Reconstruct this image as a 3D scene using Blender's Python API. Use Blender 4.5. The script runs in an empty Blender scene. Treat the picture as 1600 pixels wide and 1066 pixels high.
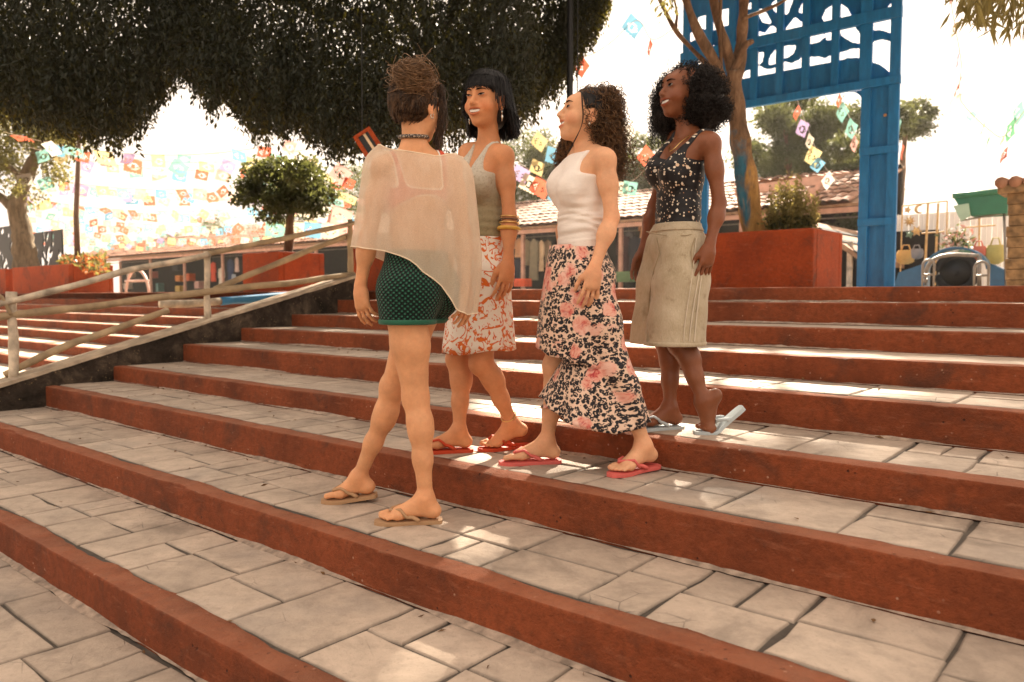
import bpy, bmesh, math, random
import numpy as np
from mathutils import Vector, Matrix, noise as mnoise

random.seed(7)
RNG = np.random.default_rng(7)
scene = bpy.context.scene
C = scene.collection

# ------------------------------------------------------------------ camera
F_PX, CXP, CYP, EYE = 1216.0, 800.0, 533.0, 1.15
PITCH = math.atan(70.0 / F_PX)
cam_d = bpy.data.cameras.new('camera')
cam = bpy.data.objects.new('camera', cam_d)
C.objects.link(cam)
cam_d.sensor_width = 36.0
cam_d.lens = F_PX / 1600.0 * 36.0
cam_d.clip_start = 0.05
cam_d.clip_end = 800
cam.location = (0, 0, EYE)
cam.rotation_euler = (math.pi / 2 - PITCH, 0, 0)
scene.camera = cam
cam_d.dof.use_dof = True
cam_d.dof.focus_distance = 3.05
cam_d.dof.aperture_fstop = 3.5

# ------------------------------------------------------------------ sky, sun, exposure
SUN_ELEV, SUN_AZ = 36.0, 14.0        # azimuth clockwise from the viewing direction
world = bpy.data.worlds.new('World')
scene.world = world
world.use_nodes = True
wn = world.node_tree
wn.nodes.clear()
sky = wn.nodes.new('ShaderNodeTexSky')
sky.sky_type = 'NISHITA'
sky.sun_disc = False
sky.sun_elevation = math.radians(SUN_ELEV)
sky.sun_rotation = math.radians(SUN_AZ)
sky.air_density = 1.0
sky.dust_density = 6.0
sky.ozone_density = 1.0
# hazy bright day: the sky's contrast is compressed and warmed evenly in every direction
hsv = wn.nodes.new('ShaderNodeHueSaturation')
hsv.inputs['Saturation'].default_value = 0.30
gam = wn.nodes.new('ShaderNodeGamma')
gam.inputs['Gamma'].default_value = 0.12
tint = wn.nodes.new('ShaderNodeMix')
tint.data_type = 'RGBA'
tint.blend_type = 'MULTIPLY'
tint.inputs[0].default_value = 1.0
tint.inputs[7].default_value = (1.16, 0.975, 0.815, 1)
bg = wn.nodes.new('ShaderNodeBackground')
bg.inputs['Strength'].default_value = 0.15
wo = wn.nodes.new('ShaderNodeOutputWorld')
wn.links.new(sky.outputs[0], hsv.inputs['Color'])
wn.links.new(hsv.outputs[0], gam.inputs['Color'])
wn.links.new(gam.outputs[0], tint.inputs[6])
wn.links.new(tint.outputs[2], bg.inputs['Color'])
wn.links.new(bg.outputs[0], wo.inputs['Surface'])

sun_d = bpy.data.lights.new('sun', 'SUN')
sun_d.energy = 3.8
sun_d.angle = math.radians(1.5)
sun_d.color = (1.0, 0.86, 0.68)
sun = bpy.data.objects.new('sun', sun_d)
C.objects.link(sun)
_e, _a = math.radians(SUN_ELEV), math.radians(SUN_AZ)
SUN_DIR = Vector((math.sin(_a) * math.cos(_e), math.cos(_a) * math.cos(_e), math.sin(_e)))   # towards the sun
sun.rotation_euler = (-SUN_DIR).to_track_quat('-Z', 'Y').to_euler()
sun.location = (0, 6, 12)

scene.view_settings.view_transform = 'Standard'
scene.view_settings.look = 'None'
scene.view_settings.gamma = 1.0
scene.view_settings.use_curve_mapping = False
scene.view_settings.exposure = 2.95

scene.cycles.use_denoising = True
scene.cycles.max_bounces = 8
scene.cycles.transparent_max_bounces = 16
scene.cycles.diffuse_bounces = 4
scene.cycles.sample_clamp_indirect = 6.0
scene.cycles.caustics_reflective = False
scene.cycles.caustics_refractive = False

# ------------------------------------------------------------------ frames of reference
SPHI = math.radians(40.2)
EN = np.array([math.sin(SPHI), math.cos(SPHI), 0.0])          # up the steps
EA = np.array([math.cos(SPHI), -math.sin(SPHI), 0.0])         # along the steps, to the right
UPV = np.array([0, 0, 1.0])
CAMP = np.array([0, 0, EYE])
_cp, _sp = math.cos(PITCH), math.sin(PITCH)

def ray(px, py):
    xc, yc = (px - CXP) / F_PX, (CYP - py) / F_PX
    return np.array([xc, _cp + yc * _sp, -_sp + yc * _cp])
def at_depth(px, py, d):
    r = ray(px, py)
    return CAMP + r * (d / r[1])
def at_z(px, py, z):
    r = ray(px, py)
    return CAMP + r * ((z - EYE) / r[2])
def at_b(px, py, b):
    r = ray(px, py)
    return CAMP + r * (b / r.dot(EN))
def at_a(px, py, a):
    r = ray(px, py)
    return CAMP + r * (a / r.dot(EA))
def S(a, b, z):
    return EA * a + EN * b + UPV * z

# ------------------------------------------------------------------ helpers
def link(o, parent=None):
    C.objects.link(o)
    if parent is not None:
        o.parent = parent
        o.matrix_parent_inverse = Matrix.Translation(-(wloc(parent)))
    return o
def wloc(o):
    v = Vector((0, 0, 0))
    v += o.location
    if o.parent is not None:
        v += wloc(o.parent) + o.matrix_parent_inverse.to_translation()
    return v
def tag(o, label=None, cat=None, group=None, kind=None):
    if label: o['label'] = label
    if cat: o['category'] = cat
    if group: o['group'] = group
    if kind: o['kind'] = kind
    return o
def empty(name, loc=(0, 0, 0), label=None, cat=None, group=None, kind=None):
    o = bpy.data.objects.new(name, None)
    o.empty_display_size = 0.1
    C.objects.link(o)
    o.location = Vector([float(x) for x in loc])
    return tag(o, label, cat, group, kind)
def npmesh(name, V, Fs, mats=None, smooth=False, midx=None, col=None):
    """V (n,3); Fs: an (m,k) int array or a list of such arrays."""
    if not (isinstance(Fs, (list, tuple)) and isinstance(Fs[0], np.ndarray) and Fs[0].ndim == 2):
        Fs = [Fs]
    Fs = [np.asarray(f, dtype=np.int32) for f in Fs if len(f)]
    me = bpy.data.meshes.new(name)
    V = np.ascontiguousarray(V, dtype=np.float32)
    me.vertices.add(len(V))
    me.vertices.foreach_set('co', V.ravel())
    tot = np.concatenate([np.full(len(f), f.shape[1], np.int32) for f in Fs])
    loops = np.concatenate([f.ravel() for f in Fs])
    start = np.concatenate([[0], np.cumsum(tot)[:-1]]).astype(np.int32)
    me.loops.add(len(loops))
    me.loops.foreach_set('vertex_index', loops)
    me.polygons.add(len(tot))
    me.polygons.foreach_set('loop_start', start)
    me.polygons.foreach_set('loop_total', tot)
    if midx is not None:
        me.polygons.foreach_set('material_index', np.asarray(midx, dtype=np.int32))
    me.polygons.foreach_set('use_smooth', np.full(len(tot), bool(smooth)))
    me.update(calc_edges=True)
    me.validate(clean_customdata=False)
    if col is not None:
        at = me.attributes.new('tint', 'FLOAT_COLOR', 'POINT')
        c4 = np.ones((len(V), 4), np.float32)
        c4[:, :3] = col
        at.data.foreach_set('color', c4.ravel())
    for m in (mats if isinstance(mats, (list, tuple)) else [mats]):
        if m is not None:
            me.materials.append(m)
    return me
def mobj(name, V, Fs, mat, parent=None, smooth=False, midx=None, col=None):
    o = bpy.data.objects.new(name, npmesh(name, V, Fs, mat, smooth, midx, col))
    return link(o, parent)

class MB:
    """collects shapes, builds ONE mesh object"""
    def __init__(self):
        self.v, self.f = [], []
        self.n = 0
    def add(self, V, F):
        V = np.asarray(V, float)
        self.v.append(V)
        self.f += [[int(i) + self.n for i in f] for f in F]
        self.n += len(V)
        return self
    def box(self, c, ax, ay, az, bev=0.0):
        """half-axes vectors ax, ay, az; bevelled with a chamfer bev (m)"""
        c, ax, ay, az = [np.asarray(q, float) for q in (c, ax, ay, az)]
        if bev <= 0:
            V = [c + sx * ax + sy * ay + sz * az for sz in (-1, 1) for sy in (-1, 1) for sx in (-1, 1)]
            F = [(0, 2, 3, 1), (4, 5, 7, 6), (0, 1, 5, 4), (2, 6, 7, 3), (0, 4, 6, 2), (1, 3, 7, 5)]
            return self.add(V, F)
        bm = bmesh.new()
        vs = [bm.verts.new(c + sx * ax + sy * ay + sz * az) for sz in (-1, 1) for sy in (-1, 1) for sx in (-1, 1)]
        for f in [(0, 2, 3, 1), (4, 5, 7, 6), (0, 1, 5, 4), (2, 6, 7, 3), (0, 4, 6, 2), (1, 3, 7, 5)]:
            bm.faces.new([vs[i] for i in f])
        bmesh.ops.bevel(bm, geom=bm.edges[:], offset=bev, segments=2, affect='EDGES', profile=0.6)
        bm.verts.index_update()
        V = [v.co[:] for v in bm.verts]
        F = [[v.index for v in f.verts] for f in bm.faces]
        bm.free()
        return self.add(V, F)
    def tube(self, pts, r, n=8, cap=True):
        pts = np.asarray(pts, float)
        r = np.full(len(pts), r) if np.isscalar(r) else np.asarray(r, float)
        T = np.gradient(pts, axis=0)
        T /= np.linalg.norm(T, axis=1)[:, None] + 1e-12
        ref = np.array([0, 0, 1.0]) if abs(T[:, 2]).mean() < 0.8 else np.array([1.0, 0.2, 0])
        U = np.cross(T, ref); U /= np.linalg.norm(U, axis=1)[:, None] + 1e-12
        W = np.cross(T, U)
        ang = np.linspace(0, 2 * np.pi, n, endpoint=False)
        V = pts[:, None] + r[:, None, None] * (np.cos(ang)[None, :, None] * U[:, None] + np.sin(ang)[None, :, None] * W[:, None])
        F = []
        for i in range(len(pts) - 1):
            for j in range(n):
                k = (j + 1) % n
                F.append((i * n + j, i * n + k, (i + 1) * n + k, (i + 1) * n + j))
        if cap:
            F.append(tuple(range(n))[::-1])
            F.append(tuple((len(pts) - 1) * n + j for j in range(n)))
        return self.add(V.reshape(-1, 3), F)
    def prism(self, poly, d):
        """poly: list of 3-D points; extruded by vector d"""
        poly = np.asarray(poly, float); d = np.asarray(d, float)
        n = len(poly)
        F = [tuple(range(n))[::-1], tuple(range(n, 2 * n))]
        F += [(i, (i + 1) % n, n + (i + 1) % n, n + i) for i in range(n)]
        return self.add(np.vstack([poly, poly + d]), F)
    def mesh(self, name, mat, smooth=False):
        me = bpy.data.meshes.new(name)
        me.from_pydata([tuple(p) for p in np.vstack(self.v)], [], self.f)
        if smooth:
            me.polygons.foreach_set('use_smooth', [True] * len(me.polygons))
        if mat is not None:
            me.materials.append(mat)
        bm = bmesh.new(); bm.from_mesh(me)
        bmesh.ops.recalc_face_normals(bm, faces=bm.faces)
        bm.to_mesh(me); bm.free()
        return me
    def build(self, name, mat, parent=None, smooth=False):
        return link(bpy.data.objects.new(name, self.mesh(name, mat, smooth)), parent)

def copy_tree(o, parent=None, delta=None):
    c = o.copy()
    C.objects.link(c)
    if parent is not None:
        c.parent = parent
    elif delta is not None:
        c.location = o.location + Vector(delta)
    for ch in o.children:
        copy_tree(ch, c)
    return c

# smooth value noise for numpy arrays (sum of sines with random phases)
_ph = np.random.default_rng(3)
_K = _ph.normal(size=(3, 24, 3)); _P = _ph.uniform(0, 6.28, size=(3, 24))
def nz(P, scale=1.0, ch=0):
    P = np.asarray(P, float) * scale
    return np.sin(P @ _K[ch].T * 2.2 + _P[ch]).sum(-1) / 4.9

# ------------------------------------------------------------------ materials
def _nt(name):
    m = bpy.data.materials.new(name)
    m.use_nodes = True
    nt = m.node_tree
    nt.nodes.clear()
    out = nt.nodes.new('ShaderNodeOutputMaterial')
    return m, nt, out
class G:
    """tiny node-graph helper"""
    def __init__(self, name):
        self.m, self.nt, self.out = _nt(name)
        self._co = None
    def node(self, t, **kw):
        n = self.nt.nodes.new(t)
        for k, v in kw.items():
            setattr(n, k, v)
        return n
    def put(self, sock, v):
        if isinstance(v, bpy.types.NodeSocket):
            self.nt.links.new(v, sock)
        elif isinstance(v, (tuple, list)) and len(v) == 3 and sock.type == 'RGBA':
            sock.default_value = (*v, 1)
        else:
            sock.default_value = v
    def coord(self, which='Object'):
        if self._co is None:
            self._co = self.node('ShaderNodeTexCoord')
        return self._co.outputs[which]
    def pos(self):
        return self.node('ShaderNodeNewGeometry').outputs['Position']
    def mapping(self, v, scale=(1, 1, 1), rot=(0, 0, 0), loc=(0, 0, 0)):
        n = self.node('ShaderNodeMapping')
        self.put(n.inputs['Vector'], v)
        n.inputs['Scale'].default_value = scale
        n.inputs['Rotation'].default_value = rot
        n.inputs['Location'].default_value = loc
        return n.outputs[0]
    def noise(self, v, scale=5, detail=3, rough=0.55, dist=0.0, out=0):
        n = self.node('ShaderNodeTexNoise')
        self.put(n.inputs['Vector'], v)
        n.inputs['Scale'].default_value = scale
        n.inputs['Detail'].default_value = detail
        n.inputs['Roughness'].default_value = rough
        n.inputs['Distortion'].default_value = dist
        return n.outputs[out]
    def voro(self, v, scale=5, feature='F1', rnd=1.0, out='Distance'):
        n = self.node('ShaderNodeTexVoronoi', feature=feature)
        self.put(n.inputs['Vector'], v)
        n.inputs['Scale'].default_value = scale
        n.inputs['Randomness'].default_value = rnd
        return n.outputs[out]
    def ramp(self, f, stops, interp='LINEAR'):
        n = self.node('ShaderNodeValToRGB')
        n.color_ramp.interpolation = interp
        e = n.color_ramp.elements
        while len(e) < len(stops):
            e.new(0.5)
        for i, (p, c) in enumerate(stops):
            e[i].position = p
            e[i].color = (*c, 1) if isinstance(c, (tuple, list)) else (c, c, c, 1)
        self.put(n.inputs[0], f)
        return n.outputs[0]
    def mix(self, f, a, b, mode='MIX'):
        n = self.node('ShaderNodeMix', data_type='RGBA', blend_type=mode)
        self.put(n.inputs[0], f); self.put(n.inputs[6], a); self.put(n.inputs[7], b)
        return n.outputs[2]
    def math(self, op, a, b=0.0, c=0.0):
        n = self.node('ShaderNodeMath', operation=op)
        self.put(n.inputs[0], a); self.put(n.inputs[1], b); self.put(n.inputs[2], c)
        return n.outputs[0]
    def sep(self, v):
        n = self.node('ShaderNodeSeparateXYZ')
        self.put(n.inputs[0], v)
        return n.outputs
    def attr(self, name, out='Color'):
        n = self.node('ShaderNodeAttribute', attribute_name=name)
        return n.outputs[out]
    def rand(self):
        return self.node('ShaderNodeObjectInfo').outputs['Random']
    def bump(self, h, strength=0.3, dist=0.01):
        n = self.node('ShaderNodeBump')
        n.inputs['Strength'].default_value = strength
        n.inputs['Distance'].default_value = dist
        self.put(n.inputs['Height'], h)
        return n.outputs[0]
    def bsdf(self, col, rough=0.7, normal=None, metal=0.0, spec=0.5, sss=0.0, sheen=0.0):
        p = self.node('ShaderNodeBsdfPrincipled')
        self.put(p.inputs['Base Color'], col)
        self.put(p.inputs['Roughness'], rough)
        p.inputs['Metallic'].default_value = metal
        p.inputs['Specular IOR Level'].default_value = spec
        if sss:
            p.inputs['Subsurface Weight'].default_value = sss
            p.inputs['Subsurface Radius'].default_value = (0.010, 0.004, 0.002)
            p.inputs['Subsurface Scale'].default_value = 1.0
        if sheen:
            p.inputs['Sheen Weight'].default_value = sheen
        if normal is not None:
            self.put(p.inputs['Normal'], normal)
        return p.outputs[0]
    def trans(self, col, normal=None):
        n = self.node('ShaderNodeBsdfTranslucent')
        self.put(n.inputs['Color'], col)
        if normal is not None:
            self.put(n.inputs['Normal'], normal)
        return n.outputs[0]
    def clear(self):
        return self.node('ShaderNodeBsdfTransparent').outputs[0]
    def mixs(self, f, a, b):
        n = self.node('ShaderNodeMixShader')
        self.put(n.inputs[0], f); self.put(n.inputs[1], a); self.put(n.inputs[2], b)
        return n.outputs[0]
    def done(self, s):
        self.nt.links.new(s, self.out.inputs['Surface'])
        return self.m

def sc_(c, k):
    return tuple(min(1.0, x * k) for x in c)
def plain(name, c, rough=0.7, var=0.18, scale=8, bump=0.15, bscale=60, metal=0.0, spec=0.4, world_space=True, rnd=0.0):
    g = G(name)
    v = g.pos() if world_space else g.coord()
    n = g.noise(v, scale, 4)
    col = g.ramp(n, [(0.3, sc_(c, 1 - var)), (0.7, sc_(c, 1 + var))])
    if rnd:
        col = g.mix(g.math('MULTIPLY', g.rand(), rnd), col, sc_(c, 0.45))
    nb = g.bump(g.noise(v, bscale, 3), bump, 0.006) if bump else None
    return g.done(g.bsdf(col, rough, nb, metal, spec))
def leafmat(name, c1, c2, ct, tfac=0.45, scale=6.0, rough=0.5):
    g = G(name)
    n = g.noise(g.pos(), scale, 2)
    n2 = g.noise(g.pos(), 45, 1)
    col = g.mix(n2, g.ramp(n, [(0.35, c1), (0.65, c2)]), sc_(c2, 0.6))
    return g.done(g.mixs(tfac, g.bsdf(col, rough, None, 0, 0.35), g.trans(ct)))
# ================================================================== SETTING
def red_paint(name, c=(0.250, 0.062, 0.022), c2=(0.125, 0.034, 0.014), chips=0.5, wear_and_light=0.75):
    g = G(name)
    v = g.pos()
    n = g.noise(v, 2.2, 5, 0.65)
    n2 = g.noise(g.mapping(v, (5, 5, 26)), 2.0, 4, 0.6)
    n3 = g.noise(v, 38, 4, 0.7)
    col = g.ramp(n, [(0.30, c2), (0.52, c), (0.72, sc_(c, 1.22))])
    col = g.mix(g.ramp(n3, [(0.42, 0.0), (0.72, 0.65)]), col, sc_(c, 0.50))
    col = g.mix(g.ramp(n2, [(0.58, 0.0), (0.74, 0.40)]), col, (0.40, 0.15, 0.08))
    st = g.noise(v, 3.6, 6, 0.7, 0.6)
    col = g.mix(g.ramp(st, [(0.52, 0.0), (0.70, 0.75)]), col, (0.085, 0.036, 0.022))
    # flaked specks showing pale cement
    vo = g.voro(v, 30)
    gate_ = g.ramp(g.noise(v, 7, 3), [(0.55, 0.0), (0.63, 1.0)])
    sp = g.math('MULTIPLY', g.ramp(vo, [(0.10, 1.0), (0.16, 0.0)]), gate_)
    col = g.mix(g.math('MULTIPLY', sp, chips), col, (0.62, 0.42, 0.30))
    vo2 = g.voro(g.mapping(v, (1, 1, 1), (0.4, 0.2, 0.9), (3, 1, 2)), 24)
    pit = g.math('MULTIPLY', g.ramp(vo2, [(0.07, 1.0), (0.13, 0.0)]), g.ramp(g.noise(v, 9, 2), [(0.5, 0.0), (0.6, 1.0)]))
    col = g.mix(g.math('MULTIPLY', pit, 0.8), col, (0.045, 0.02, 0.014))
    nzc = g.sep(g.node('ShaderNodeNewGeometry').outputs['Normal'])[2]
    top_light = g.math('MULTIPLY', g.ramp(nzc, [(0.75, 0.0), (0.92, 1.0)]), g.ramp(g.noise(v, 6, 4, 0.65), [(0.30, 0.30), (0.65, 0.75)]))  # sky light put into the colour: upward-facing paint mixed paler, in patches
    col = g.mix(g.math('MULTIPLY', top_light, wear_and_light), col, (0.40, 0.17, 0.095))
    pt = g.node('ShaderNodeNewGeometry').outputs['Pointiness']
    worn = g.math('MULTIPLY', g.ramp(pt, [(0.525, 0.0), (0.575, 1.0)]), g.ramp(g.noise(v, 13, 5, 0.75), [(0.54, 0.0), (0.64, wear_and_light)]))
    col = g.mix(worn, col, (0.42, 0.24, 0.15))
    h = g.math('SUBTRACT', g.math('ADD', g.noise(v, 120, 4, 0.7), g.math('MULTIPLY', n3, 1.2)), g.math('MULTIPLY', pit, 1.5))
    return g.done(g.bsdf(col, 0.82, g.bump(h, 0.85, 0.009), 0, 0.22))

def stone_mat(name, c=(0.47, 0.370, 0.285), dark=0.55, tinted=False):
    g = G(name)
    v = g.pos()
    n = g.noise(v, 3.0, 6, 0.68, 0.5)
    n2 = g.noise(v, 14, 5, 0.7)
    n3 = g.noise(v, 70, 3, 0.7)
    col = g.ramp(n, [(0.30, sc_(c, 0.58)), (0.46, sc_(c, 0.98)), (0.68, sc_(c, 1.25))])
    col = g.mix(g.ramp(n2, [(0.45, 0.0), (0.72, 0.5)]), col, sc_(c, dark))
    grey = g.noise(g.mapping(v, (1, 1, 1), (0, 0, 0), (7, 3, 1)), 1.7, 4, 0.6)
    col = g.mix(g.ramp(grey, [(0.52, 0.0), (0.75, 0.42)]), col, (0.28, 0.25, 0.225))
    col = g.mix(g.ramp(n3, [(0.58, 0.0), (0.72, 0.35)]), col, sc_(c, 0.5))
    col = g.mix(g.math('MULTIPLY', g.rand(), 0.18), col, sc_(c, 0.66))
    cr = g.voro(g.mapping(v, (1, 1, 1), (0.1, 0.2, 0.5)), 9, 'DISTANCE_TO_EDGE')
    crk = g.math('MULTIPLY', g.ramp(cr, [(0.0, 1.0), (0.02, 0.0)]), g.ramp(g.noise(v, 4, 3), [(0.56, 0.0), (0.66, 0.6)]))
    col = g.mix(crk, col, (0.09, 0.075, 0.065))
    if tinted:
        col = g.mix(1.0, col, g.attr('tint'), 'MULTIPLY')
    h = g.math('ADD', g.math('MULTIPLY', n2, 1.6), g.math('ADD', g.math('MULTIPLY', n3, 0.5), g.math('MULTIPLY', crk, -1.0)))
    return g.done(g.bsdf(col, 0.72, g.bump(h, 0.5, 0.008), 0, 0.35))

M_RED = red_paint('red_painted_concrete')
M_ORANGE = red_paint('orange_painted_plaster', (0.34, 0.055, 0.012), (0.22, 0.036, 0.010), 0.25, 0.0)
M_STONE = stone_mat('stamped_stone')
M_STONE_P = stone_mat('stamped_paving', tinted=True)
M_GROUT = plain('dark_joint', (0.085, 0.068, 0.053), 0.95, 0.3, 20, 0.4, 90)
M_BEAD = plain('mortar_bead', (0.33, 0.25, 0.19), 0.95, 0.45, 25, 0.5, 90)
M_EARTH = plain('plaza_ground', (0.30, 0.24, 0.19), 0.95, 0.2, 2)
M_SOIL = plain('planter_soil', (0.055, 0.038, 0.026), 1.0, 0.35, 30, 0.6, 40)

BK = [1.13, 1.68, 2.24, 2.76, 3.35, 3.91, 4.46, 5.02, 5.58]
ZK = [0.150, 0.295, 0.455, 0.575, 0.7275, 0.8525, 0.970, 1.110, 1.213]
PLAZA = ZK[-1]
A_WALL = -6.62

ground = mobj('ground', [S(-120, -60, -.03), S(120, -60, -.03), S(120, 7, -.03), S(-120, 7, -.03)], [(0, 1, 2, 3)], M_EARTH)
tag(ground, kind='structure')
plaza = mobj('plaza', [S(-150, 5.7, PLAZA - .012), S(150, 5.7, PLAZA - .012), S(150, 400, PLAZA - .012), S(-150, 400, PLAZA - .012)], [(0, 1, 2, 3)], M_EARTH)
tag(plaza, kind='structure')

def step_mesh(name, b0, bn, z0, z1, a0, a1, slab, seed, da=0.04):
    n = int((a1 - a0) / da) + 1
    A = np.linspace(a0, a1, n)
    zt = z1 if slab else z1 - 0.0045
    prof = [(b0 + .002, z0 - .03, 0), (b0 - .001, z0 + .35 * (z1 - z0), 0), (b0 + .000, z0 + .7 * (z1 - z0), 0), (b0, z1 - .018, 0), (b0 + .0003, z1 - .0075, 0), (b0 + .0018, z1 - .0030, 0),
            (b0 + .0050, z1 - .0008, 0), (b0 + .0095, z1 + .0002, 0), (b0 + .03, z1 + .001, 0), (b0 + .06, z1 + .0015, 0), (b0 + .088, z1 + .001, 1), (b0 + .092, zt, 1 if not slab else 2),
            (bn + .03, zt, 0)]
    P = np.zeros((n, len(prof), 3))
    for j, (b, z, _) in enumerate(prof):
        P[:, j] = A[:, None] * EA + b * EN + z * UPV
    # waviness of the whole block + roughness of the edge
    s = np.stack([A, np.full(n, seed * 3.1), np.zeros(n)], 1)
    wav = 0.0022 * nz(s, 0.5) + 0.0012 * nz(s, 3.0, 1)
    rg = 0.0013 * nz(s, 14.0, 2)
    chip = np.clip(nz(s + 5, 5.0, 1) - .95, 0, 1) * 0.014 + np.clip(nz(s + 9, 13.0, 2) - 1.0, 0, 1) * 0.013
    for j in range(11):
        P[:, j] += (wav + (rg if 0 < j < 9 else 0))[:, None] * EN
        if 3 <= j <= 7:
            wj = (0, 0, 0, .35, .8, 1.0, 1.0, .7)[j]
            P[:, j] += (chip * wj)[:, None] * EN - (chip * wj * .8)[:, None] * UPV
        if j >= 7:
            P[:, j, 2] += 0.0010 * nz(s + j, 6.0)
    edge = 0.010 * nz(s + 20, 4.0, 1) + 0.006 * nz(s + 3, 15.0, 2)     # ragged paint line on the tread
    for j in (10, 11):
        P[:, j] += edge[:, None] * EN
    m = len(prof)
    I = np.arange(n - 1)[:, None] * m + np.arange(m - 1)[None]
    F = np.stack([I, I + m, I + m + 1, I + 1], -1).reshape(-1, 4)
    mi = np.tile([p[2] for p in prof[:-1]], n - 1)
    V = P.reshape(-1, 3)
    # mortar bead at the foot of the riser
    w = 0.010 + 0.012 * np.clip(nz(s + 13, 3.0, 1), -0.7, 1.5) + 0.004 * nz(s + 2, 20, 2)
    w = np.clip(w, 0.001, 0.04)
    B = np.stack([A[:, None] * EA + (b0 + .004 + wav)[:, None] * EN + (z0 + .004 + w * 0.55)[:, None] * UPV,
                  A[:, None] * EA + (b0 - w * 1.1 + wav)[:, None] * EN + (z0 + 0.0035) * UPV], 1)
    J = len(V) + np.arange(n - 1)[:, None] * 2
    F2 = np.concatenate([J, J + 1, J + 3, J + 2], 1)
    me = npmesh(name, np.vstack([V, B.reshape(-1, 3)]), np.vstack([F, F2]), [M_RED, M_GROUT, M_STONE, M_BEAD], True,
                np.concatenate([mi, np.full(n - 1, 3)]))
    return me

steps = empty('stone_steps', S(-2, 1.0, 0), kind='structure')
STEP_OBJ = []
for k in range(9):
    z0 = ZK[k - 1] if k else 0.0
    bn = BK[k + 1] if k < 8 else 6.6
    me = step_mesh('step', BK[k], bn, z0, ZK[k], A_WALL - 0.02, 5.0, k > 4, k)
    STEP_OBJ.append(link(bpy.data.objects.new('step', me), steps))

def stone(poly, z, parent, rng):
    """one paving stone: jittered outline with mid-edge points, chamfered and slightly tilted"""
    poly = [np.asarray(p) for p in poly]
    pts = []
    n = len(poly)
    c = sum(poly) / n
    for i in range(n):
        p, q = poly[i], poly[(i + 1) % n]
        pts.append(p)
        L = np.linalg.norm(q - p)
        for t in ((0.33, 0.68) if L > 0.3 else (0.5,)):
            nrm = np.array([-(q - p)[1], (q - p)[0]]) / (L + 1e-9)
            pts.append(p + (q - p) * (t + rng.normal(0, .05)) + nrm * rng.normal(0, 0.0036))
    pts = np.array(pts)
    m = len(pts)
    d = pts - c
    nd = np.linalg.norm(d, axis=1, keepdims=True) + 1e-6
    inn = c + d * (1 - 0.016 / nd)
    mid = c + d * (1 - 0.007 / nd)
    tilt = rng.normal(0, 0.006, 2)
    zt = z + 0.002 + rng.normal(0, 0.0009)
    def P3(p, zz): return np.array([EA * q[0] + EN * q[1] + UPV * zz for q in p])
    top = P3(inn, zt); top[:, 2] += (d @ tilt) * 0.4
    md = P3(mid, zt); md[:, 2] += (d @ tilt) * 0.4 - rng.uniform(0, .0012, m)
    V = np.vstack([top, md, P3(pts, zt - 0.007), P3(pts, z - 0.02)])
    F = [list(range(m))]
    for i in range(m):
        j = (i + 1) % m
        for r in range(3):
            F.append([(r + 1) * m + i, (r + 1) * m + j, r * m + j, r * m + i])
    me = bpy.data.meshes.new('paving_stone')
    me.from_pydata([tuple(p) for p in V], [], F)
    at = me.attributes.new('tint', 'FLOAT_COLOR', 'POINT')
    t4 = np.ones((4 * m, 4), np.float32)
    base = rng.uniform(.86, 1.10)
    t4[:m, :3] = base
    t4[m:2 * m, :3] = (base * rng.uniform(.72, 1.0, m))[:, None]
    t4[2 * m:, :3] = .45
    at.data.foreach_set('color', t4.ravel())
    me.materials.append(M_STONE_P)
    return link(bpy.data.objects.new('paving_stone', me), parent)

def inframe(p, mg=560):
    d = np.asarray(p) - CAMP
    zc = d[1] * _cp - d[2] * _sp
    if zc < 0.15: return False
    x = CXP + F_PX * d[0] / zc
    y = CYP - F_PX * (d[1] * _sp + d[2] * _cp) / zc
    return -mg < x < 1600 + mg and y < 1066 + mg

rs = np.random.default_rng(21)
def pave(b0, b1, a0, a1, z, parent, wmin=.26, wmax=.58, skew=0.0):
    a = a0
    g = 0.0030
    while a < a1:
        w = rs.uniform(wmin, wmax)
        s0, s1 = rs.normal(skew, .006), rs.normal(skew, .006)
        L, R = a + g, a + w - g
        B0, B1 = b0 + .004, b1 - .006
        def q(aL, aR, x0, x1):
            return [(aL, x0), (aR, x0), (aR, x1), (aL, x1)]
        r = rs.random()
        cells = []
        if r < 0.22 and w < .42:
            cells = [q(L, R, B0, B1)]
        elif r < 0.75:
            m = B0 + (B1 - B0) * rs.uniform(.33, .68)
            cells = [q(L, R, B0, m - g), q(L, R, m + g, B1)]
        else:
            m = B0 + (B1 - B0) * rs.uniform(.40, .62)
            h = L + (R - L) * rs.uniform(.38, .62)
            if rs.random() < .5:
                cells = [q(L, R, B0, m - g), q(L, h - g, m + g, B1), q(h + g, R, m + g, B1)]
            else:
                cells = [q(L, h - g, B0, m - g), q(h + g, R, B0, m - g), q(L, R, m + g, B1)]
        for cq in cells:
            cq = [np.array(p) + np.array([skew * (p[1] - b0), 0]) + rs.normal(0, .0032, 2) for p in cq]
            cen = sum(cq) / 4
            if inframe(EA * cen[0] + EN * cen[1] + UPV * z):
                stone(cq, z, parent, rs)
        a += w
for k in range(5):
    pave(BK[k] + .092, BK[k + 1] - .004, A_WALL + 0.01, 3.0, ZK[k], STEP_OBJ[k], .19, .42)

low = mobj('lower_pavement', [S(-14, -6, -.005), S(9, -6, -.005), S(9, 1.16, -.005), S(-14, 1.16, -.005)], [(0, 1, 2, 3)], M_GROUT)
tag(low, kind='structure')
for bb in np.arange(1.118 - .50 * 3, 1.1, .50):
    pave(bb, bb + .50, -5.6, 1.2, 0.0, low, .26, .6)

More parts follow.
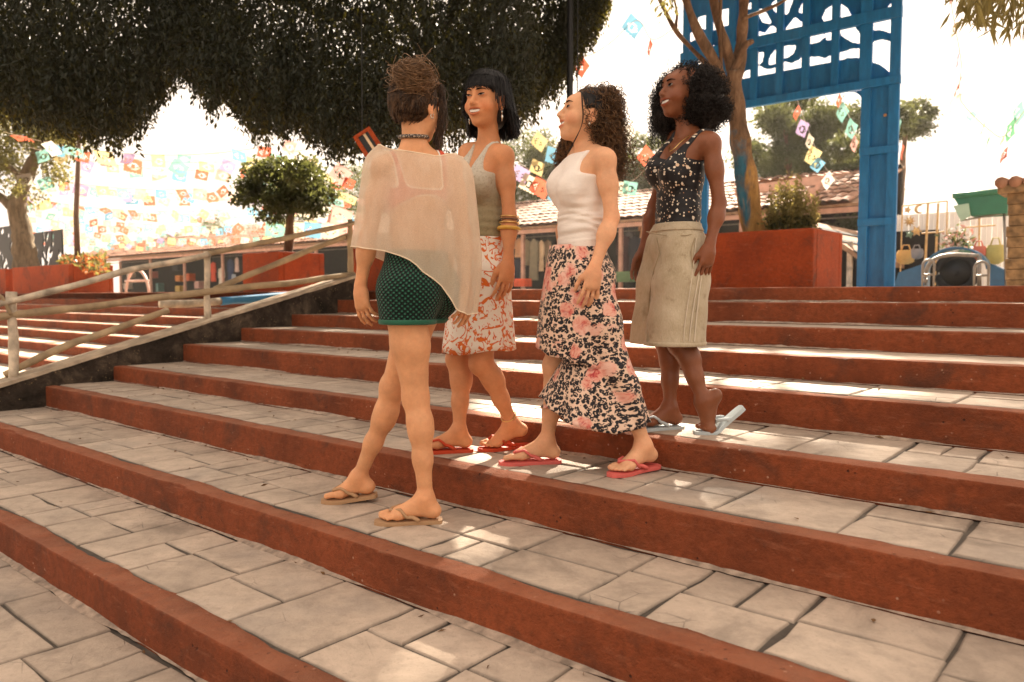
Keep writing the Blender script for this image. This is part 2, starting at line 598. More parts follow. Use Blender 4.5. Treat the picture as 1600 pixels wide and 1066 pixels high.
# the second flight, beyond the ramp wall
steps2 = empty('far_steps', S(-9, 3.4, 0), kind='structure')
b2 = [3.45, 3.95, 4.40, 4.75, 5.08, 5.42, 5.72, 6.02]
z2 = [.39, .51, .63, .75, .87, .985, 1.10, PLAZA]
for k in range(8):
    me = step_mesh('step', b2[k], b2[k + 1] if k < 7 else 6.7, z2[k - 1] if k else .27, z2[k], -40, A_WALL - .24, True, k + 20, 0.12)
    link(bpy.data.objects.new('step', me), steps2)
lb = MB().box(S(-23.4, 2.4, .12), EA * 16.5, EN * 1.1, UPV * .15).build('landing', M_STONE, steps2)

# ------------------------------------------------------------------ ramp wall beside the steps
def moss_mat():
    g = G('mossy_black_wall')
    v = g.pos()
    n = g.noise(v, 5, 6, 0.7, .4)
    col = g.ramp(n, [(0.35, (0.018, 0.014, 0.010)), (0.52, (0.05, 0.036, 0.026)), (0.72, (0.15, 0.11, 0.075))])
    vo = g.voro(v, 45)
    gt = g.ramp(g.noise(v, 11, 3), [(0.52, 0.0), (0.6, 0.8)])
    col = g.mix(g.math('MULTIPLY', g.ramp(vo, [(0.12, 1.0), (0.25, 0.0)]), gt), col, (0.30, 0.21, 0.11))
    h = g.math('ADD', g.noise(v, 30, 5, .75), g.math('MULTIPLY', n, 2))
    return g.done(g.bsdf(col, 0.95, g.bump(h, 0.9, 0.02), 0, 0.2))
M_MOSS = moss_mat()
M_COPE = plain('worn_cement_coping', (0.40, 0.31, 0.22), .9, .35, 7, .5, 50)
def wall_z(b): return .565 + (b - 2.24) * .2625
rw = empty('ramp_wall', S(A_WALL - .12, 2.2, .2), 'low sloping kerb wall blackened with moss under the handrail', 'wall')
nb_ = 60
bs = np.linspace(0.9, 5.32, nb_)
ring = []
for b in bs:
    zz = wall_z(b)
    ring.append([S(A_WALL, b, -.05), S(A_WALL, b, zz * .45), S(A_WALL, b, zz - .012), S(A_WALL - .24, b, zz - .012), S(A_WALL - .24, b, -.05)])
ring = np.array(ring)
for j, amp in ((1, .014), (2, .010)):
    ring[:, j] += (amp * nz(ring[:, j], 3.5))[:, None] * EA + (amp * .5 * nz(ring[:, j], 9, 1))[:, None] * EA
I = np.arange(nb_ - 1)[:, None] * 5 + np.arange(5)[None]
J = np.arange(nb_ - 1)[:, None] * 5 + (np.arange(5)[None] + 1) % 5
wallF = np.stack([I, J, J + 5, I + 5], -1).reshape(-1, 4)
mobj('wall', ring.reshape(-1, 3), [wallF, np.array([[0, 1, 2, 3, 4], [4 + 5 * (nb_ - 1) - i for i in range(5)]])], M_MOSS, rw, False)
cop = []
for b in np.linspace(0.9, 5.32, 80):
    zz = wall_z(b)
    e = .012 * nz(np.array([b, 1, 2]), 4) + .004 * nz(np.array([b, 5, 2]), 17)
    cop.append([S(A_WALL + .012 + e, b, zz - .014), S(A_WALL + .006 + e, b, zz + .012 + e * .4), S(A_WALL - .12, b, zz + .018), S(A_WALL - .25, b, zz + .012), S(A_WALL - .25, b, zz - .014)])
cop = np.array(cop)
nc = len(cop)
I = np.arange(nc - 1)[:, None] * 5 + np.arange(4)[None]
mobj('coping', cop.reshape(-1, 3), np.stack([I, I + 5, I + 6, I + 1], -1).reshape(-1, 4), M_COPE, rw, False)

# ------------------------------------------------------------------ handrail of peeling poles
M_POLE = plain('weathered_pole', (0.40, 0.29, 0.17), .75, .40, 6, .5, 30)
M_POST = plain('flaking_white_post', (0.52, 0.43, 0.32), .8, .5, 9, .7, 40)
M_BLUE_PIPE = plain('blue_pipe_paint', (0.05, 0.22, 0.42), .5, .15, 10, .1)
hr = empty('handrail', S(A_WALL - .12, 3.6, wall_z(3.6)), 'peeling handrail of poles and posts on the sloping wall', 'handrail')
AR = A_WALL - .12
def pole(name, pix, a, r, m, parent, wob=.006):
    pts = []
    for i in range(len(pix) - 1):
        p, q = at_a(*pix[i], a), at_a(*pix[i + 1], a)
        for t in np.linspace(0, 1, 9)[: (9 if i == len(pix) - 2 else 8)]:
            pts.append(p + (q - p) * t)
    pts = np.array(pts)
    pts += wob * np.stack([nz(pts, 1.7), nz(pts, 1.9, 1), nz(pts, 2.1, 2)], 1)
    rr = r * (1 + .08 * nz(pts, 4, 1))
    return MB().tube(pts, rr, 10).build(name, m, parent, True)
def post(px, y0, y1, r, parent, m=M_POST):
    t = at_a(px, y1, AR)
    bb = t.dot(EN)
    zb = wall_z(bb) - .03
    pts = [np.array([t[0], t[1], z]) for z in np.linspace(zb, t[2], 9)]
    pts = np.array(pts); pts += .004 * np.stack([nz(pts, 5), nz(pts, 5, 1), 0 * pts[:, 0]], 1)
    return MB().tube(pts, r * (1 + .12 * nz(pts, 8)), 10).build('post', m, parent, True)
post(17, 590, 456, .034, hr); post(323, 503, 393, .029, hr); post(547, 440, 343, .030, hr, M_POLE)
pole('top_rail', [(-60, 486), (28, 468), (190, 427), (327, 397)], AR + .03, .026, M_POST, hr)
pole('top_rail', [(325, 396), (438, 374), (556, 348)], AR + .03, .026, M_POLE, hr)
pole('middle_rail', [(-60, 503), (22, 492), (180, 474), (328, 455), (552, 430)], AR + .01, .031, M_POLE, hr)
pole('brace', [(8, 585), (120, 535), (262, 484)], AR - .05, .029, M_POLE, hr)
pole('brace', [(335, 452), (440, 408), (548, 366)], AR - .06, .028, M_POLE, hr)
pole('lower_pipe', [(250, 474), (345, 470)], AR - .45, .04, M_POST, hr)
pole('lower_pipe', [(345, 470), (470, 461)], AR - .45, .046, M_BLUE_PIPE, hr)
pole('brace', [(-40, 440), (2, 464), (18, 492)], AR + .04, .013, M_POLE, hr)

# ------------------------------------------------------------------ planters
def planter(a0, a1, b0, b1, h, label, group='orange plaster planters on the plaza'):
    z0, z1 = PLAZA - .01, PLAZA + h
    c = S((a0 + a1) / 2, (b0 + b1) / 2, z0)
    e = empty('planter', c, label, 'planter', group)
    t = .09
    for nm, aa0, aa1, bb0, bb1 in (('side', a0, a1, b0, b0 + t), ('side', a0, a1, b1 - t, b1), ('side', a0, a0 + t, b0 + t + .002, b1 - t - .002), ('side', a1 - t, a1, b0 + t + .002, b1 - t - .002)):
        MB().box(S((aa0 + aa1) / 2, (bb0 + bb1) / 2, (z0 + z1) / 2), EA * (aa1 - aa0) / 2, EN * (bb1 - bb0) / 2, UPV * (z1 - z0) / 2, .014).build(nm, M_ORANGE, e, False)
    MB().box(S((a0 + a1) / 2, (b0 + b1) / 2, z1 - .09), EA * (a1 - a0 - 2 * t - .004) / 2, EN * (b1 - b0 - 2 * t - .004) / 2, UPV * .03).build('soil', M_SOIL, e)
    return e
PL_R = planter(-4.30, -2.60, 7.5, 8.35, .585, 'orange planter holding the blue-painted tree trunk before the blue gate')
PL_A = planter(-27.0, -21.5, 6.5, 7.5, .60, 'orange planter below the thick forked trunk at the far end')
PL_B = planter(-20.7, -17.4, 6.4, 7.3, .60, 'orange planter with orange flowers and a thin lamp pole')
PL_C = planter(-10.75, -9.80, 6.4, 7.2, .58, 'orange planter with the small round-headed tree')
PL_D = planter(-8.35, -6.6, 6.5, 7.4, .74, 'tall orange planter behind the top handrail post')

# ------------------------------------------------------------------ surface nets
def surface_nets(d, ax, ay, az):
    s = d < 0
    nx, ny, nz_ = d.shape
    c = np.zeros((nx - 1, ny - 1, nz_ - 1), np.uint8)
    for i in (0, 1):
        for j in (0, 1):
            for k in (0, 1):
                c += s[i:nx - 1 + i, j:ny - 1 + j, k:nz_ - 1 + k]
    act = (c > 0) & (c < 8)
    ci, cj, ck = np.nonzero(act)
    n = len(ci)
    if n == 0:
        return np.zeros((0, 3)), np.zeros((0, 4), int)
    idx = np.full(act.shape, -1, np.int64)
    idx[ci, cj, ck] = np.arange(n)
    corn = np.array([(i, j, k) for i in (0, 1) for j in (0, 1) for k in (0, 1)])
    val = np.stack([d[ci + o[0], cj + o[1], ck + o[2]] for o in corn], 1)
    acc = np.zeros((n, 3)); cnt = np.zeros(n)
    for e0 in range(8):
        for e1 in range(e0 + 1, 8):
            if np.abs(corn[e0] - corn[e1]).sum() != 1:
                continue
            v0, v1 = val[:, e0], val[:, e1]
            m = (v0 < 0) != (v1 < 0)
            t = np.where(m, v0 / np.where(m, v0 - v1, 1), 0)
            acc += np.where(m[:, None], corn[e0] + t[:, None] * (corn[e1] - corn[e0]), 0)
            cnt += m
    loc = acc / cnt[:, None]
    V = np.empty((n, 3))
    for q, (cc, arr) in enumerate(((ci, ax), (cj, ay), (ck, az))):
        V[:, q] = arr[cc] + loc[:, q] * (arr[cc + 1] - arr[cc])
    Q = []
    # x edges
    a, b = s[:-1, 1:-1, 1:-1], s[1:, 1:-1, 1:-1]
    i, j, k = np.nonzero(a != b); fl = a[i, j, k]; j += 1; k += 1
    q = np.stack([idx[i, j - 1, k - 1], idx[i, j, k - 1], idx[i, j, k], idx[i, j - 1, k]], 1); q[~fl] = q[~fl][:, ::-1]; Q.append(q)
    a, b = s[1:-1, :-1, 1:-1], s[1:-1, 1:, 1:-1]
    i, j, k = np.nonzero(a != b); fl = a[i, j, k]; i += 1; k += 1
    q = np.stack([idx[i - 1, j, k - 1], idx[i - 1, j, k], idx[i, j, k], idx[i, j, k - 1]], 1); q[~fl] = q[~fl][:, ::-1]; Q.append(q)
    a, b = s[1:-1, 1:-1, :-1], s[1:-1, 1:-1, 1:]
    i, j, k = np.nonzero(a != b); fl = a[i, j, k]; i += 1; j += 1
    q = np.stack([idx[i - 1, j - 1, k], idx[i, j - 1, k], idx[i, j, k], idx[i - 1, j, k]], 1); q[~fl] = q[~fl][:, ::-1]; Q.append(q)
    return V, np.concatenate(Q)

# ------------------------------------------------------------------ blue gate with cut-out panels
def gate_paint():
    g = G('blue_gate_paint')
    v = g.pos()
    n = g.noise(g.mapping(v, (6, 6, 1.2)), 3, 5, .65)
    c = (0.010, 0.155, 0.39)
    col = g.ramp(n, [(.3, sc_(c, .75)), (.55, c), (.75, sc_(c, 1.25))])
    col = g.mix(g.ramp(g.noise(v, 12, 5, .7), [(.6, 0.0), (.75, .5)]), col, (0.02, 0.09, 0.19))
    return g.done(g.bsdf(col, .55, g.bump(g.noise(g.mapping(v, (8, 8, 1)), 14, 4), .25, .006), 0, .4))
M_GATE = gate_paint()
GB = 10.5
gate = empty('blue_gate', at_b(1370, 448, GB), 'tall blue wooden gate with cut-out panels and batten frame', 'gate')
def gz(px, py):
    p = at_b(px, py, GB)
    return np.array([p.dot(EA), p[2]])
Zm = 1040.0, 4.2105
def gzz(x, y):
    return gz(Zm[0] + x / Zm[1], y / Zm[1])
HOLES = [
 [(1352, 118), (1430, 128), (1503, 124), (1503, 212), (1430, 184), (1352, 182)],
 [(1352, 290), (1402, 270), (1440, 272), (1497, 292), (1490, 476), (1450, 436), (1400, 406), (1352, 395)],
 [(1140, 188), (1225, 160), (1236, 190), (1262, 222), (1294, 246), (1290, 276), (1222, 262), (1165, 224)],
 [(1132, 358), (1205, 335), (1294, 320), (1294, 366), (1205, 366), (1132, 382)],
 [(946, 384), (1000, 380), (1040, 392), (1094, 368), (1094, 394), (946, 420)],
 [(597, 488), (603, 438), (650, 462), (690, 464), (734, 444), (734, 466)],
 [(770, 452), (772, 414), (826, 424), (876, 400), (906, 370), (910, 424)],
 [(500, 506), (528, 470), (565, 464), (565, 494)],
 [(602, 352), (630, 350), (624, 400), (602, 416)],
 [(690, 372), (732, 322), (734, 382), (716, 406), (682, 414)],
 [(776, 312), (842, 304), (830, 342), (792, 370), (776, 372)],
 [(950, 238), (1008, 226), (1036, 236), (1000, 264), (950, 276)],
 [(1052, 222), (1104, 202), (1104, 248), (1064, 250)],
 [(606, 264), (606, 214), (648, 226), (690, 176), (744, 206), (740, 234)],
 [(780, 224), (802, 178), (846, 120), (880, 152), (920, 140), (930, 182)],
 [(1036, 112), (1056, 64), (1110, 32), (1110, 110), (1046, 130)],
 [(1144, 34), (1182, 58), (1204, 100), (1178, 134), (1148, 84)],
 [(1470, 42), (1504, 10), (1504, 54)],
 [(620, 62), (650, 90), (680, 142), (640, 136), (620, 100)],
 [(702, 22), (758, -20), (750, 90), (712, 52)],
 [(780, -20), (830, -20), (792, 84)],
 [(880, 72), (902, 22), (924, -14), (924, 72)],
 [(216, 116), (266, 104), (266, 182), (216, 170)],
 [(362, 70), (424, 60), (420, 150), (366, 162)],
 [(532, 32), (590, 10), (590, 44), (542, 46)],
 [(162, 220), (202, 240), (162, 262)], [(165, 330), (190, 335), (180, 360)], [(215, 395), (250, 385), (245, 415), (220, 420)],
 [(300, 300), (330, 320), (305, 350)], [(310, 150), (325, 145), (322, 185), (308, 185)],
]
def poly_sdf(U, W, poly):
    poly = np.asarray(poly)
    n = len(poly)
    d2 = np.full(U.shape, 1e9); inside = np.zeros(U.shape, bool)
    for i in range(n):
        a, b = poly[i], poly[(i + 1) % n]
        e = b - a
        wx, wy = U - a[0], W - a[1]
        t = np.clip((wx * e[0] + wy * e[1]) / (e @ e + 1e-12), 0, 1)
        d2 = np.minimum(d2, (wx - t * e[0]) ** 2 + (wy - t * e[1]) ** 2)
        cr = ((a[1] <= W) & (b[1] > W)) | ((b[1] <= W) & (a[1] > W))
        xi = a[0] + (W - a[1]) / (b[1] - a[1] + 1e-12) * e[0]
        inside ^= cr & (U < xi)
    return np.where(inside, -1, 1) * np.sqrt(d2)
gL, gR = gz(1066, 60)[0], gz(1408, 90)[0]
col_in = gz(1343, 300)[0]                      # inner edge of the right column
beam_z = gz(1342, 141)[1]                      # underside of the lintel
colw = gR - col_in
top_z = beam_z + 2.3
u = np.arange(gL, gR + .001, .019); w_ = np.arange(beam_z, top_z, .019); th = np.array([-.03, -.012, 0.0, .012, .03])
U, Wg = np.meshgrid(u, w_, indexing='ij')
dp = np.maximum(np.maximum(gL + .01 - U, U - gR + .01), np.maximum(beam_z + .02 - Wg, Wg - top_z + .03))
for hpoly in HOLES:
    pp = np.array([gzz(*q) for q in hpoly])
    dp = np.maximum(dp, -(poly_sdf(U, Wg, pp) - .018))
# repeat a few cut-outs above the picture so the panel goes on
for hpoly in HOLES[:8]:
    pp = np.array([gzz(*q) for q in hpoly]); pp[:, 1] += 1.12
    dp = np.maximum(dp, -(poly_sdf(U, Wg, pp) - .018))
D3 = np.maximum(dp[:, :, None], np.abs(th)[None, None, :] - .011)
Vg, Fg = surface_nets(D3, u, w_, th)
Vw = Vg[:, :1] * EA + Vg[:, 1:2] * UPV + (GB + .03 + Vg[:, 2:]) * EN
mobj('cut_out_panel', Vw, Fg, M_GATE, gate, False)
def gbox(nm, a0, a1, z0, z1, b0=-.035, b1=.015, bev=.005):
    return MB().box(S((a0 + a1) / 2, GB + (b0 + b1) / 2, (z0 + z1) / 2), EA * abs(a1 - a0) / 2, EN * abs(b1 - b0) / 2, UPV * abs(z1 - z0) / 2, bev).build(nm, M_GATE, gate)
zb = PLAZA - .01
for s, (c0, c1) in enumerate(((col_in, gR), (gL, gL + colw))):
    gbox('column_board', c0 + .01, c1 - .01, zb, beam_z + .02, .018, .055)
    for x0, x1 in ((c0, c0 + .115), (c1 - .125, c1)):
        gbox('batten', x0, x1, zb, beam_z - .002)
    for py in (236, 347):
        zz = gz(1370, py)[1]
        gbox('batten', c0 - .004, c1 + .004, zz - .045, zz + .045, -.05, .010)
gbox('lintel_rail', gL - .01, gR + .01, beam_z, beam_z + .10, -.055, .014)
z2_ = gzz(1000, 195)[1]
gbox('lintel_rail', gL - .006, gR + .006, z2_ - .07, z2_ + .07, -.052, .014)
gbox('lintel_rail', gL - .006, gR + .006, z2_ + 1.05, z2_ + 1.15, -.052, .014)
for x in (140, 290, 440, 588, 755, 926, 1120, 1322, 1525):
    aa = gzz(x, 300)[0]
    hw = .075 if x in (1322, 1525) else .05
    for z_a, z_b in ((beam_z + .102, z2_ - .072), (z2_ + .072, z2_ + 1.048), (z2_ + 1.152, top_z)):
        gbox('batten', max(gL, aa - hw), min(gR, aa + hw), z_a, z_b)
mk = MB()
kx = col_in
for i in range(7):
    t0, t1 = i / 7 * math.pi / 2, (i + 1) / 7 * math.pi / 2
    r_ = .16
    cxk, czk = kx - r_, beam_z - r_
    pts = [S(cxk + r_ * math.sin(t0), GB + .02, czk + r_ * math.cos(t0)), S(cxk + r_ * math.sin(t1), GB + .02, czk + r_ * math.cos(t1)), S(kx, GB + .02, beam_z)]
    mk.prism(pts, EN * .02)
mk.build('corner_bracket', M_GATE, gate)
MB().tube([at_b(1383, 180, GB + .018) , at_b(1383, 180, GB - .02)], .02, 12).build('knob', plain('brass_knob', (.45, .25, .12), .5), gate, True)
# ================================================================== VEGETATION
def leaf_cloud(P, Dv, L, Wd, rng, fold=.25, jitter=.35):
    """one folded quad per leaf. P (n,3) leaf bases, Dv (n,3) leaf axes"""
    n = len(P)
    Dv = Dv + rng.normal(0, jitter, (n, 3)); Dv /= np.linalg.norm(Dv, axis=1, keepdims=True) + 1e-9
    R = rng.normal(size=(n, 3))
    Sd = np.cross(Dv, R); Sd /= np.linalg.norm(Sd, axis=1, keepdims=True) + 1e-9
    Nn = np.cross(Sd, Dv)
    l = (L * rng.uniform(.65, 1.25, n))[:, None]; w = (Wd * rng.uniform(.7, 1.2, n))[:, None]
    V = np.stack([P, P + Dv * l * .45 + Sd * w * .5 + Nn * w * fold, P + Dv * l, P + Dv * l * .45 - Sd * w * .5 + Nn * w * fold], 1)
    I = np.arange(n)[:, None] * 4
    return V.reshape(-1, 3), np.concatenate([I, I + 1, I + 2, I + 3], 1)
def limb(mb, pts, r0, r1, n=9, wob=.05, seed=0):
    pts = np.asarray(pts, float)[:, None]
    q = bez_(pts, 10 + 4 * len(pts))
    t = np.linspace(0, 1, len(q))
    q = q + wob * np.stack([nz(q + seed, 1.6), nz(q + seed, 1.7, 1), .3 * nz(q, 1.5, 2)], 1) * np.clip(t * 4, 0, 1)[:, None]
    r = r0 + (r1 - r0) * t
    r = r * (1 + .10 * nz(q, 5.0, 1))
    mb.tube(q, r, n)
    return q
def bez_(pts, n):
    K = len(pts)
    ext = np.concatenate([[2 * pts[0] - pts[1]], pts, [2 * pts[-1] - pts[-2]]])
    out = []
    for t in np.linspace(0, K - 1 - 1e-6, n):
        i = int(t); f = t - i
        p0, p1, p2, p3 = ext[i], ext[i + 1], ext[i + 2], ext[i + 3]
        out.append(.5 * (2 * p1 + (p2 - p0) * f + (2 * p0 - 5 * p1 + 4 * p2 - p3) * f * f + (3 * p1 - p0 - 3 * p2 + p3) * f ** 3))
    return np.stack(out, 1)[0]

def bark(name, c, scale=14):
    g = G(name)
    v = g.pos()
    n = g.noise(g.mapping(v, (scale, scale, scale * .25)), 1.0, 5, .7, .6)
    col = g.ramp(n, [(.3, sc_(c, .45)), (.55, c), (.75, sc_(c, 1.5))])
    return g.done(g.bsdf(col, .95, g.bump(n, .9, .03), 0, .2))
M_BARK = bark('bark_brown', (.15, .095, .06))
M_BARKD = bark('bark_dark', (.06, .04, .028))
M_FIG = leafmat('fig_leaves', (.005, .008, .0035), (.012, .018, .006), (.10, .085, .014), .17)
M_LITL = leafmat('sunlit_leaves', (.035, .05, .013), (.07, .08, .022), (.26, .22, .06), .4)
M_TREE = leafmat('tree_leaves', (.020, .036, .013), (.042, .060, .020), (.14, .15, .04), .33, 2.0)
M_PALE = leafmat('pale_leaves', (.12, .11, .035), (.20, .17, .06), (.36, .29, .09), .4, 3.0)

# ------------------------------------------------------------------ the great weeping fig
rv = np.random.default_rng(17)
fig_base = S(-7.3, 6.95, PLAZA + .62)
fig = empty('weeping_fig_tree', fig_base, 'huge dark weeping fig overhanging the steps', 'tree')
mb = MB()
tb = fig_base
top = tb + np.array([.10, .30, 2.3])
limb(mb, [tb - UPV * .35, tb + np.array([.03, .05, .9]), tb + np.array([-.02, .15, 1.6]), top], .24, .17, 14, .03)
tips = []
for dx, dy, dz in ((-3.6, .6, 1.2), (-2.0, 2.6, 1.9), (2.6, 2.0, 2.2), (2.2, -.6, 2.3), (-1.0, -1.2, 2.6), (.6, 3.2, 2.5), (4.2, .8, 2.4), (-5.4, 1.2, 1.6)):
    e = top + np.array([dx, dy, dz])
    limb(mb, [top - UPV * .15, top + np.array([dx * .3, dy * .3, dz * .55]), top + np.array([dx * .7, dy * .7, dz * .9]), e], .10, .025, 8, .10, dx)
mb.build('trunk', M_BARKD, fig, True)
# hanging sprays that make the dark fringe of the picture
cont_x = [-260, -100, 0, 50, 100, 140, 185, 215, 240, 262, 285, 305, 330, 362, 392, 420, 455, 490, 530, 560, 600, 650, 700, 745, 790, 820, 845, 868, 885, 905, 925, 945, 960, 980]
cont_y = [180, 190, 176, 200, 214, 220, 226, 212, 172, 140, 128, 150, 172, 166, 205, 216, 196, 226, 246, 240, 232, 226, 222, 214, 206, 192, 172, 150, 122, 96, 62, 40, -20, -80]
NT = 10500
px = rv.uniform(-260, 968, NT)
dep = rv.uniform(6.4, 10.6, NT)
dep = np.where(px > 835, 8.2 + (dep - 6.4) * .6, dep)
bot = np.interp(px, cont_x, cont_y) - np.abs(rv.normal(0, 30, NT)) + rv.normal(0, 6, NT) + 9 * nz(np.stack([px / 22, dep * .6, 0 * px], 1))
lowm = rv.random(NT) < .42
yend = np.where(lowm, bot, rv.uniform(-190, 1, NT) * .9 + 0 * bot)
yend = np.where(lowm, yend, np.minimum(bot, rv.uniform(-200, np.maximum(bot, -150), NT)))
twl = rv.uniform(.30, .85, NT)
gapn = nz(np.stack([px / 38, yend / 38, dep * .15], 1), 1.0, 1)
keep_ = ~((gapn > 1.15) & (yend > 90))
px, dep, yend, twl = px[keep_], dep[keep_], yend[keep_], twl[keep_]; NT = len(px)
ends = np.array([at_depth(a, b, d) for a, b, d in zip(px, yend, dep)])
sway = rv.normal(0, .10, (NT, 2))
nl = 20
tt = np.linspace(0, 1, nl)
Pb = ends[:, None, :] + np.zeros((NT, nl, 3))
Pb[..., 2] += (1 - tt)[None] * twl[:, None]
Pb[..., 0] += sway[:, :1] * ((1 - tt) ** 2)[None]; Pb[..., 1] += sway[:, 1:] * ((1 - tt) ** 2)[None]
tw_paths = Pb[::5, ::4]
Pl = Pb.reshape(-1, 3) + rv.normal(0, .018, (NT * nl, 3))
Dl = np.tile(np.array([0, 0, -1.0]), (len(Pl), 1)) + rv.normal(0, .55, (len(Pl), 3))
V, Fq = leaf_cloud(Pl, Dl, .066, .027, rv)
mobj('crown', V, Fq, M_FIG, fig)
# deeper, shadowed sprays behind
N3 = 15000
x3 = rv.uniform(-260, 950, N3); d3_ = rv.uniform(9.2, 11.5, N3)
y3 = np.interp(x3, cont_x, cont_y) - 26 - np.abs(rv.normal(0, 110, N3))
P3_ = np.array([at_depth(a, b, d) for a, b, d in zip(x3, y3, d3_)])
V, Fq = leaf_cloud(P3_, np.tile(np.array([0, 0, -1.0]), (N3, 1)), .12, .062, rv, jitter=.6)
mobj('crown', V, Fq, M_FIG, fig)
# loose sunlit tips trailing below the dark mass
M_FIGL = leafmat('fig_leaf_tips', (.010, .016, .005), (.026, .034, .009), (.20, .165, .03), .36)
N2 = 620
p2x = rv.uniform(-60, 960, N2); d2_ = rv.uniform(6.6, 9.5, N2); d2_ = np.where(p2x > 835, 8.4, d2_)
y2 = np.interp(p2x, cont_x, cont_y) + rv.uniform(-45, 20, N2) + 9 * nz(np.stack([p2x / 22, d2_ * .6, 0 * p2x], 1))
e2 = np.array([at_depth(a, b, d) for a, b, d in zip(p2x, y2, d2_)])
n2 = 12
t2 = np.linspace(0, 1, n2)
B2 = e2[:, None, :] + np.zeros((N2, n2, 3)); B2[..., 2] += (1 - t2)[None] * rv.uniform(.18, .45, (N2, 1)); B2[..., 0] += rv.normal(0, .06, (N2, 1)) * ((1 - t2) ** 2)[None]
Pt = B2.reshape(-1, 3) + rv.normal(0, .014, (N2 * n2, 3))
V, Fq = leaf_cloud(Pt, np.tile(np.array([0, 0, -1.0]), (len(Pt), 1)) + rv.normal(0, .5, (len(Pt), 3)), .064, .026, rv)
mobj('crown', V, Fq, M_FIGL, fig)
# the higher part of the same crown, above the picture, which shades the steps
NS = 52000
cl = []
for i in range(480):
    y_ = rv.uniform(5.6, 12.6); x_ = rv.uniform(-8.5, 4.8)
    lim_ = np.interp(y_, [5.6, 9.4, 10.2, 11.2, 12.6], [4.8, 4.2, 3.2, 1.0, -1.0])
    if x_ > lim_ or (x_ < -2.6 and rv.random() < .45): continue
    z_ = max(4.6, 1.35 + .43 * y_) + rv.uniform(.2, 1.8)
    cl.append((x_, y_, z_, rv.uniform(.35, .70)))
cl = np.array(cl)
ci = rv.integers(0, len(cl), NS)
dv = rv.normal(size=(NS, 3)); dv /= np.linalg.norm(dv, axis=1, keepdims=True)
Ps = cl[ci, :3] + dv * (cl[ci, 3:4] * rv.uniform(.3, 1.0, (NS, 1)) ** .5) * np.array([1.15, 1.15, .7])
NU = 16000
Pu = np.stack([rv.uniform(-1.5, 4.6, NU), rv.uniform(7.0, 10.1, NU), rv.uniform(5.3, 6.5, NU)], 1)
Pu = Pu[Pu[:, 2] > 1.3 + .42 * Pu[:, 1]]
Ps = np.vstack([Ps, Pu]); NS = len(Ps)
V, Fq = leaf_cloud(Ps, np.tile(np.array([0, 0, -1.0]), (NS, 1)), .115, .06, rv, jitter=.7)
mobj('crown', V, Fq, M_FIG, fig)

def tree(name, base, trunk_pts, r0, r1, clumps, nleaf, L, Wd, mleaf, mbark, label, group=None, branches=(), seed=1, jitter=.8):
    rg_ = np.random.default_rng(seed)
    e = empty(name, base, label, 'tree', group)
    m_ = MB()
    q = limb(m_, trunk_pts, r0, r1, 12, .03, seed)
    for b in branches:
        limb(m_, b[0], b[1], b[2], 7, .04, seed + 3)
    m_.build('trunk', mbark, e, True)
    c_ = np.array(clumps)
    w_t = c_[:, 3] ** 2; w_t /= w_t.sum()
    k_ = rg_.choice(len(c_), nleaf, p=w_t)
    d_ = rg_.normal(size=(nleaf, 3)); d_ /= np.linalg.norm(d_, axis=1, keepdims=True)
    Pq = c_[k_, :3] + d_ * c_[k_, 3:4] * (rg_.uniform(.15, 1.0, (nleaf, 1)) ** .5 * (1 + .25 * rg_.normal(size=(nleaf, 1)))) * np.array([1, 1, .75])
    V, Fq = leaf_cloud(Pq, d_ * .6 + np.array([0, 0, -.5]), L, Wd, rg_, jitter=jitter)
    mobj('crown', V, Fq, mleaf, e)
    return e
def clumps_px(rects, rg_, dspread):
    """(px, py, depth, radius px, count) -> clump spheres"""
    out = []
    for x, y, d, r, n in rects:
        for _ in range(n):
            p = at_depth(x + rg_.normal(0, r * .55), y + rg_.normal(0, r * .42), d + rg_.normal(0, dspread))
            out.append((*p, rg_.uniform(.50, .95) * r / F_PX * d))
    return out

rc_g = np.random.default_rng(23)
# small round-headed tree in the planter
tb = S(-10.2, 6.8, PLAZA + .45); d0 = tb[1]
t1 = at_depth(455, 285, d0)
tree('round_headed_tree', tb, [tb, at_depth(451, 350, d0), t1, at_depth(457, 262, d0)], .075, .03,
     clumps_px([(395, 292, d0, 24, 6), (430, 280, d0, 30, 8), (470, 285, d0, 30, 8), (498, 300, d0, 20, 5), (430, 312, d0, 26, 6), (480, 318, d0, 22, 5), (380, 305, d0, 16, 3), (445, 262, d0, 20, 3)], rc_g, .25),
     8000, .085, .042, M_TREE, M_BARK, 'small round-headed tree with thin reddish trunk in orange planter', None,
     [([at_depth(452, 330, d0), at_depth(440, 312, d0), at_depth(425, 300, d0)], .03, .012), ([at_depth(455, 310, d0), at_depth(470, 300, d0), at_depth(482, 292, d0)], .022, .01)], 3)
# thick forked trunk at the far end
tb = S(-22.3, 7.0, PLAZA + .45); d0 = tb[1]
tree('forked_tree', tb, [at_depth(42, 425, d0), at_depth(36, 370, d0), at_depth(28, 325, d0), at_depth(40, 280, d0), at_depth(60, 235, d0)], .30, .13,
     clumps_px([(10, 190, d0, 50, 10), (60, 210, d0, 45, 10), (0, 260, d0, 36, 7), (75, 265, d0, 24, 4), (30, 300, d0, 26, 4), (-60, 230, d0, 60, 10), (100, 180, d0, 40, 6)], rc_g, .8),
     15000, .12, .055, M_LITL, bark('bark_lichen', (.17, .13, .085)), 'thick forked trunk with sunlit yellow-green leaves in far planter', None,
     [([at_depth(27, 330, d0), at_depth(-5, 305, d0), at_depth(-60, 270, d0)], .14, .05), ([at_depth(38, 285, d0), at_depth(20, 262, d0), at_depth(-20, 250, d0)], .10, .03)], 4)
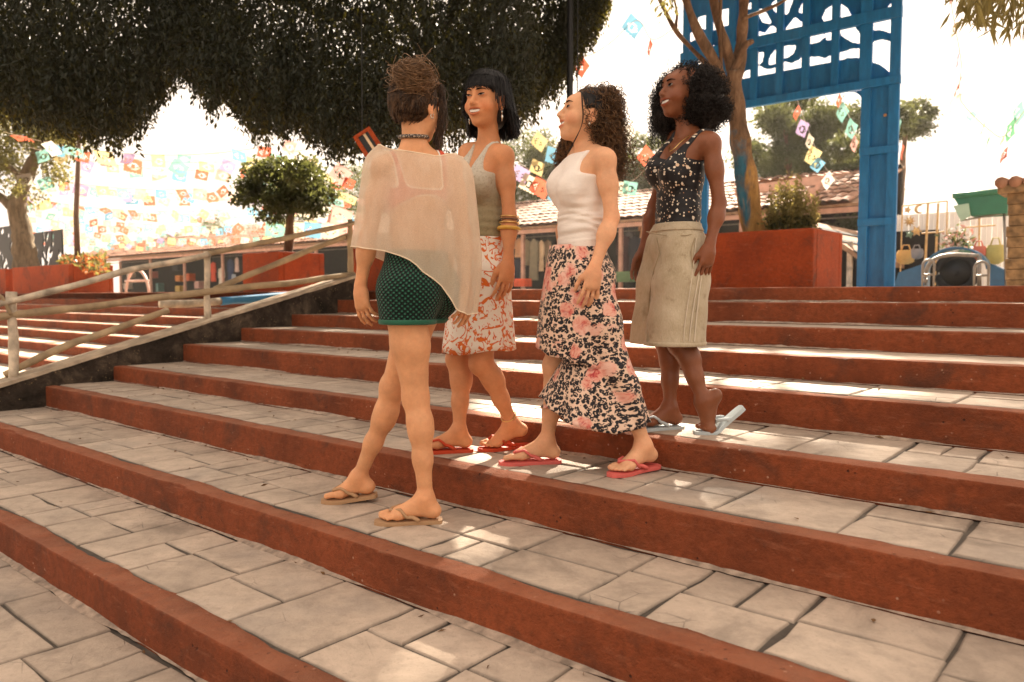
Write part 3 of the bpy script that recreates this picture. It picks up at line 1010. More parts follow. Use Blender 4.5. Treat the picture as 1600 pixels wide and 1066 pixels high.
# background trees beyond the market
BG = [
 (560, 330, 46, [(560, 300, 46, 40, 8), (520, 330, 46, 34, 7), (600, 320, 46, 40, 8), (480, 345, 46, 26, 5)], 'olive green tree behind the small round-headed tree', 7000, M_TREE),
 (320, 380, 60, [(330, 360, 60, 26, 6), (380, 368, 60, 24, 6), (280, 372, 60, 20, 4), (430, 366, 60, 22, 5)], 'low dark hedge-like tree beyond the far stall roof', 5000, M_TREE),
 (835, 350, 34, [(830, 250, 34, 40, 9), (860, 290, 34, 40, 9), (800, 300, 34, 36, 7), (850, 225, 34, 24, 4)], 'bushy green tree between two of the women', 9000, M_TREE),
 (985, 320, 30, [(985, 245, 30, 34, 7), (1010, 275, 30, 32, 7), (975, 295, 30, 30, 6), (1020, 225, 30, 22, 3)], 'leafy green tree above the tiled roof', 8000, M_TREE),
 (1240, 420, 26, [(1225, 190, 26, 30, 6), (1260, 215, 26, 34, 6), (1300, 185, 26, 40, 8), (1220, 265, 26, 34, 7), (1275, 260, 26, 30, 5), (1195, 250, 26, 26, 5), (1240, 170, 26, 24, 3)], 'open-crowned tree seen through the gate opening', 15000, M_TREE),
 (1325, 430, 24, [(1320, 300, 24, 34, 8), (1335, 345, 24, 34, 8), (1310, 385, 24, 30, 6), (1340, 250, 24, 30, 5), (1300, 340, 24, 26, 5)], 'dark leafy tree behind the right post of the gate', 13000, M_TREE),
 (1374, 440, 27, [(1415, 180, 27, 26, 5), (1435, 165, 27, 20, 3), (1405, 205, 27, 20, 3), (1400, 290, 27, 14, 2)], 'feathery tree top showing right of the gate post', 3500, M_TREE),
 (1180, 330, 33, [(1185, 300, 33, 22, 4), (1170, 240, 33, 20, 4)], 'small tree crown between trunk and afro', 2500, M_TREE),
]
for i, (x, y, d, rects, lab, nlf, m_) in enumerate(BG):
    b_ = at_depth(x, 455, d); b_[2] = PLAZA - .02
    topp = at_depth(rects[0][0], rects[0][1] + 10, d)
    tree('background_tree', b_, [b_, (b_ + topp) / 2 + np.array([.2, 0, 0]), topp], .22, .06, clumps_px(rects, rc_g, 1.2), int(nlf * 1.7), .15, .075, m_, M_BARK, lab, 'trees beyond the market', (), 40 + i)
# painted multi-stemmed tree in the planter by the gate
def painted_bark():
    g = G('painted_bark')
    v = g.pos()
    x, y, z = g.sep(v)
    n = g.noise(g.mapping(v, (14, 14, 4)), 1, 5, .7, .5)
    base = g.ramp(n, [(.3, (.06, .035, .02)), (.55, (.17, .10, .058)), (.75, (.28, .18, .11))])
    blue = g.ramp(n, [(.3, (.012, .05, .085)), (.55, (.03, .13, .20)), (.75, (.14, .20, .22))])
    m1 = g.ramp(g.math('ADD', g.math('MULTIPLY', g.math('SUBTRACT', 2.75, z), .5), g.math('SUBTRACT', g.noise(v, 5, 4, .7), .42)), [(.0, 0.0), (.25, 1.0)])
    side = g.ramp(g.math('ADD', g.noise(g.mapping(v, (6, 6, 1.2)), 1.2, 3), g.math('MULTIPLY', g.math('SUBTRACT', x, float(PTX)), 1.6)), [(.60, 0.0), (.72, 1.0)])
    yel = g.ramp(n, [(.3, (.20, .10, .03)), (.7, (.48, .27, .09))])
    col = g.mix(m1, base, g.mix(side, blue, yel))
    return g.done(g.bsdf(col, .9, g.bump(n, .9, .02), 0, .25))
tb = S(-3.62, 7.95, PLAZA + .48); d0 = tb[1]; PTX = tb[0]
e = empty('painted_tree', tb, 'tree with blue and yellow painted trunk in the planter before the gate', 'tree')
mb = MB()
limb(mb, [at_depth(1178, 372, d0), at_depth(1172, 330, d0), at_depth(1164, 270, d0), at_depth(1154, 215, d0), at_depth(1147, 160, d0), at_depth(1146, 112, d0)], .130, .080, 16, .012)
mb.tube([at_depth(1164, 330, d0) , at_depth(1186, 352, d0 - .02), at_depth(1192, 372, d0 - .05)], [.06, .09, .12], 10)
for pts, r0, r1 in (([(1147, 150), (1152, 95), (1158, 40), (1160, -40), (1166, -120)], .07, .05), ([(1146, 120), (1128, 60), (1114, 10), (1100, -60)], .06, .04), ([(1145, 160), (1118, 100), (1092, 50), (1066, -20), (1050, -80)], .06, .035),
                    ([(1112, 110), (1088, 82), (1056, 45), (1030, 0), (1010, -40)], .028, .018), ([(1147, 110), (1160, 75), (1172, 66)], .04, .03), ([(1160, 30), (1195, 15), (1225, 0), (1260, -30)], .025, .012), ([(1056, 45), (1058, 20), (1048, -20)], .016, .01), ([(1128, 118), (1124, 60), (1122, -20)], .02, .018)):
    limb(mb, [at_depth(x, y, d0 + .1 * math.sin(x)) for x, y in pts], r0, r1, 9, .02, x if False else 2)
mb.build('trunk', painted_bark(), e, True)
rg_ = np.random.default_rng(8)
Pq = np.array([at_depth(x, y, d0 + z_) for x, y, z_ in zip(rg_.uniform(980, 1300, 2600), rg_.uniform(-330, -120, 2600), rg_.normal(0, .8, 2600))])
V, Fq = leaf_cloud(Pq, np.tile(np.array([0, 0, -1.0]), (len(Pq), 1)), .10, .03, rg_, jitter=.8)
mobj('crown', V, Fq, M_LITL, e)
Pq = np.array([at_depth(x, y, d0 - .2) for x, y in zip(rg_.normal(1045, 10, 40), rg_.normal(8, 14, 40))])
V, Fq = leaf_cloud(Pq, np.tile(np.array([0, 0, -1.0]), (len(Pq), 1)), .09, .03, rg_, jitter=.6)
mobj('leaf_spray', V, Fq, M_LITL, e)['kind'] = 'stuff'
# pale shrub growing from the same planter
d1 = S(-2.95, 8.0, 0)[1]
shr = empty('planter_shrub', S(-3.0, 8.0, PLAZA + .48), 'pale yellow-green shrub growing from the planter by the gate', 'shrub')
Pq = []
for _ in range(110):
    x0 = rg_.uniform(1200, 1272); hgt = rg_.uniform(35, 98) * (1 - abs(x0 - 1235) / 90)
    p0, p1 = at_depth(x0, 362, d1), at_depth(x0 + rg_.normal(0, 9), 362 - hgt, d1 + rg_.normal(0, .12))
    for t in np.linspace(.1, 1, 26): Pq.append(p0 + (p1 - p0) * t + rg_.normal(0, .012, 3))
Pq = np.array(Pq)
V, Fq = leaf_cloud(Pq, np.tile(np.array([0, 0, .5]), (len(Pq), 1)), .055, .022, rg_, jitter=.9)
mobj('foliage', V, Fq, M_PALE, shr)
sel = Pq[rg_.random(len(Pq)) < .5]; sel = sel[sel[:, 2] < PLAZA + .72]
V, Fq = leaf_cloud(sel + rg_.normal(0, .02, sel.shape), np.tile(np.array([0, 0, .5]), (len(sel), 1)), .05, .025, rg_, jitter=.9)
mobj('foliage', V, Fq, M_TREE, shr)
# branch reaching in at the top right, its tree standing outside the picture
d2 = 5.2
br = empty('willow_leaved_tree', at_depth(1900, 460, 7.0), 'long-leaved branch reaching in at the top right corner', 'tree')
mb = MB()
bb = at_depth(1900, 452, 7.0); bb[2] = PLAZA - .02
limb(mb, [bb, bb + np.array([0, 0, 1.5]), bb + np.array([-.1, -.2, 3.0])], .13, .08, 10)
limb(mb, [bb + np.array([-.1, -.2, 2.9]), at_depth(1760, -40, 6.0), at_depth(1620, -38, d2), at_depth(1530, -14, d2)], .06, .012, 8)
mb.build('trunk', M_BARK, br, True)
Pq = []; 
for _ in range(60):
    x0 = rg_.uniform(1505, 1640)
    p0 = at_depth(x0, rg_.uniform(-70, 12), d2 + rg_.normal(0, .25))
    for t in range(9): Pq.append(p0 + rg_.normal(0, .05, 3) - UPV * .012 * t)
Pq = np.array(Pq)
V, Fq = leaf_cloud(Pq, np.tile(np.array([-.1, 0, -1.0]), (len(Pq), 1)), .150, .028, rg_, jitter=.45)
mobj('crown', V, Fq, M_PALE, br)
# ================================================================== PEOPLE
def V3(*a): return np.array(a, float)
def unit(v):
    v = np.asarray(v, float)
    return v / (np.linalg.norm(v) + 1e-12)
def smin(a, b, k):
    h = np.clip(0.5 + 0.5 * (b - a) / k, 0, 1)
    return b + (a - b) * h - k * h * (1 - h)
def smax(a, b, k):
    return -smin(-a, -b, k)

class Cone:
    def __init__(s, a, b, ra, rb, k=.02, sq=None, sf=1.0):
        s.a, s.b, s.ra, s.rb, s.k = np.asarray(a, float), np.asarray(b, float), ra, rb, k
        s.sq, s.sf = (unit(sq) if sq is not None else None), sf
        m = max(ra, rb) / min(1.0, sf) + k + .03
        s.lo, s.hi = np.minimum(s.a, s.b) - m, np.maximum(s.a, s.b) + m
    def d(s, X, Y, Z):
        ab = s.b - s.a
        L2 = ab @ ab + 1e-12
        x, y, z = X - s.a[0], Y - s.a[1], Z - s.a[2]
        h = np.clip((x * ab[0] + y * ab[1] + z * ab[2]) / L2, 0, 1)
        x = x - h * ab[0]; y = y - h * ab[1]; z = z - h * ab[2]
        q = x * x + y * y + z * z
        if s.sq is not None:
            w = x * s.sq[0] + y * s.sq[1] + z * s.sq[2]
            q = q + (s.sf ** 2 - 1) * w * w
            return (np.sqrt(np.maximum(q, 0)) - (s.ra + (s.rb - s.ra) * h)) / max(1.0, s.sf)
        return np.sqrt(q) - (s.ra + (s.rb - s.ra) * h)
class Ell:
    def __init__(s, c, r, M=None, k=.02):
        s.c, s.r, s.k = np.asarray(c, float), np.asarray(r, float), k
        s.M = np.eye(3) if M is None else np.asarray(M, float)      # rows: local axes
        m = s.r.max() + k + .03
        s.lo, s.hi = s.c - m, s.c + m
    def d(s, X, Y, Z):
        x, y, z = X - s.c[0], Y - s.c[1], Z - s.c[2]
        q = [(s.M[i, 0] * x + s.M[i, 1] * y + s.M[i, 2] * z) for i in range(3)]
        k0 = np.sqrt(sum((q[i] / s.r[i]) ** 2 for i in range(3)))
        k1 = np.sqrt(sum((q[i] / s.r[i] ** 2) ** 2 for i in range(3))) + 1e-9
        return k0 * (k0 - 1) / k1

def sub(p, op='sub'):
    p.op = op
    return p

def eval_sdf(groups, ax, ay, az, kg=.012):
    """groups: list of (primitives); each group blended inside, groups blended with kg"""
    tot = None
    for g in groups:
        D = np.full((len(ax), len(ay), len(az)), 0.25, np.float64)
        for p in g:
            i0, i1 = np.searchsorted(ax, p.lo[0]), np.searchsorted(ax, p.hi[0])
            j0, j1 = np.searchsorted(ay, p.lo[1]), np.searchsorted(ay, p.hi[1])
            k0, k1 = np.searchsorted(az, p.lo[2]), np.searchsorted(az, p.hi[2])
            if i1 <= i0 or j1 <= j0 or k1 <= k0:
                continue
            q = p.d(ax[i0:i1, None, None], ay[None, j0:j1, None], az[None, None, k0:k1])
            s = D[i0:i1, j0:j1, k0:k1]
            op = getattr(p, 'op', 'add')
            D[i0:i1, j0:j1, k0:k1] = smin(s, q, p.k) if op == 'add' else smax(s, -q, p.k)
        tot = D if tot is None else smin(tot, D, kg)
    return tot

def grid(lo, hi, h):
    return [np.arange(lo[i], hi[i] + h, h) for i in range(3)]

def mesh_sdf(groups, lo, hi, h, cut=None, kg=.012, extra=None):
    ax, ay, az = grid(lo, hi, h)
    D = eval_sdf(groups, ax, ay, az, kg)
    if extra is not None:
        D = extra(D, ax[:, None, None], ay[None, :, None], az[None, None, :])
    V, Fq = surface_nets(D, ax, ay, az)
    if cut and len(Fq):
        c = V[Fq].mean(1)
        keep = np.ones(len(Fq), bool)
        for l, u_ in cut:
            keep &= ~(((c > l) & (c < u_)).all(1))
        Fq = Fq[keep]
    return V, Fq
def relax(V, F, it=2, lam=.5):
    """a little Laplacian smoothing to take the grid out of a surface-nets mesh"""
    E = np.concatenate([F[:, [0, 1]], F[:, [1, 2]], F[:, [2, 3]], F[:, [3, 0]]])
    for _ in range(it):
        acc = np.zeros_like(V); n = np.zeros(len(V))
        np.add.at(acc, E[:, 0], V[E[:, 1]]); np.add.at(acc, E[:, 1], V[E[:, 0]])
        np.add.at(n, E[:, 0], 1); np.add.at(n, E[:, 1], 1)
        m = n > 0
        V = V.copy()
        V[m] += lam * (acc[m] / n[m, None] - V[m])
    return V
def bounds(prims, pad=.01):
    return np.min([p.lo for p in prims], 0) + .03 - pad, np.max([p.hi for p in prims], 0) - .03 + pad

class Frame:
    def __init__(s, o, f, up, sc=1.0):
        f = unit(f); s.r = unit(np.cross(f, up)); s.u = np.cross(s.r, f); s.f = f; s.o = np.asarray(o, float); s.sc = sc
        s.M = np.array([s.r, s.f, s.u])
    def p(s, x, y, z): return s.o + s.sc * (s.r * x + s.f * y + s.u * z)
    def inv(s, P): return ((np.asarray(P) - s.o) @ s.M.T) / s.sc

def head_prims(H, smile=1.0):
    k = H.sc
    E = lambda c, r, kk=.02: Ell(H.p(*c), np.array(r) * k, H.M, kk * k)
    Cn = lambda a, b, ra, rb, kk=.01: Cone(H.p(*a), H.p(*b), ra * k, rb * k, kk * k)
    P = [E((0, -.012, .036), (.074, .092, .082)),
         E((0, .030, -.012), (.060, .064, .078), .03),
         E((0, .040, -.058), (.041, .044, .040), .03),
         E((0, .066, -.094), (.019, .017, .015), .028),
         E((.036, .052, -.026), (.026, .030, .026), .02), E((-.036, .052, -.026), (.026, .030, .026), .02),
         E((0, .070, .040), (.045, .022, .024), .03)]
    P += [sub(E((.031, .104, .014), (.021, .019, .0125), .013)), sub(E((-.031, .104, .014), (.021, .019, .0125), .013))]
    P += [E((.031, .078, .0135), (.0155, .0125, .0115), .006), E((-.031, .078, .0135), (.0155, .0125, .0115), .006)]     # lids
    P += [Cn((0, .090, .016), (0, .111, -.022), .0065, .0105, .012), E((.0105, .100, -.0255), (.008, .010, .007), .007), E((-.0105, .100, -.0255), (.008, .010, .007), .007)]
    P += [E((0, .082, -.050), (.028, .018, .022), .02)]
    if smile > 0:
        P += [sub(E((0, .101, -.0545), (.0220, .0165, .0078), .004))]
        for sg in (1, -1):
            P += [sub(E((sg * .0175, .0955, -.0520), (.0115, .0135, .0062), .004)), sub(E((sg * .0275, .086, -.0482), (.0055, .009, .0036), .004))]
            P += [Cn((sg * .0295, .0862, -.0492), (sg * .0185, .0930, -.0630), .0022, .0034, .003), Cn((sg * .0185, .0930, -.0630), (0, .0972, -.0680), .0034, .0050, .003), Cn((sg * .0298, .0868, -.0455), (0, .0995, -.0428), .0020, .0034, .003)]
            P += [E((sg * .041, .058, -.030), (.019, .021, .018), .018)]
    else:
        P += [E((0, .097, -.060), (.019, .008, .006), .006), E((0, .098, -.050), (.020, .007, .0045), .006)]
    for s in (1, -1):
        P += [E((s * .074, -.010, .000), (.0075, .018, .031), .008), E((s * .073, -.004, -.026), (.007, .010, .012), .008),
              sub(E((s * .081, -.006, .006), (.005, .009, .016), .006))]
    return P

def hand_prims(wrist, tip_dir, palm_n, side, sc=1.0, curl=.5, spread=.12, thumb=.6, curls=None):
    """side=+1: thumb towards +(tip_dir x palm_n)"""
    f = unit(tip_dir); n = unit(np.asarray(palm_n, float) - f * np.dot(f, palm_n)); t = np.cross(f, n) * side
    w = np.asarray(wrist, float)
    P = [Cone(w, w + f * .035 * sc, .022 * sc, .026 * sc, .02, n, 1.55),
         Cone(w + f * .035 * sc + t * .010 * sc, w + f * .075 * sc + t * .022 * sc, .017 * sc, .0145 * sc, .02, n, 1.2),
         Cone(w + f * .035 * sc - t * .010 * sc, w + f * .070 * sc - t * .022 * sc, .017 * sc, .013 * sc, .02, n, 1.2),
         Cone(w + f * .030 * sc, w + f * .076 * sc, .020 * sc, .016 * sc, .02, n, 1.3)]
    lens = [(.042, .027, .021), (.047, .030, .022), (.043, .028, .021), (.034, .021, .018)]
    for i in range(4):
        off = (.0285 - .019 * i)
        a = w + f * (.076 - .004 * abs(i - 1.2)) * sc + t * off * sc
        dirv = unit(f + t * spread * (1.3 - i) * .9)
        ang = 0.0
        c = (curls[i] if curls else curl) * (0.85 + .12 * i)
        r = (.0088, .0092, .0088, .0078)[i] * sc
        for s_, L in enumerate(lens[i]):
            ang += c * (.55, .75, .5)[s_]
            b = a + (dirv * math.cos(ang) + n * math.sin(ang)) * L * sc
            P.append(Cone(a, b, r * (1 - .10 * s_), r * (.90 - .10 * s_), .0045))
            a = b
    # thumb leaves the side of the palm near its base
    a = w + f * .022 * sc + t * .018 * sc + n * .006 * sc
    b = a + unit(f * .75 + t * thumb + n * .35) * .042 * sc
    c_ = b + unit(f * 1.0 + t * thumb * .35 + n * .35) * .030 * sc
    d_ = c_ + unit(f * 1.0 + n * .45) * .024 * sc
    P += [Cone(a, b, .0155 * sc, .0105 * sc, .012), Cone(b, c_, .0103 * sc, .0092 * sc, .005), Cone(c_, d_, .0092 * sc, .0075 * sc, .004)]
    return P

def foot_prims(ankle, heel, ball, toe, lat, inner, sc=1.0):
    """heel/ball/toe: points on the SOLE; lat: lateral unit vector; inner=+1 if the big toe lies towards +lat"""
    up1 = unit(np.cross(unit(ball - heel), lat)); up1 = up1 if up1[2] > 0 else -up1
    up2 = unit(np.cross(unit(toe - ball), lat)); up2 = up2 if up2[2] > 0 else -up2
    hl = heel + up1 * .029 * sc + unit(ball - heel) * .026 * sc
    bl = ball + up1 * .020 * sc
    P = [Cone(ankle, hl, .031 * sc, .029 * sc, .02), Cone(hl, bl, .026 * sc, .019 * sc, .02, up1, 1.25),
         Cone(ankle + unit(ball - heel) * .012 * sc - UPV * .012 * sc, bl + up1 * .006 * sc, .031 * sc, .020 * sc, .03),
         Cone(bl - lat * .023 * sc, bl + lat * .023 * sc, .0195 * sc, .0195 * sc, .018, up1, 1.15),
         Ell(ankle + lat * .024 * sc, (.011 * sc,) * 3, None, .012), Ell(ankle - lat * .024 * sc, (.011 * sc,) * 3, None, .012)]
    fw = unit(toe - ball); L = np.linalg.norm(toe - ball)
    for i in range(5):
        o = (.027 - .0135 * i) * inner * sc
        ln = L * (1.0, .98, .88, .76, .62)[i]
        r = (.0125, .0088, .0083, .0080, .0078)[i] * sc
        a = ball + lat * o * .95 + up2 * (r + .004) + fw * .004
        m = ball + lat * o * 1.02 + up2 * (r + .006 * sc) + fw * ln * .55
        b = ball + lat * o * 1.02 + up2 * (r + .001) + fw * (ln - r)
        P += [Cone(a, m, r * 1.1, r, .007), Cone(m, b, r, r * .95, .004)]
    return P

def skin_mat(name, c, c2, rough=.58):
    g = G(name)
    v = g.pos()
    col = g.ramp(g.noise(v, 12, 5, .7), [(.3, sc_(c, .82)), (.7, sc_(c, 1.12))])
    col = g.mix(g.ramp(g.noise(v, 55, 3), [(.48, 0.0), (.75, .30)]), col, c2)
    col = g.mix(1.0, col, g.attr('tint'), 'MULTIPLY')
    return g.done(g.bsdf(col, rough, g.bump(g.noise(v, 420, 2), .22, .002), 0, .30, .10))

class Woman:
    def __init__(s, J, H, scale, name_label, skin, bust=1.0, hipw=1.0, smile=1.0, thick=1.0, armthick=1.0):
        s.J, s.sc = J, scale
        k = scale; t = thick * k
        up = unit(J['chest'] - J['pelvis'])
        rs_ = unit(J['R_sh'] - J['L_sh']); fc = unit(np.cross(up, rs_))
        rh = unit(J['R_hip'] - J['L_hip']); fp = unit(np.cross(up, rh))
        s.fc, s.rc, s.up, s.fp, s.rh = fc, rs_, up, fp, rh
        Mc = np.array([rs_, fc, np.cross(rs_, fc)]); Mp = np.array([rh, fp, np.cross(rh, fp)])
        Cc, Pp = J['chest'], J['pelvis']
        mid = (Cc + Pp) / 2
        rm = unit(rs_ + rh)
        fm = unit(fc + fp)
        neckb = J['neck']
        torso = [Ell(Cc, (.128 * t, .090 * t, .150 * k), Mc, .03),
                 Cone(J['L_sh'] + rs_ * .030 * k, J['R_sh'] - rs_ * .030 * k, .046 * t, .046 * t, .035, fc, 1.1),
                 Cone(neckb, J['L_sh'] + rs_ * .035 * k, .040 * t, .034 * t, .03), Cone(neckb, J['R_sh'] - rs_ * .035 * k, .040 * t, .034 * t, .03),
                 Cone(Cc - up * .06 * k, mid - up * .01 * k, .082 * t, .078 * t, .04, rm, .80),
                 Cone(mid, Pp, .078 * t, .100 * t, .05, rm, .74),
                 Ell(Pp - up * .02 * k, (.150 * t * hipw, .100 * t, .095 * k), Mp, .04)]
        for q in (1, -1):
            torso += [Ell(Pp + rh * q * .068 * k * hipw - fp * .050 * k - up * .045 * k, (.080 * t, .075 * t, .082 * k), Mp, .03)]
            if bust > 0:
                torso += [Ell(Cc + rs_ * q * .066 * k + fc * (.070 + .012 * bust) * k - up * .022 * k, (.058 * k, .050 * k * bust, .058 * k), Mc, .03)]
                torso += [Cone(Cc + rs_ * q * .066 * k + fc * .085 * k - up * .01 * k, J['L_sh' if q < 0 else 'R_sh'] - rs_ * q * .04 * k + fc * .02 * k, .04 * k, .03 * k, .04)]
        hb = H.p(0, -.025, -.055)
        neck = [Cone(neckb - up * .02 * k, hb, .040 * k, .038 * k, .03), Cone(neckb + fc * .01 * k, H.p(0, .005, -.065), .034 * k, .032 * k, .03)]
        s.torso = torso
        legs = []
        for q in 'LR':
            hp, kn, an = J[q + '_hip'], J[q + '_kn'], J[q + '_an']
            L = unit(kn - hp); S_ = unit(an - kn)
            back = -fp - S_ * np.dot(-fp, S_); back = unit(back)
            bend = unit((hp + an) / 2 - kn) if np.linalg.norm((hp + an) / 2 - kn) > .012 else back
            back = unit(back * .6 + bend * .4)
            legs.append([Cone(hp, hp + (kn - hp) * .5, .088 * t, .074 * t, .03), Cone(hp + (kn - hp) * .5, kn, .074 * t, .049 * t, .03),
                         Cone(kn, kn + (an - kn) * .33 + back * .012 * k, .047 * t, .048 * t, .03),
                         Cone(kn + (an - kn) * .25 + back * .014 * k, kn + (an - kn) * .62 + back * .006 * k, .048 * t, .035 * t, .03),
                         Cone(kn + (an - kn) * .6 + back * .004 * k, an, .037 * t, .028 * t, .03),
                         Ell(kn - back * .018 * k, (.034 * k, .034 * k, .042 * k), None, .03)])
        s.legs = legs
        arms = []
        at_ = armthick * k
        for q in 'LR':
            sh, el, wr = J[q + '_sh'], J[q + '_el'], J[q + '_wr']
            arms.append([Ell(sh, (.040 * at_,) * 3, None, .03), Cone(sh, sh + (el - sh) * .45, .041 * at_, .037 * at_, .03), Cone(sh + (el - sh) * .4, el, .037 * at_, .030 * at_, .03),
                         Cone(el, el + (wr - el) * .35, .031 * at_, .0325 * at_, .02), Cone(el + (wr - el) * .3, wr, .033 * at_, .0205 * at_, .03)])
        s.arms = arms
        s.feet = J['feet']; s.hands = J['hands']
        headp = head_prims(H, smile)
        s.groups = [torso + neck + headp, legs[0] + s.feet[0], legs[1] + s.feet[1], arms[0] + s.hands[0], arms[1] + s.hands[1]]
        s.H = H
        s.skin = skin
        s.headp = headp
        base = (s.J['feet_c'][0], s.J['feet_c'][1], s.J['feet_c'][2])
        s.root = empty('person', base, name_label, 'person', 'women walking down the steps')

    def build_body(s, armk=.02):
        fine = []
        for prims, h in ((s.headp, .0036), (s.hands[0], .0036), (s.hands[1], .0036), (s.feet[0], .0040), (s.feet[1], .0040)):
            lo, hi = bounds(prims, .012)
            fine.append((lo, hi, h))
        allp = [p for g in s.groups for p in g]
        lo, hi = bounds(allp, .02)
        Vs, Fs, n = [], [], 0
        V, Fq = mesh_sdf(s.groups, lo, hi, .0072, [(l + .010, u_ - .010) for l, u_, _ in fine], armk)
        V = relax(V, Fq, 2)
        Vs.append(V); Fs.append(Fq); n += len(V)
        for l, u_, h in fine:
            V, Fq = mesh_sdf(s.groups, l, u_, h, None, armk)
            if len(Fq):
                V = relax(V, Fq, 1, .4)
                Vs.append(V); Fs.append(Fq + n); n += len(V)
        V = np.vstack(Vs); Fq = np.vstack(Fs)
        col = np.ones((len(V), 3))
        q = s.H.inv(V)
        def blob(c, r, tint_, pw=1.0):
            dd = np.sqrt((((q - np.array(c)) / np.array(r)) ** 2).sum(1))
            w = np.clip(1.3 - dd, 0, 1)[:, None] ** pw
            col[:] = col * (1 - w) + col * np.array(tint_) * w
        if getattr(s, 'lips', None) is None: s.lips = (.72, .38, .36)
        blob((0, .100, -.0675), (.019, .014, .0075), s.lips); blob((0, .102, -.0430), (.022, .014, .0045), s.lips)
        for sg in (1, -1): blob((sg * .019, .093, -.0620), (.009, .010, .006), s.lips); blob((sg * .018, .094, -.0442), (.011, .010, .0040), s.lips)
        for sg in (1, -1):
            blob((sg * .040, .066, -.030), (.028, .03, .024), (1.05, .80, .74))
            blob((sg * .031, .088, .013), (.020, .02, .012), (.80, .70, .68))
            blob((sg * .078, -.005, .0), (.012, .02, .03), (1.0, .82, .76))
        for key in ('L_kn', 'R_kn', 'L_el', 'R_el', 'L_an', 'R_an', 'L_wr', 'R_wr'):
            w = np.clip(1.2 - np.linalg.norm(V - s.J[key], axis=1) / (.055 if 'wr' not in key else .09), 0, 1)[:, None] * .6
            col[:] = col * (1 - w) + col * np.array((1.0, .86, .80)) * w
        mo = (np.abs(q[:, 0]) < .0285) & (np.abs(q[:, 2] + .0545 - 6.0 * q[:, 0] ** 2) < .0075) & (q[:, 1] < .0955 - 10 * q[:, 0] ** 2) & (q[:, 1] > .06)
        col[mo] *= np.array((.25, .10, .09))
        s.body = mobj('body', V, Fq, s.skin, s.root, True, None, col)
        return s.body

    def cloth(s, name, prims, off, region, mat, h=.0055, parent=None, groups=None, kg=.012, smooth=2):
        """clothing: offset of the given primitives, cut by region(X,Y,Z) (<0 inside)"""
        gr = groups or [prims]
        allp = [p for g in gr for p in g]
        lo, hi = bounds(allp, .03)
        def ex(D, X, Y, Z):
            o = off(X, Y, Z) if callable(off) else off
            return smax(D - o, region(X, Y, Z), .004)
        V, Fq = mesh_sdf(gr, lo, hi, h, None, kg, ex)
        V = relax(V, Fq, smooth, .5)
        return mobj(name, V, Fq, mat, parent or s.root, True)

def plane(p, n):
    p = np.asarray(p, float); n = unit(n)
    return lambda X, Y, Z: (X - p[0]) * n[0] + (Y - p[1]) * n[1] + (Z - p[2]) * n[2]

def tubes(paths, r, sides=3):
    """paths (N,P,3) -> verts, quads for thin strands; r scalar or (N,P)"""
    paths = np.asarray(paths, float)
    N, P, _ = paths.shape
    T = np.gradient(paths, axis=1)
    T /= np.linalg.norm(T, axis=2, keepdims=True) + 1e-9
    ref = np.where(np.abs(T[..., 2:3]) > .85, np.array([1.0, 0, 0]), np.array([0, 0, 1.0]))
    U = np.cross(T, ref); U /= np.linalg.norm(U, axis=2, keepdims=True) + 1e-9
    W = np.cross(T, U)
    rr = np.broadcast_to(np.asarray(r, float), (N, P)) if np.ndim(r) else np.full((N, P), r)
    ang = np.linspace(0, 2 * np.pi, sides, endpoint=False)
    V = paths[:, :, None] + rr[:, :, None, None] * (np.cos(ang)[:, None] * U[:, :, None] + np.sin(ang)[:, None] * W[:, :, None])
    base = (np.arange(N)[:, None, None] * P + np.arange(P - 1)[None, :, None]) * sides
    j = np.arange(sides)[None, None]; j2 = (j + 1) % sides
    Fq = np.stack([base + j, base + j2, base + sides + j2, base + sides + j], -1).reshape(-1, 4)
    return V.reshape(-1, 3), Fq

def hair_mat(name, c, c2, rough=.42, spec=.35):
    g = G(name)
    v = g.coord('Object')
    n = g.noise(g.mapping(v, (60, 60, 18)), 1.5, 3, .6)
    return g.done(g.bsdf(g.ramp(n, [(.35, c), (.7, c2)]), rough, g.bump(g.noise(v, 160, 2), .35, .003), 0, spec))

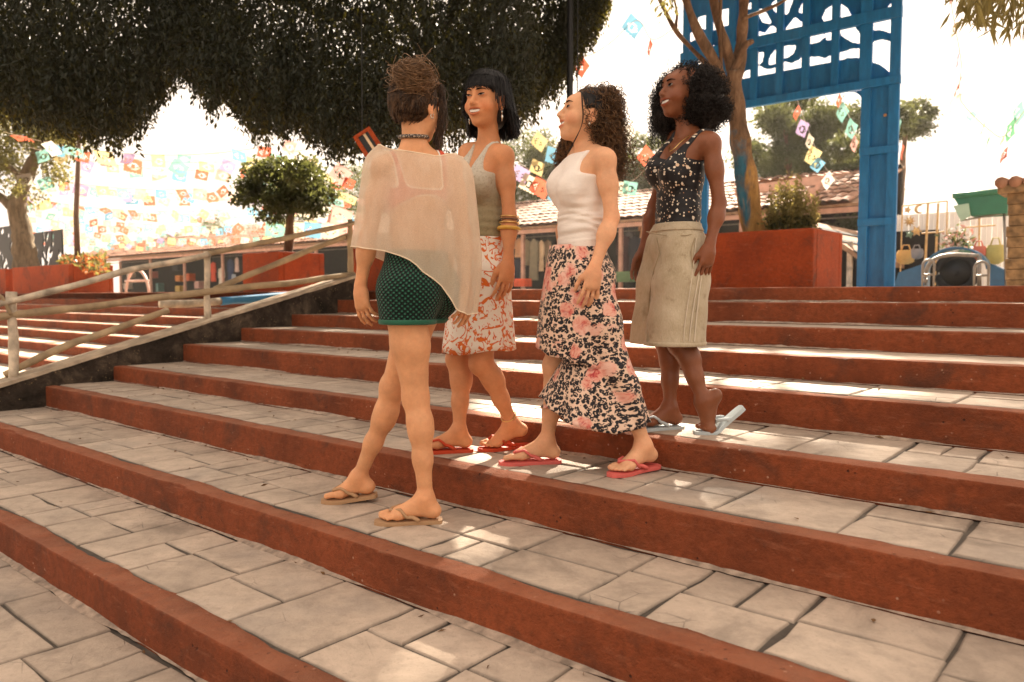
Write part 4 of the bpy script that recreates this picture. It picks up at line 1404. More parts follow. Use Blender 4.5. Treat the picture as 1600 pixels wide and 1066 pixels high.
def face_parts(W, brow, iris=(.03, .015, .008), smile=True, eye_open=1.0):
    H = W.H; k = H.sc
    mw, mi, mb, mt = MAT_EYEW, MAT_IRIS, brow, MAT_TEETH
    for sg in (1, -1):
        c = (sg * .031, .0855, .0125)
        # almond eye, iris disc, lash line and lid crease
        n = 14
        t = np.linspace(0, 2 * np.pi, n, endpoint=False)
        def almond(rx, rz, dy, cx=0, cz=0):
            pts = []
            for a_ in t:
                x = rx * math.cos(a_); z = rz * math.sin(a_) * (1 - .35 * abs(math.cos(a_)))
                pts.append(H.p(c[0] + x + cx, c[1] + dy - .22 * (abs(x + cx + sg * 0.004) / .014) ** 2 * .014, c[2] + z + cz + sg * x * .12))
            ctr = H.p(c[0] + cx, c[1] + dy + .0006, c[2] + cz)
            V = np.vstack([pts, [ctr]])
            return V, np.array([(i, (i + 1) % n, n) for i in range(n)])
        V, Fq = almond(.0145, .0050 * eye_open, .0072)
        e = mobj('eye', V, Fq, mw, W.root, True)
        V, Fq = almond(.0078, .0054 * eye_open, .0080, 0, .0004)
        mobj('iris', V, Fq, mi, e, True)
        xs = np.linspace(-1, 1, 9)
        lash = np.array([[H.p(c[0] + x * .0150, c[1] + .0088 - .0034 * x * x, c[2] + .0048 * eye_open * (1 - x * x) + .0008 + sg * x * .0022) for x in xs]])
        V, Fq = tubes(lash, .0016 * k, 5)
        mobj('lashes', V, Fq, MAT_LASH, e, True)
        bp = np.array([[H.p(sg * (.014 + .036 * u_), 0.0985 - .018 * u_ * u_, .0315 + .0070 * math.sin(u_ * 2.4) - .004 * u_) for u_ in np.linspace(0, 1, 9)]])
        rr = np.array([[.0024, .0029, .0030, .0029, .0027, .0023, .0018, .0013, .0006]]) * k
        V, Fq = tubes(bp, rr, 6)
        mobj('eyebrow', V, Fq, mb, W.root, True)
    if smile:
        V = []
        xs = np.linspace(-1, 1, 15)
        for z, w in ((-.0485, .0255), (-.0535, .0250), (-.0585, .0215)):
            for x in xs:
                X_ = x * w
                V.append(H.p(X_, .0935 - 9.0 * X_ * X_, z + .0042 * x * x * (1.0 if z > -.055 else .7)))
        V = np.array(V)
        Fq = [(r * 15 + i, r * 15 + i + 1, (r + 1) * 15 + i + 1, (r + 1) * 15 + i) for r in range(2) for i in range(14)]
        mobj('teeth', V, np.array(Fq), mt, W.root, True)

MAT_EYEW = plain('eye_white', (.46, .41, .37), .6, 0, 8, 0, spec=.1)
MAT_IRIS = plain('iris_dark', (.012, .007, .005), .6, 0, 8, 0, spec=.08)
MAT_LASH = plain('lash_black', (.008, .006, .006), .8, 0, 8, 0, spec=.05)
MAT_TEETH = plain('teeth', (.80, .74, .66), .25, 0, 8, 0)

def flipflop(W, heel, ball, toe, lat, inner, col, strapcol, thick=.017, sc=1.0, fp=None):
    """sole + V-shaped strap; heel/ball/toe are points on the TOP of the sole"""
    up = unit(np.cross(unit(ball - heel), lat)); up = up if up[2] > 0 else -up
    up2 = unit(np.cross(unit(toe - ball), lat)); up2 = up2 if up2[2] > 0 else -up2
    n = 22
    prof = [(0, .024), (.04, .031), (.15, .034), (.35, .031), (.52, .034), (.68, .042), (.82, .043), (.93, .034), (1.0, .016)]
    ts = np.concatenate([[0, .015], np.linspace(.05, .95, 15), [.985, 1.0]])
    wd = np.interp(ts, [p[0] for p in prof], [p[1] for p in prof]) * sc
    wd[0] *= .45
    Lh = np.linalg.norm(ball - heel); Lt = np.linalg.norm(toe - ball); L = Lh + Lt
    hb, ft = heel - unit(ball - heel) * .010, toe + unit(toe - ball) * .012
    V = []
    for t, w in zip(ts, wd):
        s_ = t * L
        if s_ < Lh:
            p = hb + (ball - hb) * (s_ / Lh); u_ = up
        else:
            p = ball + (ft - ball) * ((s_ - Lh) / Lt); u_ = up2
        cen = p + lat * inner * (.004 * math.sin(t * 3.1) + .004 * t) * sc
        for lt, hh in ((-1, 0), (-1.0, -.5), (-.97, -1), (.97, -1), (1.0, -.5), (1, 0)):
            V.append(cen + lat * lt * w + u_ * (hh * thick - (.0015 if hh == 0 else 0)))
        V.append(cen + u_ * .0)
    V = np.array(V)
    m = 7
    Fq = []
    for i in range(len(ts) - 1):
        for j in range(m):
            j2 = (j + 1) % m
            Fq.append((i * m + j, i * m + j2, (i + 1) * m + j2, (i + 1) * m + j))
    e = empty('flip_flop', heel)
    e.parent = W.root; e.matrix_parent_inverse = Matrix.Translation(-wloc(W.root))
    caps = np.array([list(range(m))[::-1], [(len(ts) - 1) * m + j for j in range(m)]])
    mobj('sole', V, [np.array(Fq), caps], col, e, False)
    # V strap: from between the toes, over the instep, to both sides
    thong = ball + unit(toe - ball) * .022 * sc + lat * inner * .010 * sc
    mb = MB()
    for sg in (1, -1):
        end = heel + (ball - heel) * .50 + lat * sg * .034 * sc + up * .001
        midp = (thong + end) / 2 + up * (.038 if sg * inner > 0 else .032) * sc + lat * sg * .008 * sc
        a = thong + up2 * .026 * sc
        pts = [(1 - t) ** 2 * a + 2 * t * (1 - t) * midp + t * t * end for t in np.linspace(0, 1, 9)]
        pts = push_out(np.array(pts), [fp], .0045, 6, False) if fp is not None else pts
        mb.tube(pts, [.0050, .0052, .0056, .006, .0065, .007, .0075, .008, .008], 7)
    mb.tube([thong - up2 * .002, thong + up2 * .024 * sc], .004, 6)
    mb.build('strap', strapcol, e, True)
    return e

def sdf_at(groups, V):
    X, Y, Z = V[:, 0], V[:, 1], V[:, 2]
    tot = np.full(len(V), .3)
    for g in groups:
        d = np.full(len(V), .3)
        for p in g:
            if getattr(p, 'op', 'add') == 'add':
                d = smin(d, p.d(X, Y, Z), p.k)
        tot = np.minimum(tot, d)
    return tot
def push_out(V, groups, margin=.008, it=5, flat=True):
    """move cloth points out of the body they cover"""
    V = np.array(V, float)
    for _ in range(it):
        d = sdf_at(groups, V)
        m = d < margin
        if not m.any():
            break
        Q = V[m]; e = 1e-3
        Gd = np.stack([sdf_at(groups, Q + e * np.eye(3)[i]) - sdf_at(groups, Q - e * np.eye(3)[i]) for i in range(3)], 1) / (2 * e)
        if flat:
            Gd[:, 2] *= .25
        Gd /= np.linalg.norm(Gd, axis=1, keepdims=True) + 1e-6
        V[m] = Q + Gd * (margin - d[m])[:, None]
    return V
def fit_rows(rows, groups, margin=.009, it=3, flat=True, keep=0):
    """push a loft out of the body, then smooth it round and down"""
    R = np.array(rows, float)
    sh = R.shape
    for _ in range(it):
        R = push_out(R.reshape(-1, 3), groups, margin, 4, flat).reshape(sh)
        Sm = R.copy()
        Sm[:, :, :2] = (R + np.roll(R, 1, 1) + np.roll(R, -1, 1))[:, :, :2] / 3
        Sm[1:-1, :, :2] = (Sm[1:-1] * 2 + Sm[:-2] + Sm[2:])[:, :, :2] / 4
        R = Sm
    return push_out(R.reshape(-1, 3), groups, margin * .6, 3, flat).reshape(sh)
def on_surface(px, py, groups, off, d0, d1):
    """first point along the line of sight where the sdf drops to off"""
    ds = np.linspace(d0, d1, 400)
    pts = np.array([at_depth(px, py, d) for d in ds])
    v = sdf_at(groups, pts)
    i = np.argmax(v < off)
    return pts[i]

def loft(rows, closed=True):
    """rows: (R,N,3) -> V,F"""
    rows = np.asarray(rows, float)
    R, N, _ = rows.shape
    I = np.arange(R - 1)[:, None] * N + np.arange(N if closed else N - 1)[None]
    J = np.arange(R - 1)[:, None] * N + (np.arange(N if closed else N - 1)[None] + 1) % N
    return rows.reshape(-1, 3), np.stack([I, J, J + N, I + N], -1).reshape(-1, 4)
def solid(o, t):
    md = o.modifiers.new('thickness', 'SOLIDIFY')
    md.thickness = t
    md.offset = 1.0
    return o
# ------------------------------------------------------------------ fabrics
def cyl(g, c, R):
    """unrolled cloth coordinates: (R*angle, height, 0) round a vertical axis through c"""
    x, y, z = g.sep(g.pos())
    ang = g.math('ARCTAN2', g.math('SUBTRACT', y, float(c[1])), g.math('SUBTRACT', x, float(c[0])))
    n = g.node('ShaderNodeCombineXYZ')
    g.put(n.inputs[0], g.math('MULTIPLY', ang, R)); g.put(n.inputs[1], z)
    return n.outputs[0]

def fabric(name, c, rough=.9, weave=900, bump=.25, var=.12, sheen=.15):
    g = G(name)
    v = g.pos()
    n = g.noise(v, 16, 4, .6)
    col = g.ramp(n, [(.3, sc_(c, 1 - var)), (.7, sc_(c, 1 + var))])
    h = g.math('ADD', g.noise(v, weave * .35, 2), g.math('MULTIPLY', g.noise(g.mapping(v, (1, 1, 4)), 14, 4, .6), 2.5))
    return g.done(g.bsdf(col, rough, g.bump(h, bump, .004), 0, .2, 0, sheen))

def crochet_mat(c):
    g = G('green_crochet')
    u = cyl(g, c, .15)
    ur = g.mapping(u, (1, 1, 1), (0, 0, .06))
    x, y, _ = g.sep(ur)
    K = 2 * math.pi / .0185
    s = g.math('MULTIPLY', g.math('SINE', g.math('MULTIPLY', x, K)), g.math('SINE', g.math('MULTIPLY', y, K)))
    n = g.noise(u, 60, 3)
    s2 = g.math('ADD', s, g.math('MULTIPLY', g.math('SUBTRACT', n, .5), .5))
    col = g.ramp(s2, [(.0, (.003, .010, .007)), (.18, (.006, .030, .020)), (.42, (.012, .075, .045)), (.9, (.035, .155, .095))])
    return g.done(g.bsdf(col, .85, g.bump(s2, .9, .004), 0, .2, 0, .1))

def squiggle_mat(c):
    g = G('coral_squiggle_print')
    u = cyl(g, c, .15)
    n = g.noise(u, 12.5, 1.5, .45, 1.6)
    band = g.ramp(g.math('ABSOLUTE', g.math('SUBTRACT', n, .5)), [(.042, 1.0), (.054, 0.0)])
    brk = g.ramp(g.noise(u, 40, 2), [(.40, 0.0), (.46, 1.0)])
    n2 = g.noise(g.mapping(u, (1, .6, 1), (0, 0, .9), (4, 2, 0)), 24, 1, .4, 1.8)
    b2 = g.ramp(g.math('ABSOLUTE', g.math('SUBTRACT', n2, .53)), [(.040, 1.0), (.054, 0.0)])
    brk2 = g.ramp(g.noise(u, 38, 2), [(.50, 0.0), (.56, 1.0)])
    m = g.math('MAXIMUM', g.math('MULTIPLY', band, brk), g.math('MULTIPLY', b2, brk2))
    col = g.mix(m, (.80, .72, .62), g.ramp(g.noise(u, 40, 2), [(.4, (.62, .105, .016)), (.6, (.68, .17, .03))]))
    h = g.noise(g.pos(), 260, 2)
    return g.done(g.bsdf(col, .9, g.bump(h, .15, .003), 0, .2, 0, .1))

def rose_leopard_mat(c):
    g = G('rose_and_leopard_print')
    u = cyl(g, c, .16)
    uu = g.mix(.018, u, g.noise(u, 14, 2, .5, 0, 1))          # warp
    # leopard rosettes
    vd = g.voro(uu, 66, 'F1', .95)
    wob = g.math('MULTIPLY', g.math('SUBTRACT', g.noise(u, 130, 2), .5), .55)
    ringv = g.math('ADD', vd, wob)
    spot = g.ramp(ringv, [(.05, 0.0), (.11, 1.0), (.54, 1.0), (.62, 0.0)])
    gap = g.ramp(g.noise(u, 95, 2), [(.36, 0.0), (.43, 1.0)])
    leo = g.mix(g.math('MULTIPLY', spot, gap), (.76, .54, .40), (.007, .006, .010))
    # roses: big soft blobs with petal shading
    rv = g.voro(g.mapping(uu, (1, 1, 1), (0, 0, .5), (1.3, .2, 0)), 11.5, 'F1', .9)
    petal = g.noise(u, 32, 3, .6, 1.8)
    rz = g.math('ADD', rv, g.math('MULTIPLY', g.math('SUBTRACT', petal, .5), .42))
    rose = g.ramp(rz, [(.39, 1.0), (.43, 0.0)])
    pc = g.ramp(g.math('ADD', petal, g.math('MULTIPLY', g.math('SUBTRACT', .3, rv), .35)), [(.34, (.76, .42, .32)), (.50, (.72, .31, .23)), (.60, (.60, .13, .10)), (.70, (.42, .04, .045))])
    pc = g.mix(g.ramp(g.noise(u, 22, 2), [(.5, 0.0), (.65, .6)]), pc, (.82, .58, .47))
    col = g.mix(rose, leo, pc)
    wr = g.noise(g.mapping(g.pos(), (1, 1, .5)), 22, 3, .55)
    return g.done(g.bsdf(col, .62, g.bump(g.math('MULTIPLY', wr, 2.0), .30, .012), 0, .35, 0, .1))

def dots_mat(c):
    g = G('black_spotted_jersey')
    u = cyl(g, c, .12)
    def layer(sc, r0, r1, off, th):
        n = g.node('ShaderNodeTexVoronoi', feature='F1')
        g.put(n.inputs['Vector'], g.mapping(u, (1, 1, 1), (0, 0, off), (off, off * 2, 0)))
        n.inputs['Scale'].default_value = sc
        n.inputs['Randomness'].default_value = 1.0
        rnd = g.sep(n.outputs['Color'])
        rad = g.math('MULTIPLY_ADD', rnd[0], r1 - r0, r0)
        on = g.math('GREATER_THAN', rnd[1], th)
        return g.math('MULTIPLY', g.math('LESS_THAN', n.outputs['Distance'], rad), on), n.outputs['Color']
    a, ca = layer(72, .16, .34, .3, .16)
    b, cb = layer(36, .14, .28, 1.1, .42)
    pal = lambda q: g.ramp(g.sep(q)[2], [(.0, (.78, .66, .52)), (.55, (.72, .62, .50)), (.62, (.62, .30, .14)), (.8, (.70, .50, .34)), (.9, (.80, .72, .60))], 'CONSTANT')
    col = g.mix(a, (.010, .009, .011), pal(ca))
    col = g.mix(b, col, pal(cb))
    wr = g.noise(g.mapping(g.pos(), (1, 1, 3)), 18, 3)
    return g.done(g.bsdf(col, .55, g.bump(wr, .2, .008), 0, .3, 0, .05))

def sheer_mat():
    g = G('sheer_cream_knit')
    v = g.pos()
    n = g.noise(g.mapping(v, (1, 1, .35), (.0, .5, 0)), 30, 4, .6)
    col = g.ramp(n, [(.3, (.82, .68, .50)), (.7, (.90, .79, .62))])
    wv = g.noise(v, 420, 2)
    h = g.math('ADD', wv, g.math('MULTIPLY', n, 2))
    b = g.bsdf(col, .9, g.bump(h, .3, .004), 0, .15, 0, .2)
    s = g.mixs(.40, b, g.trans(col))
    holes = g.math('MULTIPLY_ADD', g.ramp(wv, [(.35, 0.0), (.65, 1.0)]), (.15), .22)
    return g.done(g.mixs(holes, s, g.clear()))

def denim_mat(c):
    g = G('faded_khaki_denim')
    v = g.pos()
    n = g.noise(v, 7, 5, .65)
    col = g.ramp(n, [(.3, (.34, .27, .17)), (.5, (.46, .38, .26)), (.72, (.56, .48, .35))])
    tw = g.noise(g.mapping(v, (1, 1, .25), (.6, 0, 0)), 260, 2)
    col = g.mix(g.ramp(tw, [(.45, 0.0), (.7, .25)]), col, (.62, .54, .42))
    st = g.noise(v, 24, 4, .7)
    col = g.mix(g.ramp(st, [(.58, 0.0), (.72, .5)]), col, (.24, .17, .10))
    h = g.math('ADD', tw, g.math('MULTIPLY', g.noise(g.mapping(v, (1, 1, .5)), 15, 4, .6), 3))
    return g.done(g.bsdf(col, .95, g.bump(h, .45, .006), 0, .15, 0, .15))

def graded_mat(z0, z1):
    g = G('graded_knit')  # olive at the hem, paler towards the top, blurred by noise
    v = g.pos()
    z = g.sep(v)[2]
    n = g.noise(v, 90, 4, .75)
    n2 = g.noise(v, 10, 4)
    t = g.math('ADD', g.math('DIVIDE', g.math('SUBTRACT', z, z0), z1 - z0), g.math('MULTIPLY', g.math('SUBTRACT', n2, .5), .35))
    col = g.ramp(t, [(.0, (.30, .25, .14)), (.45, (.34, .28, .17)), (.75, (.50, .44, .34)), (1.0, (.58, .53, .44))])
    col = g.mix(g.ramp(n, [(.5, 0.0), (.72, .55)]), col, (.17, .12, .06))
    h = g.math('ADD', g.noise(v, 300, 2), g.math('MULTIPLY', n, 1.5))
    return g.done(g.bsdf(col, .95, g.bump(h, .5, .004), 0, .15, 0, .2))

# ------------------------------------------------------------------ posing helpers
def mkfoot(heel, toe, side, sc=1.0, lift=None, bendf=.66):
    """heel, toe on the sole plane; lift: world point of a raised heel"""
    base = heel
    if lift is not None:
        ball = heel + (toe - heel) * bendf
        # keep the foot length when the heel is raised
        hv = lift - ball
        heel = ball + unit(hv) * np.linalg.norm(heel - ball)
    else:
        ball = heel + (toe - heel) * bendf
    fw = unit(toe - ball); lat = unit(np.cross(fw, UPV))
    inner = 1 if side == 'L' else -1
    fu = unit(ball - heel)
    upf = unit(np.cross(lat, fu)); upf = upf if upf[2] > 0 else -upf
    ankle = heel + fu * .052 * sc + upf * .078 * sc
    return dict(heel=heel, ball=ball, toe=toe, lat=lat, inner=inner, ankle=ankle, prims=foot_prims(ankle, heel, ball, toe, lat, inner, sc))

def shell_cap(W, name, prims, subs, mat, h=.0045):
    pr = prims + [sub(q) for q in subs]
    lo, hi = bounds(prims, .012)
    V, Fq = mesh_sdf([pr], lo, hi, h)
    V = relax(V, Fq, 2)
    return mobj(name, V, Fq, mat, W.root, True)

def strands(W, name, paths, r, mat, parent=None, sides=3):
    V, Fq = tubes(paths, r, sides)
    return mobj(name, V, Fq, mat, parent or W.root, True)

def bez(pts, n):
    """Catmull-Rom through pts (K,N,3) -> (N,n,3)"""
    pts = np.asarray(pts, float)
    K = len(pts)
    ext = np.concatenate([[2 * pts[0] - pts[1]], pts, [2 * pts[-1] - pts[-2]]])
    out = []
    for t in np.linspace(0, K - 1 - 1e-6, n):
        i = int(t); f = t - i
        p0, p1, p2, p3 = ext[i], ext[i + 1], ext[i + 2], ext[i + 3]
        out.append(.5 * (2 * p1 + (p2 - p0) * f + (2 * p0 - 5 * p1 + 4 * p2 - p3) * f * f + (3 * p1 - p0 - 3 * p2 + p3) * f ** 3))
    return np.stack(out, 1)

def curl(paths, amp, freq, rng, grow=True):
    """add a helix to smooth paths"""
    N, P, _ = paths.shape
    T = np.gradient(paths, axis=1); T /= np.linalg.norm(T, axis=2, keepdims=True) + 1e-9
    U = np.cross(T, np.array([.3, .5, .81])); U /= np.linalg.norm(U, axis=2, keepdims=True) + 1e-9
    Wv = np.cross(T, U)
    seg = np.linalg.norm(np.diff(paths, axis=1), axis=2)
    s = np.concatenate([np.zeros((N, 1)), np.cumsum(seg, 1)], 1)
    ph = rng.uniform(0, 6.28, (N, 1)); fr = freq * rng.uniform(.75, 1.3, (N, 1)) * rng.choice([-1, 1], (N, 1))
    a = amp * rng.uniform(.6, 1.35, (N, 1)) * (np.clip(s / .03, 0, 1) if grow else 1)
    return paths + (a * np.cos(s * fr + ph))[..., None] * U + (a * np.sin(s * fr + ph))[..., None] * Wv

def ring_loft(levels, n, D, ripple=None, power=1.0):
    """levels: list of (py, pxL, pxR, depth centre, depth radius) -> rows of a skirt-like loft; ripple(theta, t) in metres"""
    rows = []
    th_ = np.linspace(0, 2 * np.pi, n, endpoint=False)
    L = np.array(levels, float)
    ts = np.linspace(0, 1, 26)
    key = np.linspace(0, 1, len(L))
    for t in ts:
        py, xl, xr, dc, rd = [np.interp(t, key, L[:, i]) for i in range(5)]
        c = at_depth((xl + xr) / 2, py, D + dc); rx = (at_depth(xr, py, D + dc)[0] - at_depth(xl, py, D + dc)[0]) / 2
        rp = ripple(th_, t) if ripple is not None else 0
        rows.append(np.stack([c[0] + (rx + rp) * np.cos(th_), c[1] + (rd + rp) * np.sin(th_), np.full(n, c[2])], 1))
    return np.array(rows)

SOLE = .017
PEOPLE = []
# ================================================================== woman in the sheer poncho, seen from behind
D = 2.95
P = lambda x, y, dd=0.0: at_depth(x, y, D + dd)
zt = ZK[1] + SOLE + .003
fl = mkfoot(at_z(687, 809, zt), at_z(590, 812, zt), 'L')
fr = mkfoot(at_z(586, 776, zt), at_z(507, 778, zt), 'R', lift=at_z(586, 776, zt) + UPV * .018)
skin1 = skin_mat('skin_light_tan', (.70, .345, .170), (.64, .25, .11))
H1 = Frame(P(650, 170, .01), (.52, .85, -.05), UPV)
J = dict(L_sh=P(598, 262, -.045), R_sh=P(705, 260, .055), neck=P(648, 232, .0), chest=P(651, 302, .015), pelvis=P(652, 436, .02),
         L_el=P(576, 368, -.05), L_wr=P(563, 448, -.03), R_el=P(724, 364, .03), R_wr=P(728, 448, .01),
         L_hip=P(632, 458, -.055), R_hip=P(668, 456, .075), L_kn=P(650, 622, -.035), R_kn=P(614, 606, .17), L_an=fl['ankle'], R_an=fr['ankle'])
J['feet'] = [fl['prims'], fr['prims']]; J['feet_c'] = (fl['heel'] + fr['heel']) / 2
J['hands'] = [hand_prims(J['L_wr'], (.10, .0, -1), (.55, .8, 0), -1, .95, .55, thumb=.35), hand_prims(J['R_wr'], (0, -.05, -1), (-.8, .5, 0), 1, .95, .5)]
W1 = Woman(J, H1, 1.0, 'woman seen from behind in sheer cream poncho and green crochet shorts', skin1, bust=.8, smile=0, thick=.95, armthick=.95)
W1.build_body()
zw, zh = P(650, 392)[2], P(650, 503)[2]
M_CRO = crochet_mat(P(650, 450, .01)); M_CROH = fabric('green_knit_hem', (.022, .11, .065))
sh_groups = [W1.torso[4:], W1.legs[0][:2], W1.legs[1][:2]]
W1.cloth('shorts', None, lambda X, Y, Z: .010 + np.clip((zw - Z) / (zw - zh), 0, 1) * .016, lambda X, Y, Z: np.maximum(Z - zw, zh - Z) + 0 * X + 0 * Y, M_CRO, .006, groups=sh_groups, kg=.03)
W1.cloth('hem', None, .031, lambda X, Y, Z: np.maximum(Z - zh - .012, zh - .008 - Z) + 0 * X + 0 * Y, M_CROH, .005, groups=sh_groups, kg=.03)
# bra: band and straps under the knit
Cc, rc_, up_ = J['chest'], W1.rc, W1.up
def bra_region(grow):
    def fn(X, Y, Z):
        xl = (X - Cc[0]) * rc_[0] + (Y - Cc[1]) * rc_[1] + (Z - Cc[2]) * rc_[2]
        zl = (X - Cc[0]) * up_[0] + (Y - Cc[1]) * up_[1] + (Z - Cc[2]) * up_[2]
        q = np.clip(np.abs(xl - .02) / .12, 0, 1.3)
        band = np.abs(zl + .004 + .022 * q * q) - (.010 + .028 * q ** 1.6)
        s1 = np.abs(xl - (-.066 - .024 * np.clip(zl / .16, 0, 1))) - (.013 - .004 * np.clip(zl / .16, 0, 1)); s1 = np.maximum(s1, -zl)
        s2 = np.abs(xl - .100) - .012; s2 = np.maximum(s2, -zl)
        return smin(smin(band, s1, .02), s2, .02) - grow
    return fn
W1.cloth('bra_piping', W1.torso, .0035, bra_region(.005), fabric('cream_piping', (.90, .84, .76)), .005)
W1.cloth('bra', W1.torso, .0058, bra_region(0), fabric('coral_bra', (.60, .075, .03)), .005)
# poncho
xL = lambda y: np.interp(y, [216, 226, 236, 246, 262, 310, 384, 500], [607, 594, 580, 571, 566, 560, 549, 548])
xR = lambda y: np.interp(y, [216, 238, 246, 256, 275, 310, 400, 440, 492], [690, 703, 720, 733, 740, 744, 753, 752, 745])
dR = lambda y: np.interp(y, [216, 240, 252, 268, 310, 384, 492], [.062, .078, .100, .118, .140, .150, .135])
nth = 160
th = np.linspace(0, 2 * np.pi, nth, endpoint=False)
cs, sn = np.cos(th), np.sin(th)
csx = np.sign(cs) * np.abs(cs) ** .62; snx = np.sign(sn) * np.abs(sn) ** .62
y0 = np.where(sn < 0, 226 + 16 * (1 - np.abs(cs - .35) / 1.35) + 6 * (cs > 0) * cs, 240 + 8 * cs)
hx = 650 + 100 * csx
yh_back = np.interp(hx, [549, 600, 625, 650, 690, 718, 735, 752], [385, 392, 400, 414, 446, 484, 492, 489])
yh_front = np.interp(hx, [549, 650, 752], [385, 430, 489])
yh = np.where(sn < 0, yh_back, yh_front)
rows = []
for t in np.linspace(0, 1, 44):
    tt = t ** 1.15
    y = y0 + (yh - y0) * tt
    fold = (.004 * np.sin(9 * th + 1.2 + 2 * t) + .004 * np.sin(17 * th + 3 * t)) * t + .011 * t * t * np.sin(23 * th + 1.5 * t) * np.clip(cs, 0, 1) ** 2 + .006 * t * np.sin(13 * th - 2.0 * t) * np.clip(cs + .5, 0, 1)
    xm, hw = (xL(y) + xR(y)) / 2, (xR(y) - xL(y)) / 2
    px = xm + (hw + fold * 300) * csx
    dep = .018 + (dR(y) + fold) * snx - .02 * cs * 0
    rows.append([at_depth(px[i], y[i], D + dep[i]) for i in range(nth)])
rows = fit_rows(rows, W1.groups[0:1] + W1.groups[3:5], .010, 3, False)
V, Fq = loft(rows)
M_SHEER = sheer_mat()
pon = mobj('poncho', V, Fq, M_SHEER, W1.root, True)
M_EDGE = fabric('poncho_edge', (.80, .64, .46))
for rr in (0, -1):
    e = np.array(rows[rr]); e = np.vstack([e, e[:2]])
    V, Fq = tubes(e[None], .0028 if rr == 0 else .0024, 6)
    mobj('edge', V, Fq, M_EDGE, pon, True)
# choker, earring
M_CHOK = G('beaded_choker'); _v = M_CHOK.voro(M_CHOK.pos(), 170)
M_CHOK = M_CHOK.done(M_CHOK.bsdf(M_CHOK.ramp(_v, [(.25, (.62, .50, .38)), (.42, (.05, .035, .03))]), .4))
nk0, nk1 = J['neck'] + UPV * .012, H1.p(0, -.02, -.07)
nkc = nk0 + (nk1 - nk0) * .42
ring_ = np.array([nkc + np.array([math.cos(a_) * .0515, math.sin(a_) * .0525, .006 * math.sin(a_)]) for a_ in np.linspace(0, 2 * np.pi, 40)])
V, Fq = tubes(ring_[None], .0075, 8); mobj('choker', V, Fq, M_CHOK, W1.root, True)
M_SILVER = plain('silver', (.75, .70, .62), .25, .1, 30, 0, metal=1.0)
M_GOLD = plain('gold', (.80, .52, .20), .28, .1, 30, 0, metal=1.0)
MB().tube([H1.p(.078, -.002 + .008 * math.cos(a_), -.036 + .010 * math.sin(a_)) for a_ in np.linspace(0, 6.1, 12)], .0018, 5).build('earring', M_SILVER, W1.root, True)
# hair: cap swept up into a messy bun
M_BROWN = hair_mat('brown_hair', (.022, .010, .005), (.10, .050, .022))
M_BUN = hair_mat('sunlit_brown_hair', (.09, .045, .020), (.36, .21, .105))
cap = [Ell(H1.p(0, -.018, .040), (.081, .095, .087), H1.M, .01), Ell(H1.p(0, -.050, -.010), (.066, .060, .065), H1.M, .03)]
cap_o = shell_cap(W1, 'hair', cap, [Ell(H1.p(0, .085, -.045), (.085, .072, .088), H1.M, .02), Ell(H1.p(0, -.02, -.105), (.10, .10, .045), H1.M, .02), Ell(H1.p(.085, .0, -.022), (.020, .024, .034), H1.M, .01), Ell(H1.p(-.085, .0, -.022), (.020, .024, .034), H1.M, .01)], M_BROWN)
bunc = P(646, 124, -.058); rb = np.array([.075, .070, .065])
rg = np.random.default_rng(11)
N = 1100
az = rg.uniform(0, 2 * np.pi, N); el0 = rg.uniform(-1.25, .35, N)
K = []
Ec, Er = H1.p(0, -.020, .038), np.array([.085, .100, .091])
for t in np.linspace(0, 1, 7):
    el_ = el0 + (1.12 - el0) * t
    d_ = np.stack([np.cos(el_) * np.cos(az), np.cos(el_) * np.sin(az), np.sin(el_)], 1) * Er * (1 + .012 * rg.normal(size=N))[:, None]
    p_ = Ec + d_ @ H1.M
    tgt = bunc - UPV * .035 + rg.normal(0, .012, (N, 3))
    p_ = p_ + (tgt - p_) * (t ** 3)[None] if False else p_ + (tgt - p_) * t ** 3
    K.append(p_)
K = np.array(K)
ql = H1.inv(K[0])
ok = ~((ql[:, 1] > .045) & (ql[:, 2] < .075)) & ~((ql[:, 2] < -.035) & (ql[:, 1] > -.03))
strands(W1, 'hair_strands', bez(K[:, ok], 16), .0014, M_BROWN, cap_o)
cv = np.array([v.co[:] for v in cap_o.data.vertices])
ql = H1.inv(cv)
cand = cv[(ql[:, 2] < .03) & (ql[:, 1] < .03)]
N = 520
st_ = cand[rg.integers(0, len(cand), N)]
Kp = np.array([push_out(st_ + (bunc - UPV * .03 - st_) * t + rg.normal(0, .003, (N, 3)) * t, [cap], .0025 + .002 * t, 5, False) for t in np.linspace(0, .9, 7)])
strands(W1, 'hair_strands', bez(Kp, 14), .0014, M_BROWN, cap_o)
N = 620                                             # bun: loops wound round an ellipsoid
ax_ = unit(V3(.2, -.3, 1)) + rg.normal(0, .45, (N, 3)); ax_ /= np.linalg.norm(ax_, axis=1, keepdims=True)
u1 = np.cross(ax_, V3(.3, .8, .1)); u1 /= np.linalg.norm(u1, axis=1, keepdims=True); u2 = np.cross(ax_, u1)
offs = rg.uniform(-.75, .75, (N, 1)); rad = np.sqrt(1 - offs ** 2) * rg.uniform(.80, 1.0, (N, 1))
a0 = rg.uniform(0, 6.28, (N, 1)); aa = a0 + np.linspace(0, 1, 20)[None] * rg.uniform(2.2, 4.6, (N, 1))
pp_ = (u1[:, None] * np.cos(aa)[..., None] + u2[:, None] * np.sin(aa)[..., None]) * rad[..., None] + ax_[:, None] * offs[..., None]
bun = bunc + pp_ * rb
bun = bun + rg.normal(0, .006, (N, 1, 3)) * rg.choice([1, 1, 2.2], (N, 1, 1))
bn_o = mobj('hair_bun', *mesh_sdf([[Ell(bunc, rb * .86, None, .01)]], bunc - .11, bunc + .11, .006), M_BROWN, W1.root, True)
strands(W1, 'hair_strands', bun, .0014, M_BUN, bn_o)
